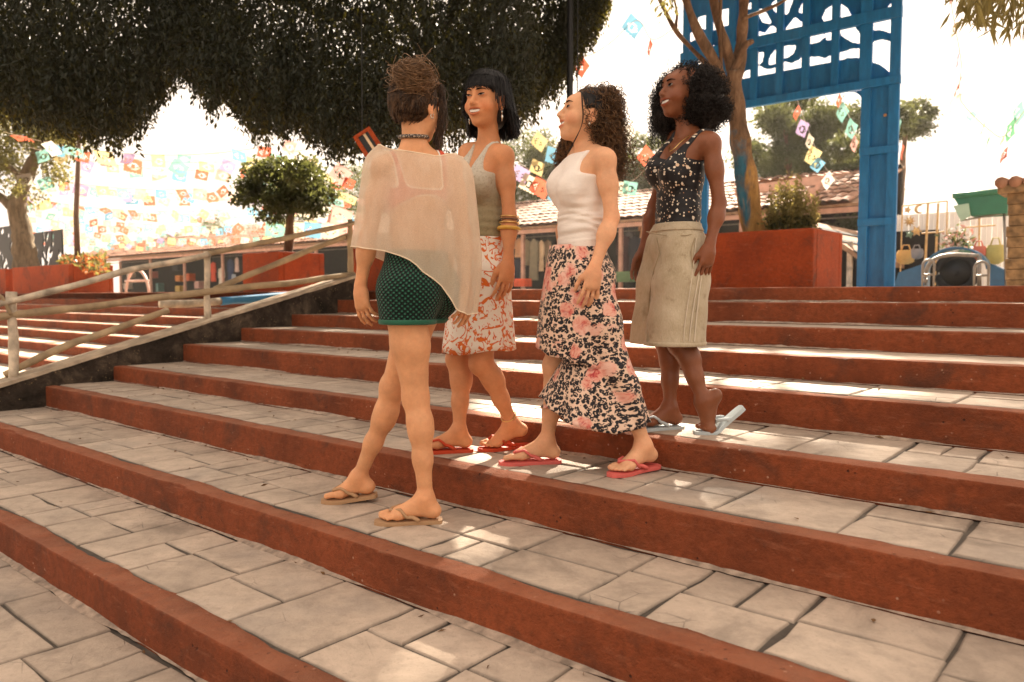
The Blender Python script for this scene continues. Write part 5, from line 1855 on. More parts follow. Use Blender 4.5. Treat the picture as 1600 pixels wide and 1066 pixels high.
# fly-aways and the long front lock
N = 110
d0 = rg.normal(size=(N, 3)); d0 /= np.linalg.norm(d0, axis=1, keepdims=True)
fly = bez([bunc + d0 * rb * .9, bunc + d0 * rb * 1.12 + rg.normal(0, .008, (N, 3)), bunc + d0 * rb * rg.uniform(1.15, 1.45, (N, 1)) + rg.normal(0, .02, (N, 3))], 8)
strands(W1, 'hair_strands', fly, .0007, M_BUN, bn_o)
N = 70
j_ = lambda s_: rg.normal(0, s_, (N, 3))
lock = bez([H1.p(.0, .0, .128) + j_(.012), H1.p(.062, .050, .085) + j_(.010), H1.p(.083, .055, .01) + j_(.008), H1.p(.076, .055, -.06) + j_(.009), H1.p(.060, .055, -.130) + j_(.012)], 18)
strands(W1, 'hair_strands', lock, .0012, M_BROWN, cap_o)
M_TAN = plain('tan_rubber', (.42, .25, .13), .7, .06, 20, .08)
for f_ in (fl, fr):
    flipflop(W1, f_['heel'] - UPV * .002, f_['ball'] - UPV * .002, f_['toe'] - UPV * .002, f_['lat'], f_['inner'], M_TAN, M_TAN, fp=f_['prims'])
PEOPLE.append(W1)

# ================================================================== woman in the halter top and squiggle skirt
D = 3.44
P = lambda x, y, dd=0.0: at_depth(x, y, D + dd)
zt = ZK[2] + SOLE + .003
fr = mkfoot(at_z(736, 699, zt), at_z(655, 702, zt), 'R')
_h = at_z(826, 696, zt)
fl = mkfoot(at_z(826, 694, zt), at_z(752, 699, zt), 'L', lift=at_depth(824, 678, _h[1]))
skin2 = skin_mat('skin_warm_tan', (.62, .275, .125), (.55, .20, .09))
H2 = Frame(P(760, 161, -.02), (-.50, -.86, .02), unit(V3(.03, 0, 1)), 1.02)
J = dict(L_sh=P(788, 244, -.10), R_sh=P(731, 240, .12), neck=P(765, 228, .02), chest=P(756, 286, .01), pelvis=P(751, 412, .0),
         L_el=P(796, 338, -.11), L_wr=P(794, 408, -.15), R_el=P(722, 335, .20), R_wr=P(722, 405, .18),
         L_hip=P(764, 425, -.075), R_hip=P(742, 425, .075), L_kn=P(752, 566, -.05), R_kn=P(716, 560, .04), L_an=fl['ankle'], R_an=fr['ankle'])
J['feet'] = [fl['prims'], fr['prims']]; J['feet_c'] = (fl['ball'] + fr['heel']) / 2
J['hands'] = [hand_prims(J['L_wr'], (-.10, -.08, -1), (-.55, .80, 0), -1, 1.0, .42, thumb=.5), hand_prims(J['R_wr'], (0, -.05, -1), (.5, -.8, 0), 1, .95, .5)]
W2 = Woman(J, H2, 1.0, 'laughing black-haired woman in halter top and white skirt with coral squiggles', skin2, bust=.75, thick=.95, armthick=.93)
W2.lips = (.85, .50, .46)
W2.build_body()
M_BLKH = hair_mat('black_hair', (.005, .0045, .005), (.022, .019, .018), .42, .22)
face_parts(W2, MAT_LASH, eye_open=.62)
zt2, zb2 = P(756, 225)[2], P(750, 374)[2]
def halter(Wm, zlow, vneck, wtop, ztop=.17, backz=-.03):
    Cc, rc_, up_, fc_ = Wm.J['chest'], Wm.rc, Wm.up, Wm.fc
    def fn(X, Y, Z):
        d_ = [X - Cc[0], Y - Cc[1], Z - Cc[2]]
        xl = sum(d_[i] * rc_[i] for i in range(3)); zl = sum(d_[i] * up_[i] for i in range(3)); yl = sum(d_[i] * fc_[i] for i in range(3))
        w = np.interp(zl, [-.3, -.02, .03, .08, .13, .17, .22], [.3, .20, .105, .080, wtop + .008, wtop, wtop])
        r = np.abs(xl) - w
        if vneck:
            v = np.where(zl > .015, (zl - .015) * .36, -.05)
            r = np.maximum(r, np.where(yl > -.02, v - np.abs(xl), -.05))
        r = np.maximum(r, np.where(yl < -.01 - .0 * zl, zl - backz, -.05))
        r = np.maximum(r, zl - ztop - (.06 * np.clip(-yl / .05, 0, 1) if not vneck else 0))
        return np.maximum(r, zlow - Z)
    return fn
W2.cloth('halter_top', W2.torso + [Cone(J['neck'] - UPV * .02, H2.p(0, -.02, -.06), .047, .045, .03)], lambda X, Y, Z: .007 + .0018 * np.sin(Z * 190 + 9 * X + 5 * Y) * np.clip((zt2 - .22 - Z) / .1, 0, 1), halter(W2, zb2, True, .062), graded_mat(zb2, zt2 - .08), .0055)
rows = ring_loft([(372, 718, 781, 0, .098), (395, 712, 787, 0, .120), (430, 705, 796, 0, .140), (480, 699, 800, 0, .150), (548, 690, 806, 0, .165)], 120, D,
                 lambda a, t: (.004 * np.sin(5 * a + .5) + .0045 * np.sin(9 * a + 2.2 + t)) * t ** 1.3)
rows[-1][:, 2] += .006 * np.sin(4 * np.linspace(0, 6.28, 120)); rows[-1][:, 2] += (rows[-1][:, 0] - P(748, 548)[0]) * .06
rows = fit_rows(rows, W2.groups[0:3], .008)
V, Fq = loft(rows)
solid(mobj('skirt', V, Fq, squiggle_mat(P(749, 450)), W2.root, True), .003)
# hair: fringe, crown and shaggy back
cap_o = shell_cap(W2, 'hair', [Ell(H2.p(0, -.014, .040), (.080, .095, .085), H2.M, .01), Ell(H2.p(0, -.055, -.02), (.073, .055, .09), H2.M, .03)],
                  [Ell(H2.p(0, .088, -.055), (.068, .075, .098), H2.M, .008), Ell(H2.p(0, .085, .0), (.062, .06, .050), H2.M, .008)], M_BLKH)
rg = np.random.default_rng(5)
N = 2300
az = rg.uniform(-np.pi, np.pi, N)                   # 0 = right, pi/2 = front
front = np.clip((np.sin(az) - .45) / .3, 0, 1)
crown = np.stack([rg.normal(0, .006, N), rg.normal(-.014, .008, N), np.full(N, .131)], 1)
def onE(el_, k_=1.0):
    return np.stack([np.cos(el_) * np.cos(az) * .091 * k_, -.014 + np.cos(el_) * np.sin(az) * .108 * k_, .041 + np.sin(el_) * .099 * k_], 1)
jit = rg.normal(0, 1, N)
tuck = np.clip((np.sin(az) + .15) / .35, 0, 1) * (1 - front)          # locks beside the face
e_end = front * (.12 + .05 * jit) + (1 - front) * (-.02)
q0, q1, q2 = onE(rg.uniform(.95, 1.48, N)), onE(rg.uniform(.65, .88, N)), onE(.40 + .12 * front)
q3 = onE(e_end, 1.015)
drop = np.where(front > .5, .012 + .006 * jit, np.where(tuck > .5, .05 + .028 * np.abs(jit), .135 + .035 * rg.uniform(-1, 1, N)))
outw = np.stack([np.cos(az), np.sin(az) * .9, np.zeros(N)], 1)
lean = np.where(front > .5, -.006, .004 + .02 * (1 - tuck))
q4 = q3 + outw * lean[:, None] * .6 - V3(0, 0, 1) * drop[:, None] * .5 + rg.normal(0, .003, (N, 3))
q5 = q3 + outw * lean[:, None] - V3(0, 0, 1) * drop[:, None] + rg.normal(0, .006, (N, 3)) + V3(0, -.018, 0) * (drop[:, None] > .1)
Kp = np.array([crown, q0, q1, q2, q3, q4, q5])
okm = ~((np.sin(az) > .30) & (np.abs(np.cos(az)) > .55) & (rg.random(N) < .45)) & ~((np.cos(az) < 0) & (np.sin(az) > -.12) & (front < .5) & (rg.random(N) < .85))
paths = bez(Kp[:, okm], 16)
paths = H2.o + H2.sc * (paths @ H2.M)
strands(W2, 'hair_strands', paths, .0019, M_BLKH, cap_o)
fw_ = paths[rg.integers(0, len(paths), 150)]
strands(W2, 'hair_strands', H2.o + (fw_ - H2.o) * (1 + rg.uniform(.02, .09, (150, 1, 1)) * np.linspace(.3, 1, fw_.shape[1])[None, :, None]) + rg.normal(0, .003, (150, 1, 3)), .0007, M_BLKH, cap_o)
for sg in (1, -1):
    MB().tube([H2.p(sg * .079, .002, -.036), H2.p(sg * .081, .003, -.052)], .003, 6).tube([H2.p(sg * .081, .003, -.054), H2.p(sg * .082, .003, -.062), H2.p(sg * .082, .003, -.084)], [.002, .0055, .002], 6).build('earring', M_SILVER, W2.root, True)
M_AMBER = plain('amber_bangle', (.62, .34, .045), .25, .1, 20, 0, spec=.6)
fa = unit(J['L_wr'] - J['L_el'])
def bangle(p, r, th_, m, Wm, nm='bangle', tilt=.15):
    u_ = unit(np.cross(fa, V3(1, .2, 0))); w_2 = np.cross(fa, u_)
    pts = np.array([p + (u_ * math.cos(a_) + w_2 * math.sin(a_)) * r + fa * tilt * r * math.cos(a_) for a_ in np.linspace(0, 2 * np.pi, 30)])
    V, Fq = tubes(pts[None], th_, 8); return mobj(nm, V, Fq, m, Wm.root, True)
bangle(J['L_el'] + fa * .055, .043, .0085, M_AMBER, W2); bangle(J['L_el'] + fa * .030, .041, .0032, M_GOLD, W2); bangle(J['L_el'] + fa * .016, .040, .0030, plain('dark_bangle', (.12, .07, .04), .4), W2)
bangle(J['L_el'] + fa * .004, .039, .0026, M_GOLD, W2)
fa = unit(J['L_an'] - J['L_kn']); bangle(J['L_an'] - fa * .035, .0345, .0026, M_GOLD, W2, 'anklet', .3)
M_ORED = plain('orange_red_rubber', (.52, .055, .014), .6, .06, 20, .08)
flipflop(W2, fr['heel'] - UPV * .002, fr['ball'] - UPV * .002, fr['toe'] - UPV * .002, fr['lat'], fr['inner'], M_ORED, M_ORED, fp=fr['prims'])
flipflop(W2, at_z(826, 694, zt) + UPV * .004, fl['ball'] - UPV * .002, fl['toe'] - UPV * .002, fl['lat'], fl['inner'], M_ORED, M_ORED, fp=fl['prims'])
PEOPLE.append(W2)

# ================================================================== woman in white top and rose-leopard skirt
D = 3.12
P = lambda x, y, dd=0.0: at_depth(x, y, D + dd)
zt = ZK[2] + SOLE + .003
fr = mkfoot(at_z(873, 716, zt), at_z(784, 719, zt), 'R', .97)
fl = mkfoot(at_z(1024, 727, zt), at_z(957, 738, zt), 'L', .97, lift=at_z(1024, 727, zt) + UPV * .022)
skin3 = skin_mat('skin_peach', (.72, .385, .215), (.66, .27, .14))
H3 = Frame(P(915, 184, -.0), (-.93, -.22, .24), unit(V3(.25, 0, 1)), .96)
J = dict(L_sh=P(946, 250, -.12), R_sh=P(902, 244, .15), neck=P(918, 234, .02), chest=P(909, 290, .01), pelvis=P(909, 418, .0),
         L_el=P(956, 340, -.14), L_wr=P(929, 418, -.19), R_el=P(884, 338, .20), R_wr=P(876, 410, .18),
         L_hip=P(918, 432, -.085), R_hip=P(904, 432, .075), L_kn=P(962, 575, -.10), R_kn=P(868, 572, .06), L_an=fl['ankle'], R_an=fr['ankle'])
J['feet'] = [fl['prims'], fr['prims']]; J['feet_c'] = (fl['ball'] + fr['heel']) / 2
J['hands'] = [hand_prims(J['L_wr'], (-.14, -.05, -1), (-.35, .92, 0), -1, .92, .38, thumb=.75), hand_prims(J['R_wr'], (-.1, 0, -1), (.2, -.9, 0), 1, .9, .5)]
W3 = Woman(J, H3, .93, 'curly-haired woman in white sleeveless top and pink rose leopard-print skirt', skin3, bust=.5, armthick=.97)
W3.lips = (.85, .42, .40)
W3.build_body()
face_parts(W3, MAT_LASH, eye_open=.75)
zb3 = P(905, 390)[2]
M_WHITE = fabric('white_jersey', (.84, .76, .69), .85, 900, .35, .05)
W3.cloth('top', W3.torso + [Cone(J['neck'] - UPV * .02, H3.p(0, -.02, -.06), .045, .043, .03)],
         lambda X, Y, Z: .009 + (.0034 * np.sin(Z * 165 + 26 * X + 9 * Y + 2.2 * np.sin(Z * 40 + 24 * X + 14 * Y)) + .0020 * np.sin(Z * 260 - 30 * X + 2 * np.sin(Z * 60))) * np.clip((zb3 + .24 - Z) / .12, 0, 1) * np.clip((Z - zb3) / .05, 0, 1), halter(W3, zb3, False, .070, ztop=.118, backz=.02), M_WHITE, .005)
# raised neckline band crossing the chest
M_ROSE = rose_leopard_mat(P(908, 480))
rows = ring_loft([(384, 858, 938, 0, .095), (405, 852, 956, -.01, .125), (440, 846, 967, -.01, .140), (490, 841, 967, -.01, .140), (560, 838, 972, -.01, .138)], 130, D,
                 lambda a, t: (.0035 * np.sin(7 * a) + .003 * np.sin(12 * a + 1 + 2 * t)) * t)
a_ = np.linspace(0, 2 * np.pi, 130, endpoint=False)
hemz = np.interp(np.cos(a_), [-1, -.6, 0, 1], [P(838, 543)[2], P(850, 556)[2], P(900, 566)[2], P(970, 580)[2]])
zr0 = rows[0][:, 2]
for i in range(len(rows)):
    t = i / (len(rows) - 1)
    rows[i][:, 2] = zr0 + (hemz - zr0) * t + .004 * np.sin(11 * a_) * t
rows = fit_rows(rows, W3.groups[0:3], .008)
V, Fq = loft(rows)
sk = solid(mobj('skirt', V, Fq, M_ROSE, W3.root, True), .003)
# diagonal flounce, gathered along a seam and flaring to the hem
na = 150
a_ = np.linspace(0, 2 * np.pi, na, endpoint=False)
cx_ = np.cos(a_)
rows = []
for t in np.linspace(0, 1, 26):
    xl_t, xr_t = 884 + (846 - 884) * t, 968 + (1013 - 968) * t ** .9
    py_t = np.interp(cx_, [-1, -.3, .4, 1], [552, 556, 548, 520])
    py_b = np.interp(cx_, [-1, -.85, -.55, 0, .4, .8, 1], [620, 640, 660, 674, 679, 670, 660])
    py = py_t + (py_b - py_t) * t
    rip = (.010 * np.sin(6 * a_ + .8) + .010 * np.sin(10 * a_ + 2.4)) * t ** 1.2
    rd = .112 + .055 * t
    px = (xl_t + xr_t) / 2 + ((xr_t - xl_t) / 2 + rip * 390) * cx_
    rows.append([at_depth(px[i], py[i], D - .012 + (rd + rip[i]) * math.sin(a_[i])) for i in range(na)])
rows = fit_rows(rows, W3.groups[1:3], .012, 1)
V, Fq = loft(rows)
solid(mobj('flounce', V, Fq, M_ROSE, sk, True), .003)
M_CURL = hair_mat('curly_brown_hair', (.030, .016, .009), (.26, .135, .058), .42, .3)
cap_o = shell_cap(W3, 'hair', [Ell(H3.p(0, -.016, .038), (.079, .093, .086), H3.M, .01), Ell(H3.p(0, -.06, -.01), (.060, .045, .06), H3.M, .02)],
                  [Ell(H3.p(0, .085, -.035), (.10, .072, .125), H3.M, .012), Ell(H3.p(.08, .0, -.02), (.024, .035, .045), H3.M, .01), Ell(H3.p(-.08, .0, -.02), (.024, .035, .045), H3.M, .01), Ell(H3.p(0, -.02, -.10), (.12, .12, .05), H3.M, .02)], M_BLKH)
rg = np.random.default_rng(9)
N = 950
root_ = P(922, 152, .0)
def jj(s_, n_=N): return rg.normal(0, s_, (n_, 3))
ex = rg.uniform(0, 1, (N, 1))
tgt1 = np.array([P(x, y, d_) for x, y, d_ in zip(rg.uniform(914, 968, N), rg.uniform(137, 200, N), rg.uniform(-.075, .06, N))])
endy = rg.uniform(215, 285, N); endx = np.interp(endy, [205, 240, 285], [945, 955, 966]) + rg.normal(0, 13, N)
short = rg.random(N) < .45
endy = np.where(short, rg.uniform(165, 225, N), endy); endx = np.where(short, rg.uniform(918, 970, N), endx)
tgt2 = np.array([P(x, y, d_) for x, y, d_ in zip(endx, endy, rg.uniform(-.06, .08, N))])
midp = (tgt1 + tgt2) / 2 + np.array([.018, 0, 0]) + jj(.010)
paths = curl(bez([root_ + jj(.012), tgt1 + jj(.008), midp, tgt2], 54), .0075, 190, rg)
strands(W3, 'hair_curls', paths, .00135, M_CURL, cap_o)
core = mesh_sdf([[Ell(P(938, 176, .05), (.040, .040, .055), None, .02), Cone(P(944, 195, .06), P(956, 245, .07), .036, .020, .03)]], P(850, 330) - .15, P(1030, 80) + .15, .008)
mobj('hair_mass', *core, M_BLKH, cap_o, True)
N = 260
fx = rg.uniform(868, 890, N)
paths = curl(bez([np.array([P(898, 190, .09)] * N) + rg.normal(0, .012, (N, 3)), np.array([P(x + 8, 222, .10) for x in fx]), np.array([P(x, y, .10) for x, y in zip(fx, rg.uniform(240, 276, N))]) + rg.normal(0, .008, (N, 3))], 30), .008, 180, rg)
strands(W3, 'hair_curls', paths, .0013, M_CURL, cap_o)
N = 5
lock = bez([np.array([H3.p(-.045, .062, .095)] * N), np.array([H3.p(-.074, .048, .03)] * N) + rg.normal(0, .0015, (N, 3)), np.array([H3.p(-.078, .030, -.05)] * N) + rg.normal(0, .002, (N, 3)), np.array([P(890, 236, -.08)] * N) + rg.normal(0, .003, (N, 3))], 18)
strands(W3, 'hair_strands', lock, .0009, M_BLKH, cap_o)
MB().tube([H3.p(-.079, .0, -.034), H3.p(-.081, .0, -.040)], [.003, .0045], 8).build('earring', plain('pearl', (.8, .72, .62), .2, .02, 9, 0), W3.root, True)
M_PINK = plain('pink_rubber', (.66, .13, .11), .6, .06, 20, .08)
flipflop(W3, fr['heel'] - UPV * .002, fr['ball'] - UPV * .002, fr['toe'] - UPV * .002, fr['lat'], fr['inner'], M_PINK, M_PINK, fp=fr['prims'])
flipflop(W3, at_z(1024, 727, zt) + UPV * .006, fl['ball'] - UPV * .002, fl['toe'] - UPV * .002, fl['lat'], fl['inner'], M_PINK, M_PINK, fp=fl['prims'])
PEOPLE.append(W3)

# ================================================================== woman with the afro
D = 3.33
P = lambda x, y, dd=0.0: at_depth(x, y, D + dd)
zt = ZK[3] + SOLE + .003
fr = mkfoot(at_z(1063, 663, zt), at_z(990, 667, zt), 'R', .97)
_t = at_z(1089, 672, zt)
_heel0 = _t + unit(V3(1.0, .08, 0)) * .235
fl = mkfoot(_heel0, _t, 'L', .97, lift=at_depth(1131, 606, _t[1] + .01), bendf=.70)
skin4 = skin_mat('skin_deep_brown', (.22, .078, .034), (.18, .05, .022), .40)
H4 = Frame(P(1068, 147, .0), (-.90, -.38, .10), UPV, .98)
J = dict(L_sh=P(1111, 224, -.12), R_sh=P(1056, 218, .14), neck=P(1076, 212, .02), chest=P(1064, 268, .01), pelvis=P(1056, 384, .0),
         L_el=P(1124, 318, -.13), L_wr=P(1109, 382, -.17), R_el=P(1022, 322, .21), R_wr=P(1004, 394, .17),
         L_hip=P(1066, 398, -.08), R_hip=P(1048, 398, .075), L_kn=P(1062, 535, -.05), R_kn=P(1042, 530, .05), L_an=fl['ankle'], R_an=fr['ankle'])
J['feet'] = [fl['prims'], fr['prims']]; J['feet_c'] = (fl['ball'] + fr['heel']) / 2
J['hands'] = [hand_prims(J['L_wr'], (-.16, -.02, -1), (-.5, .8, 0), -1, .98, .36, thumb=.45), hand_prims(J['R_wr'], (-.3, -.05, -1), (.4, -.8, .1), 1, .92, .6)]
W4 = Woman(J, H4, .96, 'smiling woman with a black afro in spotted tank top and khaki denim shorts', skin4, bust=.72, thick=.95, armthick=.92)
W4.lips = (1.25, .80, .80)
W4.build_body()
face_parts(W4, MAT_LASH, eye_open=.9)
zb4 = P(1060, 358)[2]
def tank(Wm, zlow):
    Cc, rc_, up_, fc_ = Wm.J['chest'], Wm.rc, Wm.up, Wm.fc
    def fn(X, Y, Z):
        d_ = [X - Cc[0], Y - Cc[1], Z - Cc[2]]
        xl = sum(d_[i] * rc_[i] for i in range(3)); zl = sum(d_[i] * up_[i] for i in range(3)); yl = sum(d_[i] * fc_[i] for i in range(3))
        w = np.interp(zl, [-.3, -.01, .03, .07, .16], [.3, .22, .108, .094, .098])
        r = np.abs(xl) - w
        v = np.interp(zl, [.02, .05, .09, .15], [-.06, .040, .062, .072])
        v2 = np.interp(zl, [.05, .08, .12], [-.05, .045, .07])
        r = np.maximum(r, np.where(yl > -.0, v, v2) - np.abs(xl))
        return np.maximum(r, zlow - Z)
    return fn
W4.cloth('tank_top', W4.torso, lambda X, Y, Z: .006 + .001 * np.sin(Z * 160 + 20 * X), tank(W4, zb4), dots_mat(P(1062, 300)), .005)
M_DEN = denim_mat(P(1050, 440))
zp0, zp1 = P(1056, 351)[2], P(1050, 538)[2]
near_leg = [Cone(P(1066, 386, -.055), P(1064, 440, -.07), .096, .105, .03), Cone(P(1064, 440, -.07), P(1053, 552, -.08), .105, .120, .03)]
far_leg = [Cone(P(1046, 386, .055), P(1036, 440, .07), .094, .098, .03), Cone(P(1036, 440, .07), P(1019, 552, .06), .098, .098, .03)]
pelv = W4.torso[5:7] + [W4.torso[7]]
den = W4.cloth('denim_shorts', None, lambda X, Y, Z: .009 + .0016 * np.sin(Z * 38 + 24 * X + 11 * Y) * np.clip((zp0 - Z) / .2, 0, 1), lambda X, Y, Z: np.maximum(Z - zp0, zp1 - Z) + 0 * X + 0 * Y, M_DEN, .006, groups=[pelv, near_leg, far_leg], kg=.012)
W4.cloth('waistband', None, .0145, lambda X, Y, Z: np.maximum(Z - zp0 - .003, zp0 - .034 - Z) + 0 * X + 0 * Y, M_DEN, .005, parent=den, groups=[pelv, near_leg, far_leg], kg=.012)
M_SEAM = fabric('pale_seam', (.60, .52, .40))
M_SEAMD = fabric('brown_stitch', (.36, .28, .17))
def seam(pts, r, m, nm='seam'):
    pts = bez(np.array(pts)[:, None], 24)
    V, Fq = tubes(pts, r, 6)
    return mobj(nm, V, Fq, m, den, True)
# vertical panel seams on the near side of the shorts
hemtub = mesh_sdf([near_leg], P(900, 700) - .3, P(1200, 300) + .3, .007, None, .03, lambda D_, X, Y, Z: smax(D_ - .0125, np.maximum(Z - zp1 - .020, zp1 - Z) + 0 * X + 0 * Y, .003))
mobj('hem', hemtub[0], hemtub[1], M_DEN, den, True)
dg = [pelv, near_leg, far_leg]
S_ = lambda pts, off=.0135: [on_surface(x, y, dg, off, D - .35, D + .2) for x, y in pts]
seam(S_([(1088, 372), (1084, 410), (1078, 455), (1071, 500), (1068, 534)]), .0022, M_SEAM)
seam(S_([(1098, 420), (1093, 455), (1088, 500), (1085, 534)]), .0028, M_SEAM); seam(S_([(1092, 430), (1086, 465), (1080, 505), (1077, 534)]), .0028, M_SEAM)
seam(S_([(1026, 372), (1030, 395), (1021, 425), (1014, 470), (1011, 534)], .0135), .0024, M_SEAMD)
seam(S_([(1010, 362), (1040, 368), (1070, 368), (1098, 362)], .0135), .0018, M_SEAMD)
seam(S_([(1086, 372), (1080, 392), (1083, 420)]), .0016, M_SEAMD)
# afro: core + thousands of tight curls
M_AFRO = hair_mat('afro_hair', (.006, .005, .005), (.030, .022, .018), .5, .2)
Rc = P(1082, 148, .025)
core_o = shell_cap(W4, 'hair', [Ell(P(1085, 148, .03), (.120, .115, .105), None, .03), Ell(P(1096, 172, .02), (.098, .105, .085), None, .03), Ell(P(1040, 176, .13), (.060, .060, .105), None, .03)],
                   [Ell(H4.p(-.012, .088, -.02), (.086, .085, .108), H4.M, .02)], M_AFRO, .006)
rg = np.random.default_rng(13)
N = 2500
dd = rg.normal(size=(N, 3)); dd /= np.linalg.norm(dd, axis=1, keepdims=True)
lim = np.array([.158, .150, .138])
outp = Rc + dd * lim * rg.uniform(.80, 1.07, (N, 1)) + np.where(dd[:, 2:3] < -.15, 1, 0) * V3(.01, 0, -.018)
inp = Rc + dd * np.array([.075, .075, .07])
# falling curls on the far side of the face
nf = 420
fo = np.array([P(x, y, d_) for x, y, d_ in zip(rg.uniform(1012, 1046, nf), rg.uniform(150, 232, nf), rg.uniform(.08, .22, nf))])
fi = np.array([P(1046, 135, .10)] * nf) + rg.normal(0, .03, (nf, 3))
nb_3 = 1100
d3 = rg.normal(size=(nb_3, 3)); d3[:, 2] = -np.abs(d3[:, 2]) * .8 + .25; d3 /= np.linalg.norm(d3, axis=1, keepdims=True)
c3 = P(1097, 172, .02)
outp = np.vstack([outp, fo, c3 + d3 * np.array([.125, .128, .108]) * rg.uniform(.85, 1.1, (nb_3, 1))]); inp = np.vstack([inp, fi, c3 + d3 * .06])
q = H4.inv(outp)
okm = ~((q[:, 1] > .035) & (np.abs(q[:, 0] + .01) < .082) & (q[:, 2] < .072) & (q[:, 2] > -.22))
q2 = H4.inv((outp + inp) / 2)
okm &= ~((q2[:, 1] > .055) & (np.abs(q2[:, 0]) < .07) & (q2[:, 2] < .06) & (q2[:, 2] > -.2))
outp, inp = outp[okm], inp[okm]
n_ = len(outp)
paths = curl(bez([inp, (inp + outp) / 2 + rg.normal(0, .010, (n_, 3)), outp], 27), .0058, 300, rg)
strands(W4, 'hair_curls', paths, .0013, M_AFRO, core_o)
neckp = [P(1040, 236, -.02), P(1046, 238, -.06)]
chain = bez(np.array([[J['neck'] + V3(.02, -.050, .012)], [P(1064, 222, -.085)], [P(1054, 232, -.100)], [P(1046, 236, -.06)], [P(1046, 224, .06)]]), 40)
V, Fq = tubes(chain, .0022, 6); mobj('necklace', V, Fq, M_GOLD, W4.root, True)
M_PALEB = plain('pale_blue_rubber', (.44, .50, .52), .6, .05, 20, .08)
flipflop(W4, fr['heel'] - UPV * .002, fr['ball'] - UPV * .002, fr['toe'] - UPV * .002, fr['lat'], fr['inner'], M_PALEB, M_PALEB, fp=fr['prims'])
_b = fl['ball'] - UPV * .002
flipflop(W4, _b + unit(at_depth(1158, 634, _b[1] + .02) - _b) * .150, _b, fl['toe'] - UPV * .002, fl['lat'], fl['inner'], M_PALEB, M_PALEB, fp=fl['prims'])
PEOPLE.append(W4)
# ================================================================== MARKET AND SMALL THINGS
M_TILE = plain('clay_tile', (.30, .15, .09), .85, .35, 3, .4, 20)
M_WOOD = plain('market_timber', (.28, .16, .09), .85, .3, 5, .3)
M_PINKW = plain('pinkish_timber', (.52, .30, .22), .85, .2, 5, .3)
M_DARKW = plain('dark_back_wall', (.010, .007, .005), .95, .3, 3, .2)
M_STEEL = plain('dull_steel', (.20, .17, .14), .5, .25, 12, .1, metal=.4)
M_BLACK = plain('black_metal', (.006, .0055, .005), .5, .2, 10, .1)
M_POLEB = plain('brown_pole', (.11, .065, .04), .7, .25, 8, .2)

def tiled_roof(name, a0, a1, b0, b1, z0, z1, parent, pitch=.26, rowl=.42):
    """barrel tiles laid in overlapping rows"""
    n = int((a1 - a0) / pitch); rows_ = max(2, int(math.hypot(b1 - b0, z1 - z0) / rowl))
    Vs, Fs = [], []
    k = 0
    rg_ = np.random.default_rng(2)
    ang = np.linspace(0, math.pi, 6)
    for j in range(rows_):
        t0, t1 = j / rows_, min(1.03, (j + 1.12) / rows_)
        for i in range(n):
            ac = a0 + (i + .5) * pitch + rg_.normal(0, .012)
            for e_, (t, lift) in enumerate(((t0, .035), (t1, .0))):
                b_ = b0 + (b1 - b0) * t; z_ = z0 + (z1 - z0) * t + lift + rg_.normal(0, .006)
                for a_ in ang:
                    Vs.append(EA * (ac + math.cos(a_) * pitch * .56) + EN * b_ + UPV * (z_ + math.sin(a_) * .075))
            for q in range(5):
                Fs.append((k + q, k + q + 1, k + 6 + q + 1, k + 6 + q))
            k += 12
    o = mobj(name, np.array(Vs), np.array(Fs), M_TILE, parent, False)
    o['kind'] = 'stuff'
    return o

row = empty('market_row', S(-25, 19.5, PLAZA), 'long tiled-roof market row behind the planters', 'building')
A0, A1 = -52.0, -5.5
zE, zR = 3.34, 4.65
MB().box(S((A0 + A1) / 2, 22.4, zR / 2 + PLAZA / 2 - .05), EA * (A1 - A0) / 2, EN * .08, UPV * (zR - PLAZA) / 2).build('wall', M_DARKW, row)
roof_o = MB().prism([S(A0, 18.8, zE - .06), S(A0, 22.6, zR - .06), S(A0, 22.6, zR - .12), S(A0, 18.8, zE - .12)], EA * (A1 - A0)).build('roof', M_WOOD, row)
tiled_roof('roof_tiles', A0, A1, 18.75, 22.7, zE - .05, zR - .04, roof_o)
MB().box(S((A0 + A1) / 2, 18.9, zE - .19), EA * (A1 - A0) / 2, EN * .05, UPV * .06).build('eave_beam', M_PINKW, row)
for a in np.arange(A0 + .4, A1, 3.6):
    MB().box(S(a, 19.0, (PLAZA + zE - .26) / 2), EA * .05, EN * .05, UPV * (zE - .26 - PLAZA) / 2).build('post', M_PINKW, row)
MB().tube([S(A0, 19.35, 3.02), S(A1, 19.35, 3.02)], .02, 6).build('hanging_rail', M_STEEL, row)

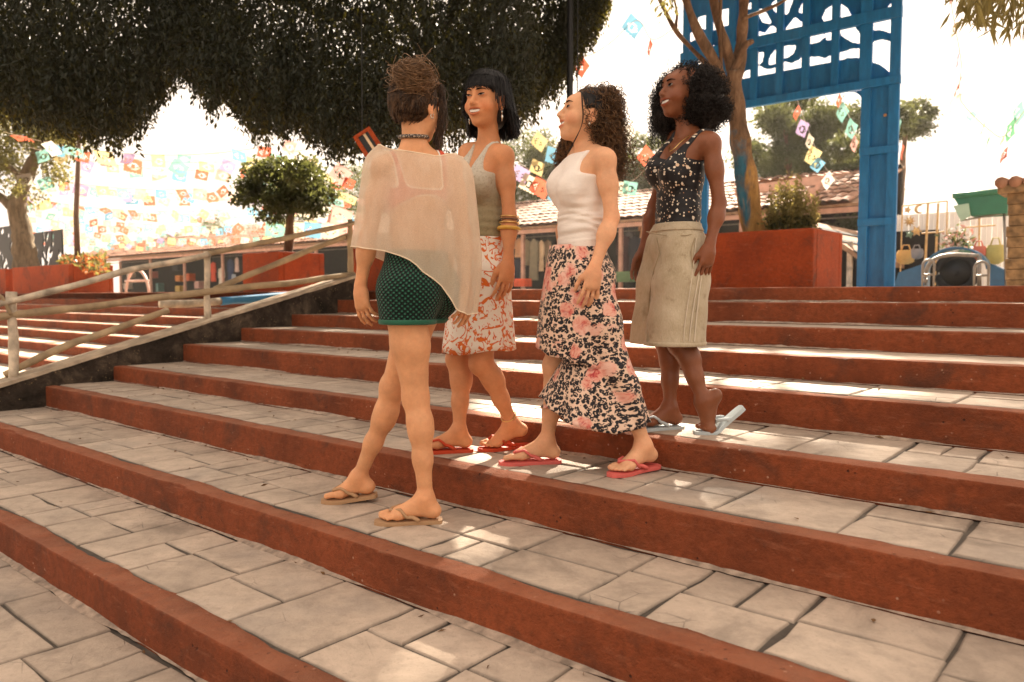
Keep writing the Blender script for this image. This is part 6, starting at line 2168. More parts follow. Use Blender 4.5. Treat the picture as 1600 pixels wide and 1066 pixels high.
def shirt(px, py0, py1, wpx, b, c, label, kind='garment', group='clothes hung along the market stall', sleeves=True, cat='clothing'):
    """a garment on a hanger: shoulders, body with folds, sleeves"""
    p = at_b(px, py0, b); q = at_b(px, py1, b)
    h = p[2] - q[2]; w = wpx / F_PX * p[1] / 2
    e = empty(kind, (p[0], p[1], q[2]), label, cat, group)
    mt = plain('cloth_' + kind, c, .95, .15, 6, .3, 25)
    n = 24
    th_ = np.linspace(0, 2 * np.pi, n, endpoint=False)
    rows_ = []
    for t in np.linspace(0, 1, 9):
        wd = w * np.interp(t, [0, .06, .16, .4, 1], [.25, .8, .98, .88, 1.1])
        dp = w * np.interp(t, [0, .1, 1], [.14, .24, .34])
        fold_ = .10 * w * t * np.sin(6 * th_ + px)
        rows_.append(p[None] + np.outer((wd + fold_) * np.cos(th_), EA) + np.outer((dp + fold_) * np.sin(th_), EN) + np.array([0, 0, -h * t - (.02 * h if t < .05 else 0)]))
    V, Fq = loft(rows_)
    mobj('body', V, Fq, mt, e, True)
    if sleeves:
        for s in (-1, 1):
            s0 = p + EA * s * w * .85 - UPV * h * .08
            MB().tube([s0, s0 + EA * s * w * .25 - UPV * h * .22, s0 + EA * s * w * .30 - UPV * h * .48], [w * .22, w * .20, w * .17], 8).build('sleeve', mt, e, True)
    MB().tube([p + UPV * .14 + EA * .03, p + UPV * .17, p + UPV * .13 - EA * .02, p + UPV * .02], .008, 5).build('hanger', M_STEEL, e, True)
    return e
for x, y0, y1, w, c, l in (
    (811, 372, 402, 15, (.58, .32, .18), 'peach blouse beside the laughing woman\'s wrist'),
    (809, 405, 438, 18, (.018, .02, .035), 'navy sack-like garment below the peach blouse'),
    (834, 372, 438, 16, (.20, .17, .11), 'long olive coat with a pointed hem on the stall'),
    (846, 374, 424, 9, (.50, .36, .22), 'narrow beige dress beside the olive coat'),
    (856, 374, 418, 11, (.56, .42, .27), 'cream dress nearest the white top'),
    (823, 373, 415, 10, (.30, .24, .15), 'grey-brown dress between peach blouse and olive coat'),
    (974, 366, 424, 20, (.05, .016, .018), 'dark maroon dress beside the white top'),
    (992, 368, 424, 18, (.014, .014, .022), 'black dress beside the khaki shorts'),
    (1009, 346, 372, 20, (.50, .28, .16), 'peach shirt hung by the spotted tank top'),
    (983, 362, 388, 12, (.12, .11, .12), 'charcoal blouse above the maroon dress')):
    shirt(x, y0, y1, w, 19.35 + .25 * math.sin(x), c, l, group=None)
for x, y0, y1, w, c, l in (
    (333, 409, 440, 12, (.55, .07, .03), 'red cloth hung left of the handrail post on the far stall'),
    (322, 405, 428, 9, (.45, .48, .52), 'pale blue shirt beside the red cloth on the far stall'),
    (346, 418, 448, 14, (.62, .55, .46), 'white blouse right of the handrail post on the far stall'),
    (360, 404, 440, 14, (.03, .05, .12), 'navy jacket beside the white blouse on the far stall'),
    (370, 402, 425, 10, (.62, .46, .42), 'pale pink scarf next to the far planter'),
    (364, 428, 444, 12, (.35, .40, .46), 'grey-blue cloth low on the far stall')):
    shirt(x, y0, y1, w, 19.6, c, l, group=None, sleeves=(w > 11))
def goods(px, py, wpx, hpx, b, c, label, name='display_box', cat='box'):
    p = at_b(px, py, b); s = p[1] / F_PX
    e = empty(name, p - UPV * hpx * s / 2, label, cat, 'goods on the far stall')
    mt = plain('goods', c, .6, .2, 9, .1)
    w, h, d = wpx * s / 2, hpx * s / 2, .18
    MB().box(p, EA * w, EN * d, UPV * h, .02).build('body', mt, e)
    MB().box(p + UPV * (h + .022), EA * w * .96, EN * d * .96, UPV * .02, .008).build('lid', plain('goods_lid', sc_(c, 1.3), .6, .1, 9, 0), e)
for x, y, w, h, c, l in (
    (282, 436, 14, 8, (.70, .24, .04), 'bright orange box on the far stall shelf'), (298, 434, 10, 10, (.62, .12, .03), 'red-orange box right of the bright orange box'),
    (278, 418, 16, 10, (.02, .02, .025), 'black box above the orange boxes'), (282, 452, 14, 8, (.60, .40, .10), 'yellow box below the bright orange box'),
    (312, 446, 14, 10, (.60, .36, .30), 'pink box low beside the handrail post'), (250, 450, 8, 12, (.10, .22, .20), 'teal jar-like box left of the yellow box'),
    (240, 430, 9, 9, (.45, .10, .06), 'dark red box near the arched frame'), (205, 430, 9, 7, (.62, .52, .42), 'cream box left of the arched frame'),
    (200, 448, 12, 8, (.55, .46, .38), 'pale box at the foot of the arched frame'), (318, 458, 20, 6, (.60, .14, .05), 'flat red tray behind the lower rail')):
    goods(x, y, w, h, 20.4, c, l)
goods(978, 434, 26, 14, 18.6, (.10, .17, .07), 'green crate on the stall counter between two women', 'crate', 'crate')
goods(817, 443, 22, 10, 18.4, (.62, .08, .02), 'red bundle on the stall counter beside the squiggle skirt', 'cloth_bundle', 'bundle')

# ------------------------------------------------------------------ shed with sloping roof right of the planter
shed = empty('tiled_shed', S(-5.2, 14.5, PLAZA), 'small shed with dark sloping roof between planter and gate post', 'building')
p0, p1 = at_b(1262, 345, 14.0), at_b(1352, 404, 14.0)
rf = MB().prism([p0, p1, p1 - UPV * .10, p0 - UPV * .10], EN * 3.0).build('roof', M_WOOD, shed)
for t in (.2, .5, .8):
    q = p0 + (p1 - p0) * t
    MB().prism([q + UPV * .02, q + (p1 - p0) * .08 + UPV * .02, q + (p1 - p0) * .08 - UPV * .02, q - UPV * .02], EN * 3.05).build('rafter', M_DARKW, rf)
for x in (1281, 1327):
    q = at_b(x, 442, 14.3)
    MB().box(np.array([q[0], q[1], (PLAZA + q[2]) / 2 + .35]), EA * .04, EN * .04, UPV * .45).build('post', M_POST, shed)
MB().box(S(-5.0, 16.6, PLAZA + .6), EA * 1.6, EN * .05, UPV * .6).build('wall', M_DARKW, shed)
por = empty('timber_porch', at_b(1240, 445, 16.5), 'pinkish timber porch with tiled top behind the pale shrub', 'building')
q0, q1 = at_b(1150, 300, 16.5), at_b(1284, 281, 16.5)
mbp = MB().box((q0 + q1) / 2, (q1 - q0) / 2, EN * .06, UPV * .09); mbp.build('beam', M_PINKW, por)
for x in (1268, 1180):
    q = at_b(x, 290, 16.5)
    MB().box(np.array([q[0], q[1], (PLAZA + q[2]) / 2 - .05]), EA * .07, EN * .06, UPV * (q[2] - PLAZA) / 2).build('post', M_PINKW, por)
tiled_roof('roof_tiles', q0.dot(EA), q1.dot(EA), 16.5, 18.5, q1[2] + .02, q1[2] + .35, por)
q = at_b(1266, 300, 16.45)
MB().prism([q, q + EA * .3 + UPV * .35, q + EA * .38 + UPV * .3, q + EA * .06 - UPV * .05], EN * .05).build('brace', M_PINKW, por)

# ------------------------------------------------------------------ lamp posts
d0 = 7.6
b_ = at_depth(889, 460, d0); b_[2] = PLAZA - .01
lp = empty('lamp_post', b_, 'straight black lamp post rising behind the curly-haired woman', 'lamp post')
MB().tube([b_, b_ + UPV * 2.0, b_ + UPV * 5.2], [.038, .031, .028], 12).build('pole', M_BLACK, lp, True)
MB().box(b_ + UPV * .02, EA * .13, EN * .13, UPV * .02, .006).build('base_plate', M_BLACK, lp)
MB().tube([b_ + UPV * 5.2, b_ + UPV * 5.3, b_ + UPV * 5.55], [.05, .14, .10], 12).build('lantern', M_BLACK, lp, True)
MB().tube([b_ + np.array([.07, 0, .3]), b_ + np.array([.075, 0, 5.1])], .006, 5).build('cable', M_BLACK, lp)
b2_ = at_b(122, 430, 6.9); b2_[2] = PLAZA + .5
lp = empty('thin_pole', b2_, 'thin brown pole rising from the flowered planter', 'pole')
MB().tube([b2_, b2_ + UPV * 1.2, at_depth(127, 150, b2_[1])], [.065, .055, .045], 10).build('pole', M_POLEB, lp, True)
MB().tube([b2_ - UPV * .01, b2_ + UPV * .25], [.10, .085], 10).build('collar', M_POLEB, lp, True)

# ------------------------------------------------------------------ hoop barriers
def hoop(px, y0, y1, wpx, b, r, label, m):
    p, q = at_b(px - wpx / 2, y0, b), at_b(px + wpx / 2, y0, b)
    t = at_b(px, y1, b)[2]
    p[2] = q[2] = PLAZA - .01
    c = (p + q) / 2; hw = np.linalg.norm(q - p) / 2; ax = unit(q - p)
    e = empty('hoop_barrier', c, label, 'barrier', None)
    pts = [p] + [c + ax * hw * math.cos(a) + UPV * (t - PLAZA - hw + hw * math.sin(a)) for a in np.linspace(math.pi, 0, 13)] + [q]
    MB().tube(pts, r, 8).build('hoop', m, e, True)
    MB().tube([p + UPV * (t - PLAZA) * .55, q + UPV * (t - PLAZA) * .55], r * .8, 8).build('crossbar', m, e, True)
    return e
def unit(v):
    v = np.asarray(v, float)
    return v / (np.linalg.norm(v) + 1e-12)
M_PINKM = plain('pink_painted_steel', (.58, .36, .30), .5, .15, 10, .1)
hoop(215, 463, 421, 36, 11.5, .045, 'pink arched hoop barrier before the far stall', M_PINKM)
hoop(1450, 443, 405, 18, 13.0, .020, 'narrow steel hoop barrier by the blue cart', M_STEEL)
hoop(1533, 443, 408, 22, 13.0, .020, 'steel hoop barrier below the yellow bag', M_STEEL)
tb_ = empty('tube_rail', at_b(1490, 440, 13.2), 'bent steel tube rail arching over the blue cart', 'rail')
MB().tube(bez_(np.array([at_b(x, y, 13.2) for x, y in ((1446, 446), (1448, 420), (1462, 404), (1490, 398), (1530, 400))])[:, None], 24), .03, 8).build('tube', M_STEEL, tb_, True)
MB().tube([at_b(1530, 400, 13.2), at_b(1530, 448, 13.2)], .03, 8).build('leg', M_STEEL, tb_, True)

# ------------------------------------------------------------------ blue cart with a mudguard
BC = 14.0
cw = at_b(1494, 440, BC)
cart = empty('blue_cart', np.array([cw[0], cw[1], PLAZA]), 'blue cart whose mudguard arches over a black wheel', 'cart')
M_CARTB = plain('blue_cart_paint', (.03, .11, .20), .35, .1, 10, .05)
M_RUB = plain('tyre_rubber', (.012, .012, .012), .8, .2, 20, .2)
wc = np.array([cw[0], cw[1], PLAZA + .31])
MBt = MB().tube([wc + EA * .27 * math.cos(a) + UPV * .27 * math.sin(a) for a in np.linspace(0, 2 * math.pi, 33)], .065, 10); wh = MBt.build('wheel', M_RUB, cart, True)
MB().tube([wc - EN * .025, wc + EN * .025], .24, 24).build('disc', M_BLACK, wh, True); MB().tube([wc - EN * .04, wc + EN * .03], .05, 16).build('hub', M_RUB, wh, True)
fo_ = [wc + EA * .44 * math.cos(a) * 1.05 + UPV * (.40 * math.sin(a)) for a in np.linspace(.12, math.pi - .12, 17)]
V_, F_ = loft([[p + EN * o for p in fo_] for o in (-.16, .22)], False); solid(mobj('mudguard', V_, F_, M_CARTB, cart, True), .03)
MB().prism([wc + EA * .46 - UPV * .25, wc + EA * .46 + UPV * .13, wc + EA * .95 - UPV * .12, wc + EA * .98 - UPV * .25], EN * .4).build('body', M_CARTB, cart)
MB().prism([wc - EA * .46 - UPV * .25, wc - EA * .46 + UPV * .16, wc - EA * .85 + UPV * .02, wc - EA * .92 - UPV * .25], EN * .4).build('body', M_CARTB, cart)

# ------------------------------------------------------------------ ornament stall at the right
M_WHITEP = plain('white_corrugated', (.80, .74, .67), .7, .06, 4, .1)
wf = empty('white_fence', at_b(1490, 445, 17), 'white ribbed fence behind the ornament stall', 'fence')
pL, pR = at_b(1398, 330, 17.0), at_b(1578, 318, 17.0)
aL, aR = pL.dot(EA), pR.dot(EA)
nseg = 22
for i in range(nseg):
    aa0 = aL + (aR - aL) * i / nseg; aa1 = aL + (aR - aL) * (i + .94) / nseg
    MB().box(S((aa0 + aa1) / 2, 17.0 + .015 * (i % 2), PLAZA + .78), EA * (aa1 - aa0) / 2, EN * .012, UPV * .78, .004).build('panel', M_WHITEP, wf)
M_ORN = plain('brass_ornament', (.50, .32, .13), .5, .3, 12, .2)
fr_ = empty('display_rack', at_b(1445, 446, 15), 'thin metal display frame hung with ornaments', 'display rack')
for (x0, y0, x1, y1, r) in ((1410, 322, 1406, 446, .012), (1410, 322, 1480, 314, .014), (1450, 318, 1444, 446, .020), (1466, 318, 1460, 446, .020), (1480, 314, 1478, 446, .012), (1440, 365, 1476, 362, .014), (1500, 356, 1556, 352, .014), (1530, 340, 1530, 446, .016)):
    MB().tube([at_b(x0, y0, 15), at_b(x1, y1, 15)], r, 7).build('bar', M_ORN, fr_)
def star(px, py, r, n, c, label, name='sun_ornament', b=14.95):
    p = at_b(px, py, b); s = p[1] / F_PX
    e = empty(name, p, label, 'ornament', 'ornaments on the display frame')
    pts = []
    for i in range(2 * n):
        rr = r * s * (1 if i % 2 == 0 else .5); a = math.pi * i / n
        pts.append(p + EA * rr * math.cos(a) + UPV * rr * math.sin(a))
    MB().prism(pts, EN * .02).build('rays', c, e)
    MB().tube([p - EN * .012, p - EN * .03], [r * s * .42, r * s * .30], 14).build('disc', c, e, True)
star(1421, 346, 9, 9, M_ORN, 'spiky brass sun ornament at the frame\'s left')
star(1432, 361, 9, 6, M_ORN, 'brass star-shaped ornament below the spiky sun')
star(1418, 328, 6, 5, M_ORN, 'small brass star at the top of the frame')
star(1421, 366, 7, 5, plain('green_tin', (.16, .24, .16), .6), 'greenish tin star beside the brass star')
p = at_b(1436, 327, 14.95); s = p[1] / F_PX
mo_ = empty('moon_ornament', p, 'crescent moon ornament at the top of the frame', 'ornament')
MB().prism([p + EA * 7 * s * math.cos(a) + UPV * 7 * s * math.sin(a) for a in np.linspace(.9, 5.4, 12)] + [p + EA * (2.4 * s + 5 * s * math.cos(a)) + UPV * 5 * s * math.sin(a) for a in np.linspace(5.2, 1.1, 10)], EN * .02).build('crescent', M_ORN, mo_)
def bag(px, py, wpx, hpx, c, label, name='hanging_bag', b=14.4):
    p = at_b(px, py, b); s = p[1] / F_PX
    e = empty(name, p - UPV * hpx * s / 2, label, 'bag', 'bags at the ornament stall')
    mt = plain('bag_cloth', c, .8, .12, 9, .2)
    w, h = wpx * s / 2, hpx * s / 2
    V, Fq = loft([[p + EA * w * k_ * math.cos(a) + EN * .06 * k_ * math.sin(a) + UPV * z_ * h for a in np.linspace(0, 2 * np.pi, 14, endpoint=False)] for z_, k_ in ((1, .82), (.6, 1.0), (0, 1.04), (-.7, .92), (-1, .35))])
    mobj('body', V, Fq, mt, e, True)
    MB().tube([p + EA * w * .5 + UPV * h, p + EA * w * .3 + UPV * h * 1.7, p - EA * w * .3 + UPV * h * 1.7, p - EA * w * .5 + UPV * h], .012, 6).build('handle', mt, e, True)
bag(1415, 402, 26, 22, (.58, .32, .10), 'orange bag at the foot of the display frame')
bag(1555, 398, 26, 30, (.50, .40, .13), 'mustard yellow bag near the stone column')
bag(1529, 396, 22, 22, (.62, .16, .11), 'coral red bag left of the yellow bag')
bag(1508, 400, 20, 22, (.22, .33, .20), 'sage green bag left of the coral bag')
bag(1480, 407, 28, 12, (.42, .36, .42), 'lilac bag lying over the steel rail')
bag(1432, 397, 20, 16, (.26, .22, .20), 'small grey patterned bag beside the orange bag')
fb = empty('flower_bunch', at_b(1497, 392, 14.6), 'bunch of pink and white flowers at the ornament stall', 'flowers')
rg_ = np.random.default_rng(31)
Pq = np.array([at_b(x, y, 14.6 + z_) for x, y, z_ in zip(rg_.normal(1497, 13, 260), rg_.normal(376, 8, 260), rg_.normal(0, .12, 260))])
for nm, m_, sl in (('foliage', M_TREE, slice(0, 120)), ('blossom', plain('pink_petal', (.66, .33, .28), .7), slice(120, 200)), ('blossom', plain('white_petal', (.74, .66, .55), .7), slice(200, 260))):
    V, Fq = leaf_cloud(Pq[sl], np.tile(np.array([0, 0, .3]), (len(Pq[sl]), 1)), .11, .05, rg_, jitter=1.0); mobj(nm, V, Fq, m_, fb)
# green awning on brackets
M_GRN = plain('green_awning', (.025, .13, .065), .6, .12, 6, .1)
M_GRNP = plain('pale_green_awning', (.30, .40, .28), .7, .1, 6, .1)
aw = empty('green_awning', at_b(1535, 345, 13.6), 'dark green awning with a pale drop flap beside the column', 'awning')
qa = [at_b(*p_, 13.6) for p_ in ((1489, 307), (1574, 299), (1574, 333), (1516, 337), (1498, 322))]
MB().prism(qa, EN * .5).build('canopy', M_GRN, aw)
qb = [at_b(*p_, 13.58) for p_ in ((1490, 322), (1514, 318), (1517, 338), (1502, 346))]
MB().prism(qb, -EN * .03).build('flap', M_GRNP, aw)
MB().tube([at_b(1489, 306, 13.6), at_b(1575, 298, 13.6)], .045, 9).build('roller', M_GRN, aw, True)
MB().tube([at_b(1569, 333, 13.7), at_b(1572, 446, 13.7)], .02, 7).build('leg', M_STEEL, aw, True)
MB().tube([at_b(1500, 345, 13.7), at_b(1570, 333, 13.7)], .015, 7).build('arm', M_STEEL, aw, True)
# carved column
col = empty('carved_column', at_b(1592, 446, 9.0), 'carved tan stone column with tiled cap at the right edge', 'column')
M_CARV = plain('carved_stone', (.22, .135, .065), .9, .55, 14, 1.0, 18)
cb = at_b(1596, 446, 9.0); c0 = np.array([cb[0], cb[1], PLAZA - .01])
hcol = at_b(1596, 302, 9.0)[2] - PLAZA
nb2 = 9
for i in range(nb2):
    z0_ = hcol * i / nb2
    k_ = .80 + .05 * ((i * 7) % 3 - 1)
    MB().box(c0 + UPV * (z0_ + hcol / nb2 / 2), EA * .15 * k_, EN * .15 * k_, UPV * (hcol / nb2 / 2 - .0015), .007).build('block', M_CARV, col)
MB().box(c0 + UPV * (hcol + .04), EA * .20, EN * .20, UPV * .04, .01).build('cap', M_CARV, col)
for i in range(4):
    MB().tube([c0 + EA * (-.17 + .115 * i) - EN * .22 + UPV * (hcol + .10), c0 + EA * (-.17 + .115 * i) + EN * .22 + UPV * (hcol + .13)], .055, 9).build('tile', M_TILE, col, True)

# ------------------------------------------------------------------ ornamental black panels and flowers by the far planters
def iron_panel(px0, px1, py0, py1, b, label, seed):
    e = empty('iron_panel', at_b((px0 + px1) / 2, py1, b), label, 'panel', 'black cut-out panels')
    p0_, p1_ = at_b(px0, py1, b), at_b(px1, py0, b)
    a_0, a_1, z_0, z_1 = p0_.dot(EA), p1_.dot(EA), PLAZA + .3, p1_[2]
    u_, w2 = np.linspace(a_0 - .03, a_1 + .03, 90), np.linspace(z_0 - .03, z_1 + .03, 80); t_ = np.array([-.04, -.02, 0, .02, .04])
    U_, W_ = np.meshgrid(u_, w2, indexing='ij')
    d = np.maximum(np.abs(U_ - (a_0 + a_1) / 2) - (a_1 - a_0) / 2, np.abs(W_ - (z_0 + z_1) / 2) - (z_1 - z_0) / 2)
    rg2 = np.random.default_rng(seed)
    for _ in range(26):
        cu, cw_ = rg2.uniform(a_0 + .1, a_1 - .1), rg2.uniform(z_0 + .1, z_1 - .1); r1, r2, an = rg2.uniform(.05, .16), rg2.uniform(.035, .08), rg2.uniform(0, 3)
        x_, y_ = (U_ - cu) * math.cos(an) + (W_ - cw_) * math.sin(an), -(U_ - cu) * math.sin(an) + (W_ - cw_) * math.cos(an)
        d = np.maximum(d, -(np.sqrt((x_ / r1) ** 2 + (y_ / r2) ** 2) - 1) * r2)
    Vp, Fp = surface_nets(np.maximum(d[:, :, None], np.abs(t_) - .02), u_, w2, t_)
    mobj('plate', Vp[:, :1] * EA + Vp[:, 1:2] * UPV + (b + Vp[:, 2:]) * EN, Fp, M_BLACK, e)
    for a in (a_0 + .05, a_1 - .05):
        MB().box(S(a, b + .05, (PLAZA + z_0 + .3) / 2), EA * .03, EN * .03, UPV * (z_0 + .3 - PLAZA) / 2).build('leg', M_BLACK, e)
iron_panel(-30, 30, 350, 425, 7.9, 'black cut-out metal panel left of the thick trunk', 3)
iron_panel(54, 98, 358, 428, 7.9, 'black cut-out metal panel right of the thick trunk', 4)
M_ORFL = plain('orange_blossom', (.62, .22, .06), .8, .3, 20, 0)
fl_ = empty('flower_bed', S(-16.5, 6.85, PLAZA + .5), 'orange flowers growing in the planter with the thin pole', 'flowers')
Pq = np.array([at_b(x, y, 6.85 + z_) for x, y, z_ in zip(rg_.uniform(96, 165, 700), rg_.uniform(402, 426, 700), rg_.normal(0, .2, 700))])
V, Fq = leaf_cloud(Pq[:350], np.tile(np.array([0, 0, .6]), (350, 1)), .16, .07, rg_, jitter=.8); mobj('foliage', V, Fq, M_LITL, fl_)
V, Fq = leaf_cloud(Pq[350:], np.tile(np.array([0, 0, .6]), (350, 1)), .09, .08, rg_, jitter=1.0); mobj('blossom', V, Fq, M_ORFL, fl_)
# striped red box-kite hanging in the fig
hk = empty('hanging_kite', at_depth(583, 222, 6.0), 'red frame with black and cream stripes hanging under the fig', 'decoration')
kc = at_depth(576, 224, 6.0); kx = unit(ray(592, 236) * 1.0 - ray(572, 205) * 1.0); kx = unit(np.array([kx[0], 0, kx[2]])); ky = np.cross(kx, np.array([0, 1.0, 0]))
for o, w_2, m_, nm in ((-.060, .016, M_ORANGE, 'frame_bar'), (.060, .016, M_ORANGE, 'frame_bar'), (-.022, .021, M_BLACK, 'stripe'), (.010, .010, plain('cream_stripe', (.62, .45, .28), .8), 'stripe'), (.032, .011, M_BLACK, 'stripe')):
    MB().box(kc + ky * o, kx * .075, np.array([0, .02, 0]) * (1.4 if nm == 'frame_bar' else 1), ky * w_2).build(nm, m_, hk)
for o in (-.085, .085):
    MB().box(kc + kx * o, kx * .012, np.array([0, .03, 0]), ky * .074).build('frame_bar', M_ORANGE, hk)
MB().tube([kc - kx * .09, kc - kx * .08 + UPV * .9], .004, 5).build('cord', M_BLACK, hk)

# ------------------------------------------------------------------ cut-paper bunting
def paper(name, c):
    g = G(name)
    b = g.bsdf(c, .8, None, 0, .2)
    return g.done(g.mixs(.45, b, g.trans(c)))
PAPER = {k: paper('paper_' + k, c) for k, c in dict(coral=(.46, .105, .06), pink=(.46, .25, .22), blue=(.12, .26, .36), teal=(.16, .32, .28), yellow=(.45, .37, .18), cream=(.44, .39, .31), lilac=(.30, .22, .34), white=(.44, .41, .36), green=(.10, .26, .15)).items()}
def flag_mesh(nm, variant, mat):
    """paper sheet 1x1 hung from its top edge, cut with a pierced pattern and a scalloped foot"""
    n = 10
    rg2 = np.random.default_rng(variant)
    V, Fq, vid = [], [], {}
    def vert(i, j):
        if (i, j) not in vid:
            x, y = i / n - .5, -j / n
            if j == n: y += .035 * (1 if i % 2 else -1)
            vid[(i, j)] = len(V)
            V.append((x, .06 * math.sin(y * 3 + variant) * (-y) + .03 * math.sin(x * 6 + variant), y))
        return vid[(i, j)]
    for i in range(n):
        for j in range(n):
            u_, v_ = abs(i - 4.5), abs(j - 5.0)
            hole = ((u_ + v_ < 4.2 and (i + j + variant) % 2 == 0 and u_ > .6) or (1.2 < math.hypot(u_, v_) < 2.1 and variant % 2)) and j > 1
            if not hole:
                Fq.append((vert(i, j), vert(i, j + 1), vert(i + 1, j + 1), vert(i + 1, j)))
    return npmesh(nm, np.array(V), np.array(Fq), mat)
FLAGS = {(k, v): flag_mesh('paper_flag', v, PAPER[k]) for k in PAPER for v in (1, 2, 3)}
M_CORD = plain('string', (.55, .45, .34), .9, .1, 9, 0)
rb_ = np.random.default_rng(77)
def flag(parent, top, along, size, key, tilt, yaw=0.0, roll=0.0):
    o = bpy.data.objects.new('paper_flag', FLAGS[(key, int(rb_.integers(1, 4)))])
    C.objects.link(o)
    x = unit(along); 
    y = unit(np.cross(UPV, x)); z = np.cross(x, y)
    M3 = Matrix((x, y, z)).transposed()
    R = M3 @ Matrix.Rotation(yaw, 3, 'Z') @ Matrix.Rotation(tilt, 3, 'X') @ Matrix.Rotation(roll, 3, 'Y')
    M4 = Matrix.Translation(Vector(top)) @ R.to_4x4() @ Matrix.Diagonal((size, size, size * .85, 1))
    o.parent = parent
    o.matrix_parent_inverse = Matrix.Translation(-parent.location)
    o.matrix_basis = M4
    return o
KEYS = ['coral', 'blue', 'yellow', 'teal', 'pink', 'cream', 'lilac', 'white', 'coral', 'teal', 'yellow']
ks = 0
ORD = ['highest', 'second highest', 'third highest', 'fourth highest', 'fifth highest', 'sixth highest', 'seventh highest', 'eighth highest', 'ninth highest', 'ninth lowest', 'eighth lowest', 'seventh lowest', 'sixth lowest', 'fifth lowest', 'fourth lowest', 'third lowest', 'second lowest', 'lowest']
for si, fwd in enumerate((15, 16.5, 18, 19.5, 21, 22.5, 24, 25.5, 27, 29, 31, 33, 35, 37.5, 40, 42.5, 45, 48)):
    hgt, xa, xb = 2.62 + .1 * (si % 3) + .006 * fwd, 15 + 13 * (si * 5 % 7), 480 + min(95, 12 * si)
    wv_ = rb_.uniform(-.035, .035)
    p, q = at_depth(xa, 463, fwd * (1 - wv_)), at_depth(xb, 463, fwd * (1 + wv_))
    p[2], q[2] = EYE + hgt + .35, EYE + hgt + .35
    L = np.linalg.norm(q - p); n = int(L / .47)
    ts = np.linspace(0, 1, 30)
    cat = lambda t: p + (q - p) * t - UPV * (.16 * L ** .5) * 4 * t * (1 - t)
    e = empty('bunting_string', p, ORD[si] + ' row of the pale paper bunting over the far plaza', 'bunting', 'bunting strings over the far plaza')
    MB().tube([cat(t) for t in ts], .006, 4).build('cord', M_CORD, e)
    for i in range(n):
        t = (i + .5) / n
        ks += 1
        flag(e, cat(t), q - p, rb_.uniform(.25, .36), KEYS[(ks * 7 + int(fwd)) % len(KEYS)], rb_.normal(.40, .38), rb_.normal(0, .28), rb_.normal(.15, .28))
def px_string(path, d, flags, label, tube=True):
    pts = [at_depth(x, y, dd) for (x, y), dd in zip(path, d if isinstance(d, (list, tuple)) else [d] * len(path))]
    e = empty('bunting_string', pts[0], label, 'bunting', 'bunting strings near the gate and trees')
    MB().tube(bez_(np.array(pts)[:, None], 40), .0045, 4).build('cord', M_CORD, e)
    dm = d if not isinstance(d, (list, tuple)) else float(np.mean(d))
    for (x, y, s, key, tilt, yaw, roll) in flags:
        flag(e, at_depth(x, y, dm), np.array([1, .15, -.1]), s / F_PX * dm, key, tilt, yaw, roll)
px_string([(1478, -40), (1492, 40), (1502, 100), (1499, 150), (1520, 180), (1548, 205), (1566, 214), (1588, 190), (1640, 120)], 9.0,
          [(1490, -12, 20, 'coral', .2, 1.2, .1), (1492, 38, 22, 'yellow', .1, 1.25, .1), (1498, 84, 26, 'lilac', .1, 1.0, 0), (1500, 126, 26, 'coral', .2, 1.1, .3), (1502, 158, 30, 'white', .5, .5, .9), (1524, 176, 16, 'teal', .8, .3, .2), (1540, 190, 22, 'yellow', .3, .9, .1), (1547, 212, 24, 'green', .2, .9, .3), (1570, 214, 18, 'yellow', .4, .8, .6), (1570, 234, 22, 'coral', .2, 1.2, .3), (1586, 196, 30, 'green', .3, .5, .8), (1600, 168, 30, 'teal', .3, .4, .6)],
          'wind-twisted bunting string in the open sky right of the gate')
px_string([(1236, 130), (1250, 168), (1262, 200), (1276, 235), (1300, 275), (1345, 300)], 12.5,
          [(1250, 168, 22, 'coral', .3, .8, .2), (1258, 190, 26, 'lilac', .2, .5, .1), (1268, 212, 22, 'cream', .2, .6, .2), (1276, 232, 30, 'yellow', .3, .4, .2), (1284, 250, 22, 'blue', .5, .3, .3), (1300, 274, 24, 'white', .4, .4, .5)],
          'bunting string with lilac and blue flags seen through the gate')
px_string([(1308, 140), (1316, 160), (1328, 185), (1342, 215), (1400, 250), (1412, 262)], 12.9,
          [(1314, 150, 18, 'coral', .3, .7, .2), (1322, 166, 26, 'teal', .3, .5, .4), (1334, 190, 28, 'teal', .2, .5, .2), (1338, 216, 22, 'pink', .2, .6, .3), (1408, 186, 20, 'teal', .1, .9, .3), (1412, 226, 26, 'coral', .1, .9, .1)],
          'bunting string with teal flags crossing the right gate post')
px_string([(880, 60), (910, 88), (950, 70), (995, 32), (1020, 62), (1060, 40)], 10.5, [(914, 92, 30, 'coral', .2, .6, .5), (996, 30, 30, 'blue', .3, .3, .4), (1018, 64, 24, 'coral', .2, 1.1, .1)],
          'bunting string in the sky between lamp post and afro')
px_string([(795, 240), (822, 262), (850, 280), (872, 300), (900, 330)], 13.5, [(818, 262, 26, 'lilac', .2, .2, .3), (832, 276, 28, 'cream', .3, .2, .3), (850, 282, 30, 'coral', .2, .2, .35), (868, 300, 18, 'blue', .2, .3, .2), (842, 252, 24, 'yellow', .1, .4, .2)],
          'bunting string with lilac and coral flags between two women')
px_string([(840, 205), (870, 232), (905, 262)], 13.9, [(848, 212, 26, 'yellow', .2, .5, .4), (868, 232, 28, 'blue', .1, .3, .1)], 'short bunting string with pale blue flag by the curly hair')
px_string([(960, 282), (985, 284), (1010, 262), (1036, 225)], 12.0, [(972, 284, 22, 'cream', .1, .2, 0), (986, 284, 24, 'teal', .1, .2, 0), (1018, 236, 30, 'coral', .2, .4, .5), (984, 196, 34, 'white', .2, .5, .3)], 'bunting string above the tiled roof between white top and spotted top')
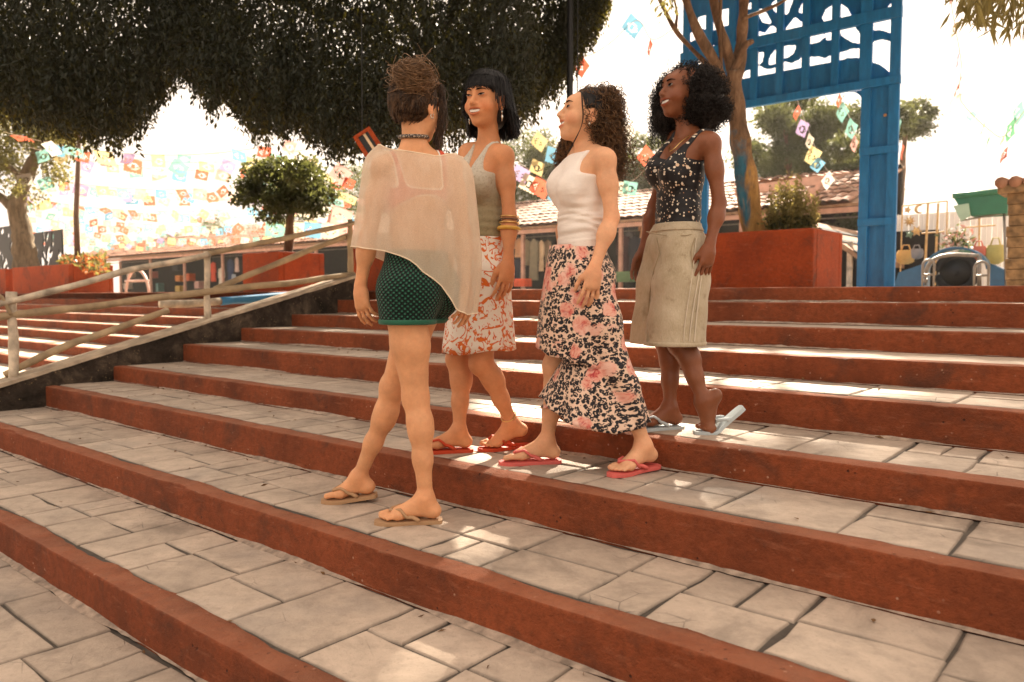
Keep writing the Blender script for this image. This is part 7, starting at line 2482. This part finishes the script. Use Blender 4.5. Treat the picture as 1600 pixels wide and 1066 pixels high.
px_string([(470, 310), (505, 318), (530, 322), (560, 338), (600, 352)], 14.5, [(506, 318, 34, 'white', .4, .1, .1), (536, 326, 34, 'pink', .3, .2, .2), (480, 314, 30, 'cream', .3, .1, 0)], 'pale bunting string beside the small round-headed tree')
px_string([(500, 235), (540, 262), (580, 290)], 11.0, [(540, 262, 30, 'pink', .5, .4, .5), (548, 280, 18, 'coral', .3, .4, .2)], 'bunting string with a pink flag at the poncho shoulder')
px_string([(470, 345), (380, 338), (300, 340), (560, 352)][:1] + [(440, 347), (520, 349), (560, 352)], 16.0, [(430, 347, 28, 'teal', .2, .1, 0), (462, 347, 28, 'cream', .2, .1, 0), (490, 348, 28, 'blue', .2, .1, 0), (518, 349, 28, 'cream', .2, .1, 0), (545, 350, 26, 'pink', .2, .1, 0)], 'level string of pale flags above the handrail')

# ------------------------------------------------------------------ warm haze over the plaza
g = G('haze_air')
vol = g.node('ShaderNodeVolumePrincipled')
vol.inputs['Color'].default_value = (1.0, .93, .84, 1)
vol.inputs['Density'].default_value = .0005
vol.inputs['Anisotropy'].default_value = .55
g.nt.links.new(vol.outputs[0], g.out.inputs['Volume'])
hz = MB().box((0, 34, 4.6), (60, 0, 0), (0, 40, 0), (0, 0, 6.0)).build('haze', g.m)
tag(hz, kind='stuff')

# ------------------------------------------------------------------ dry leaves and grit blown onto the steps
rl = np.random.default_rng(55)
Pq, Dq = [], []
for _ in range(150):
    k = int(rl.integers(-1, 5))
    z_ = (ZK[k] if k >= 0 else 0.0) + .006
    b_lo, b_hi = (BK[k] + .10, BK[k + 1] - .02) if k >= 0 else (.3, 1.1)
    bb_ = b_hi - (b_hi - b_lo) * rl.uniform(0, 1) ** 2.2
    Pq.append(S(rl.uniform(-6.3, 1.5), bb_, z_)); t_ = rl.uniform(0, 6.28); Dq.append((math.cos(t_), math.sin(t_), .12))
V, Fq = leaf_cloud(np.array(Pq), np.array(Dq), .030, .012, rl, .25, .15)
V[:, 2] = np.maximum(V[:, 2], np.repeat(np.array(Pq)[:, 2], 4) - .001)
lf = mobj('fallen_leaves', V, Fq, plain('dry_leaf', (.16, .085, .035), .9, .4, 40, 0))
tag(lf, kind='stuff')
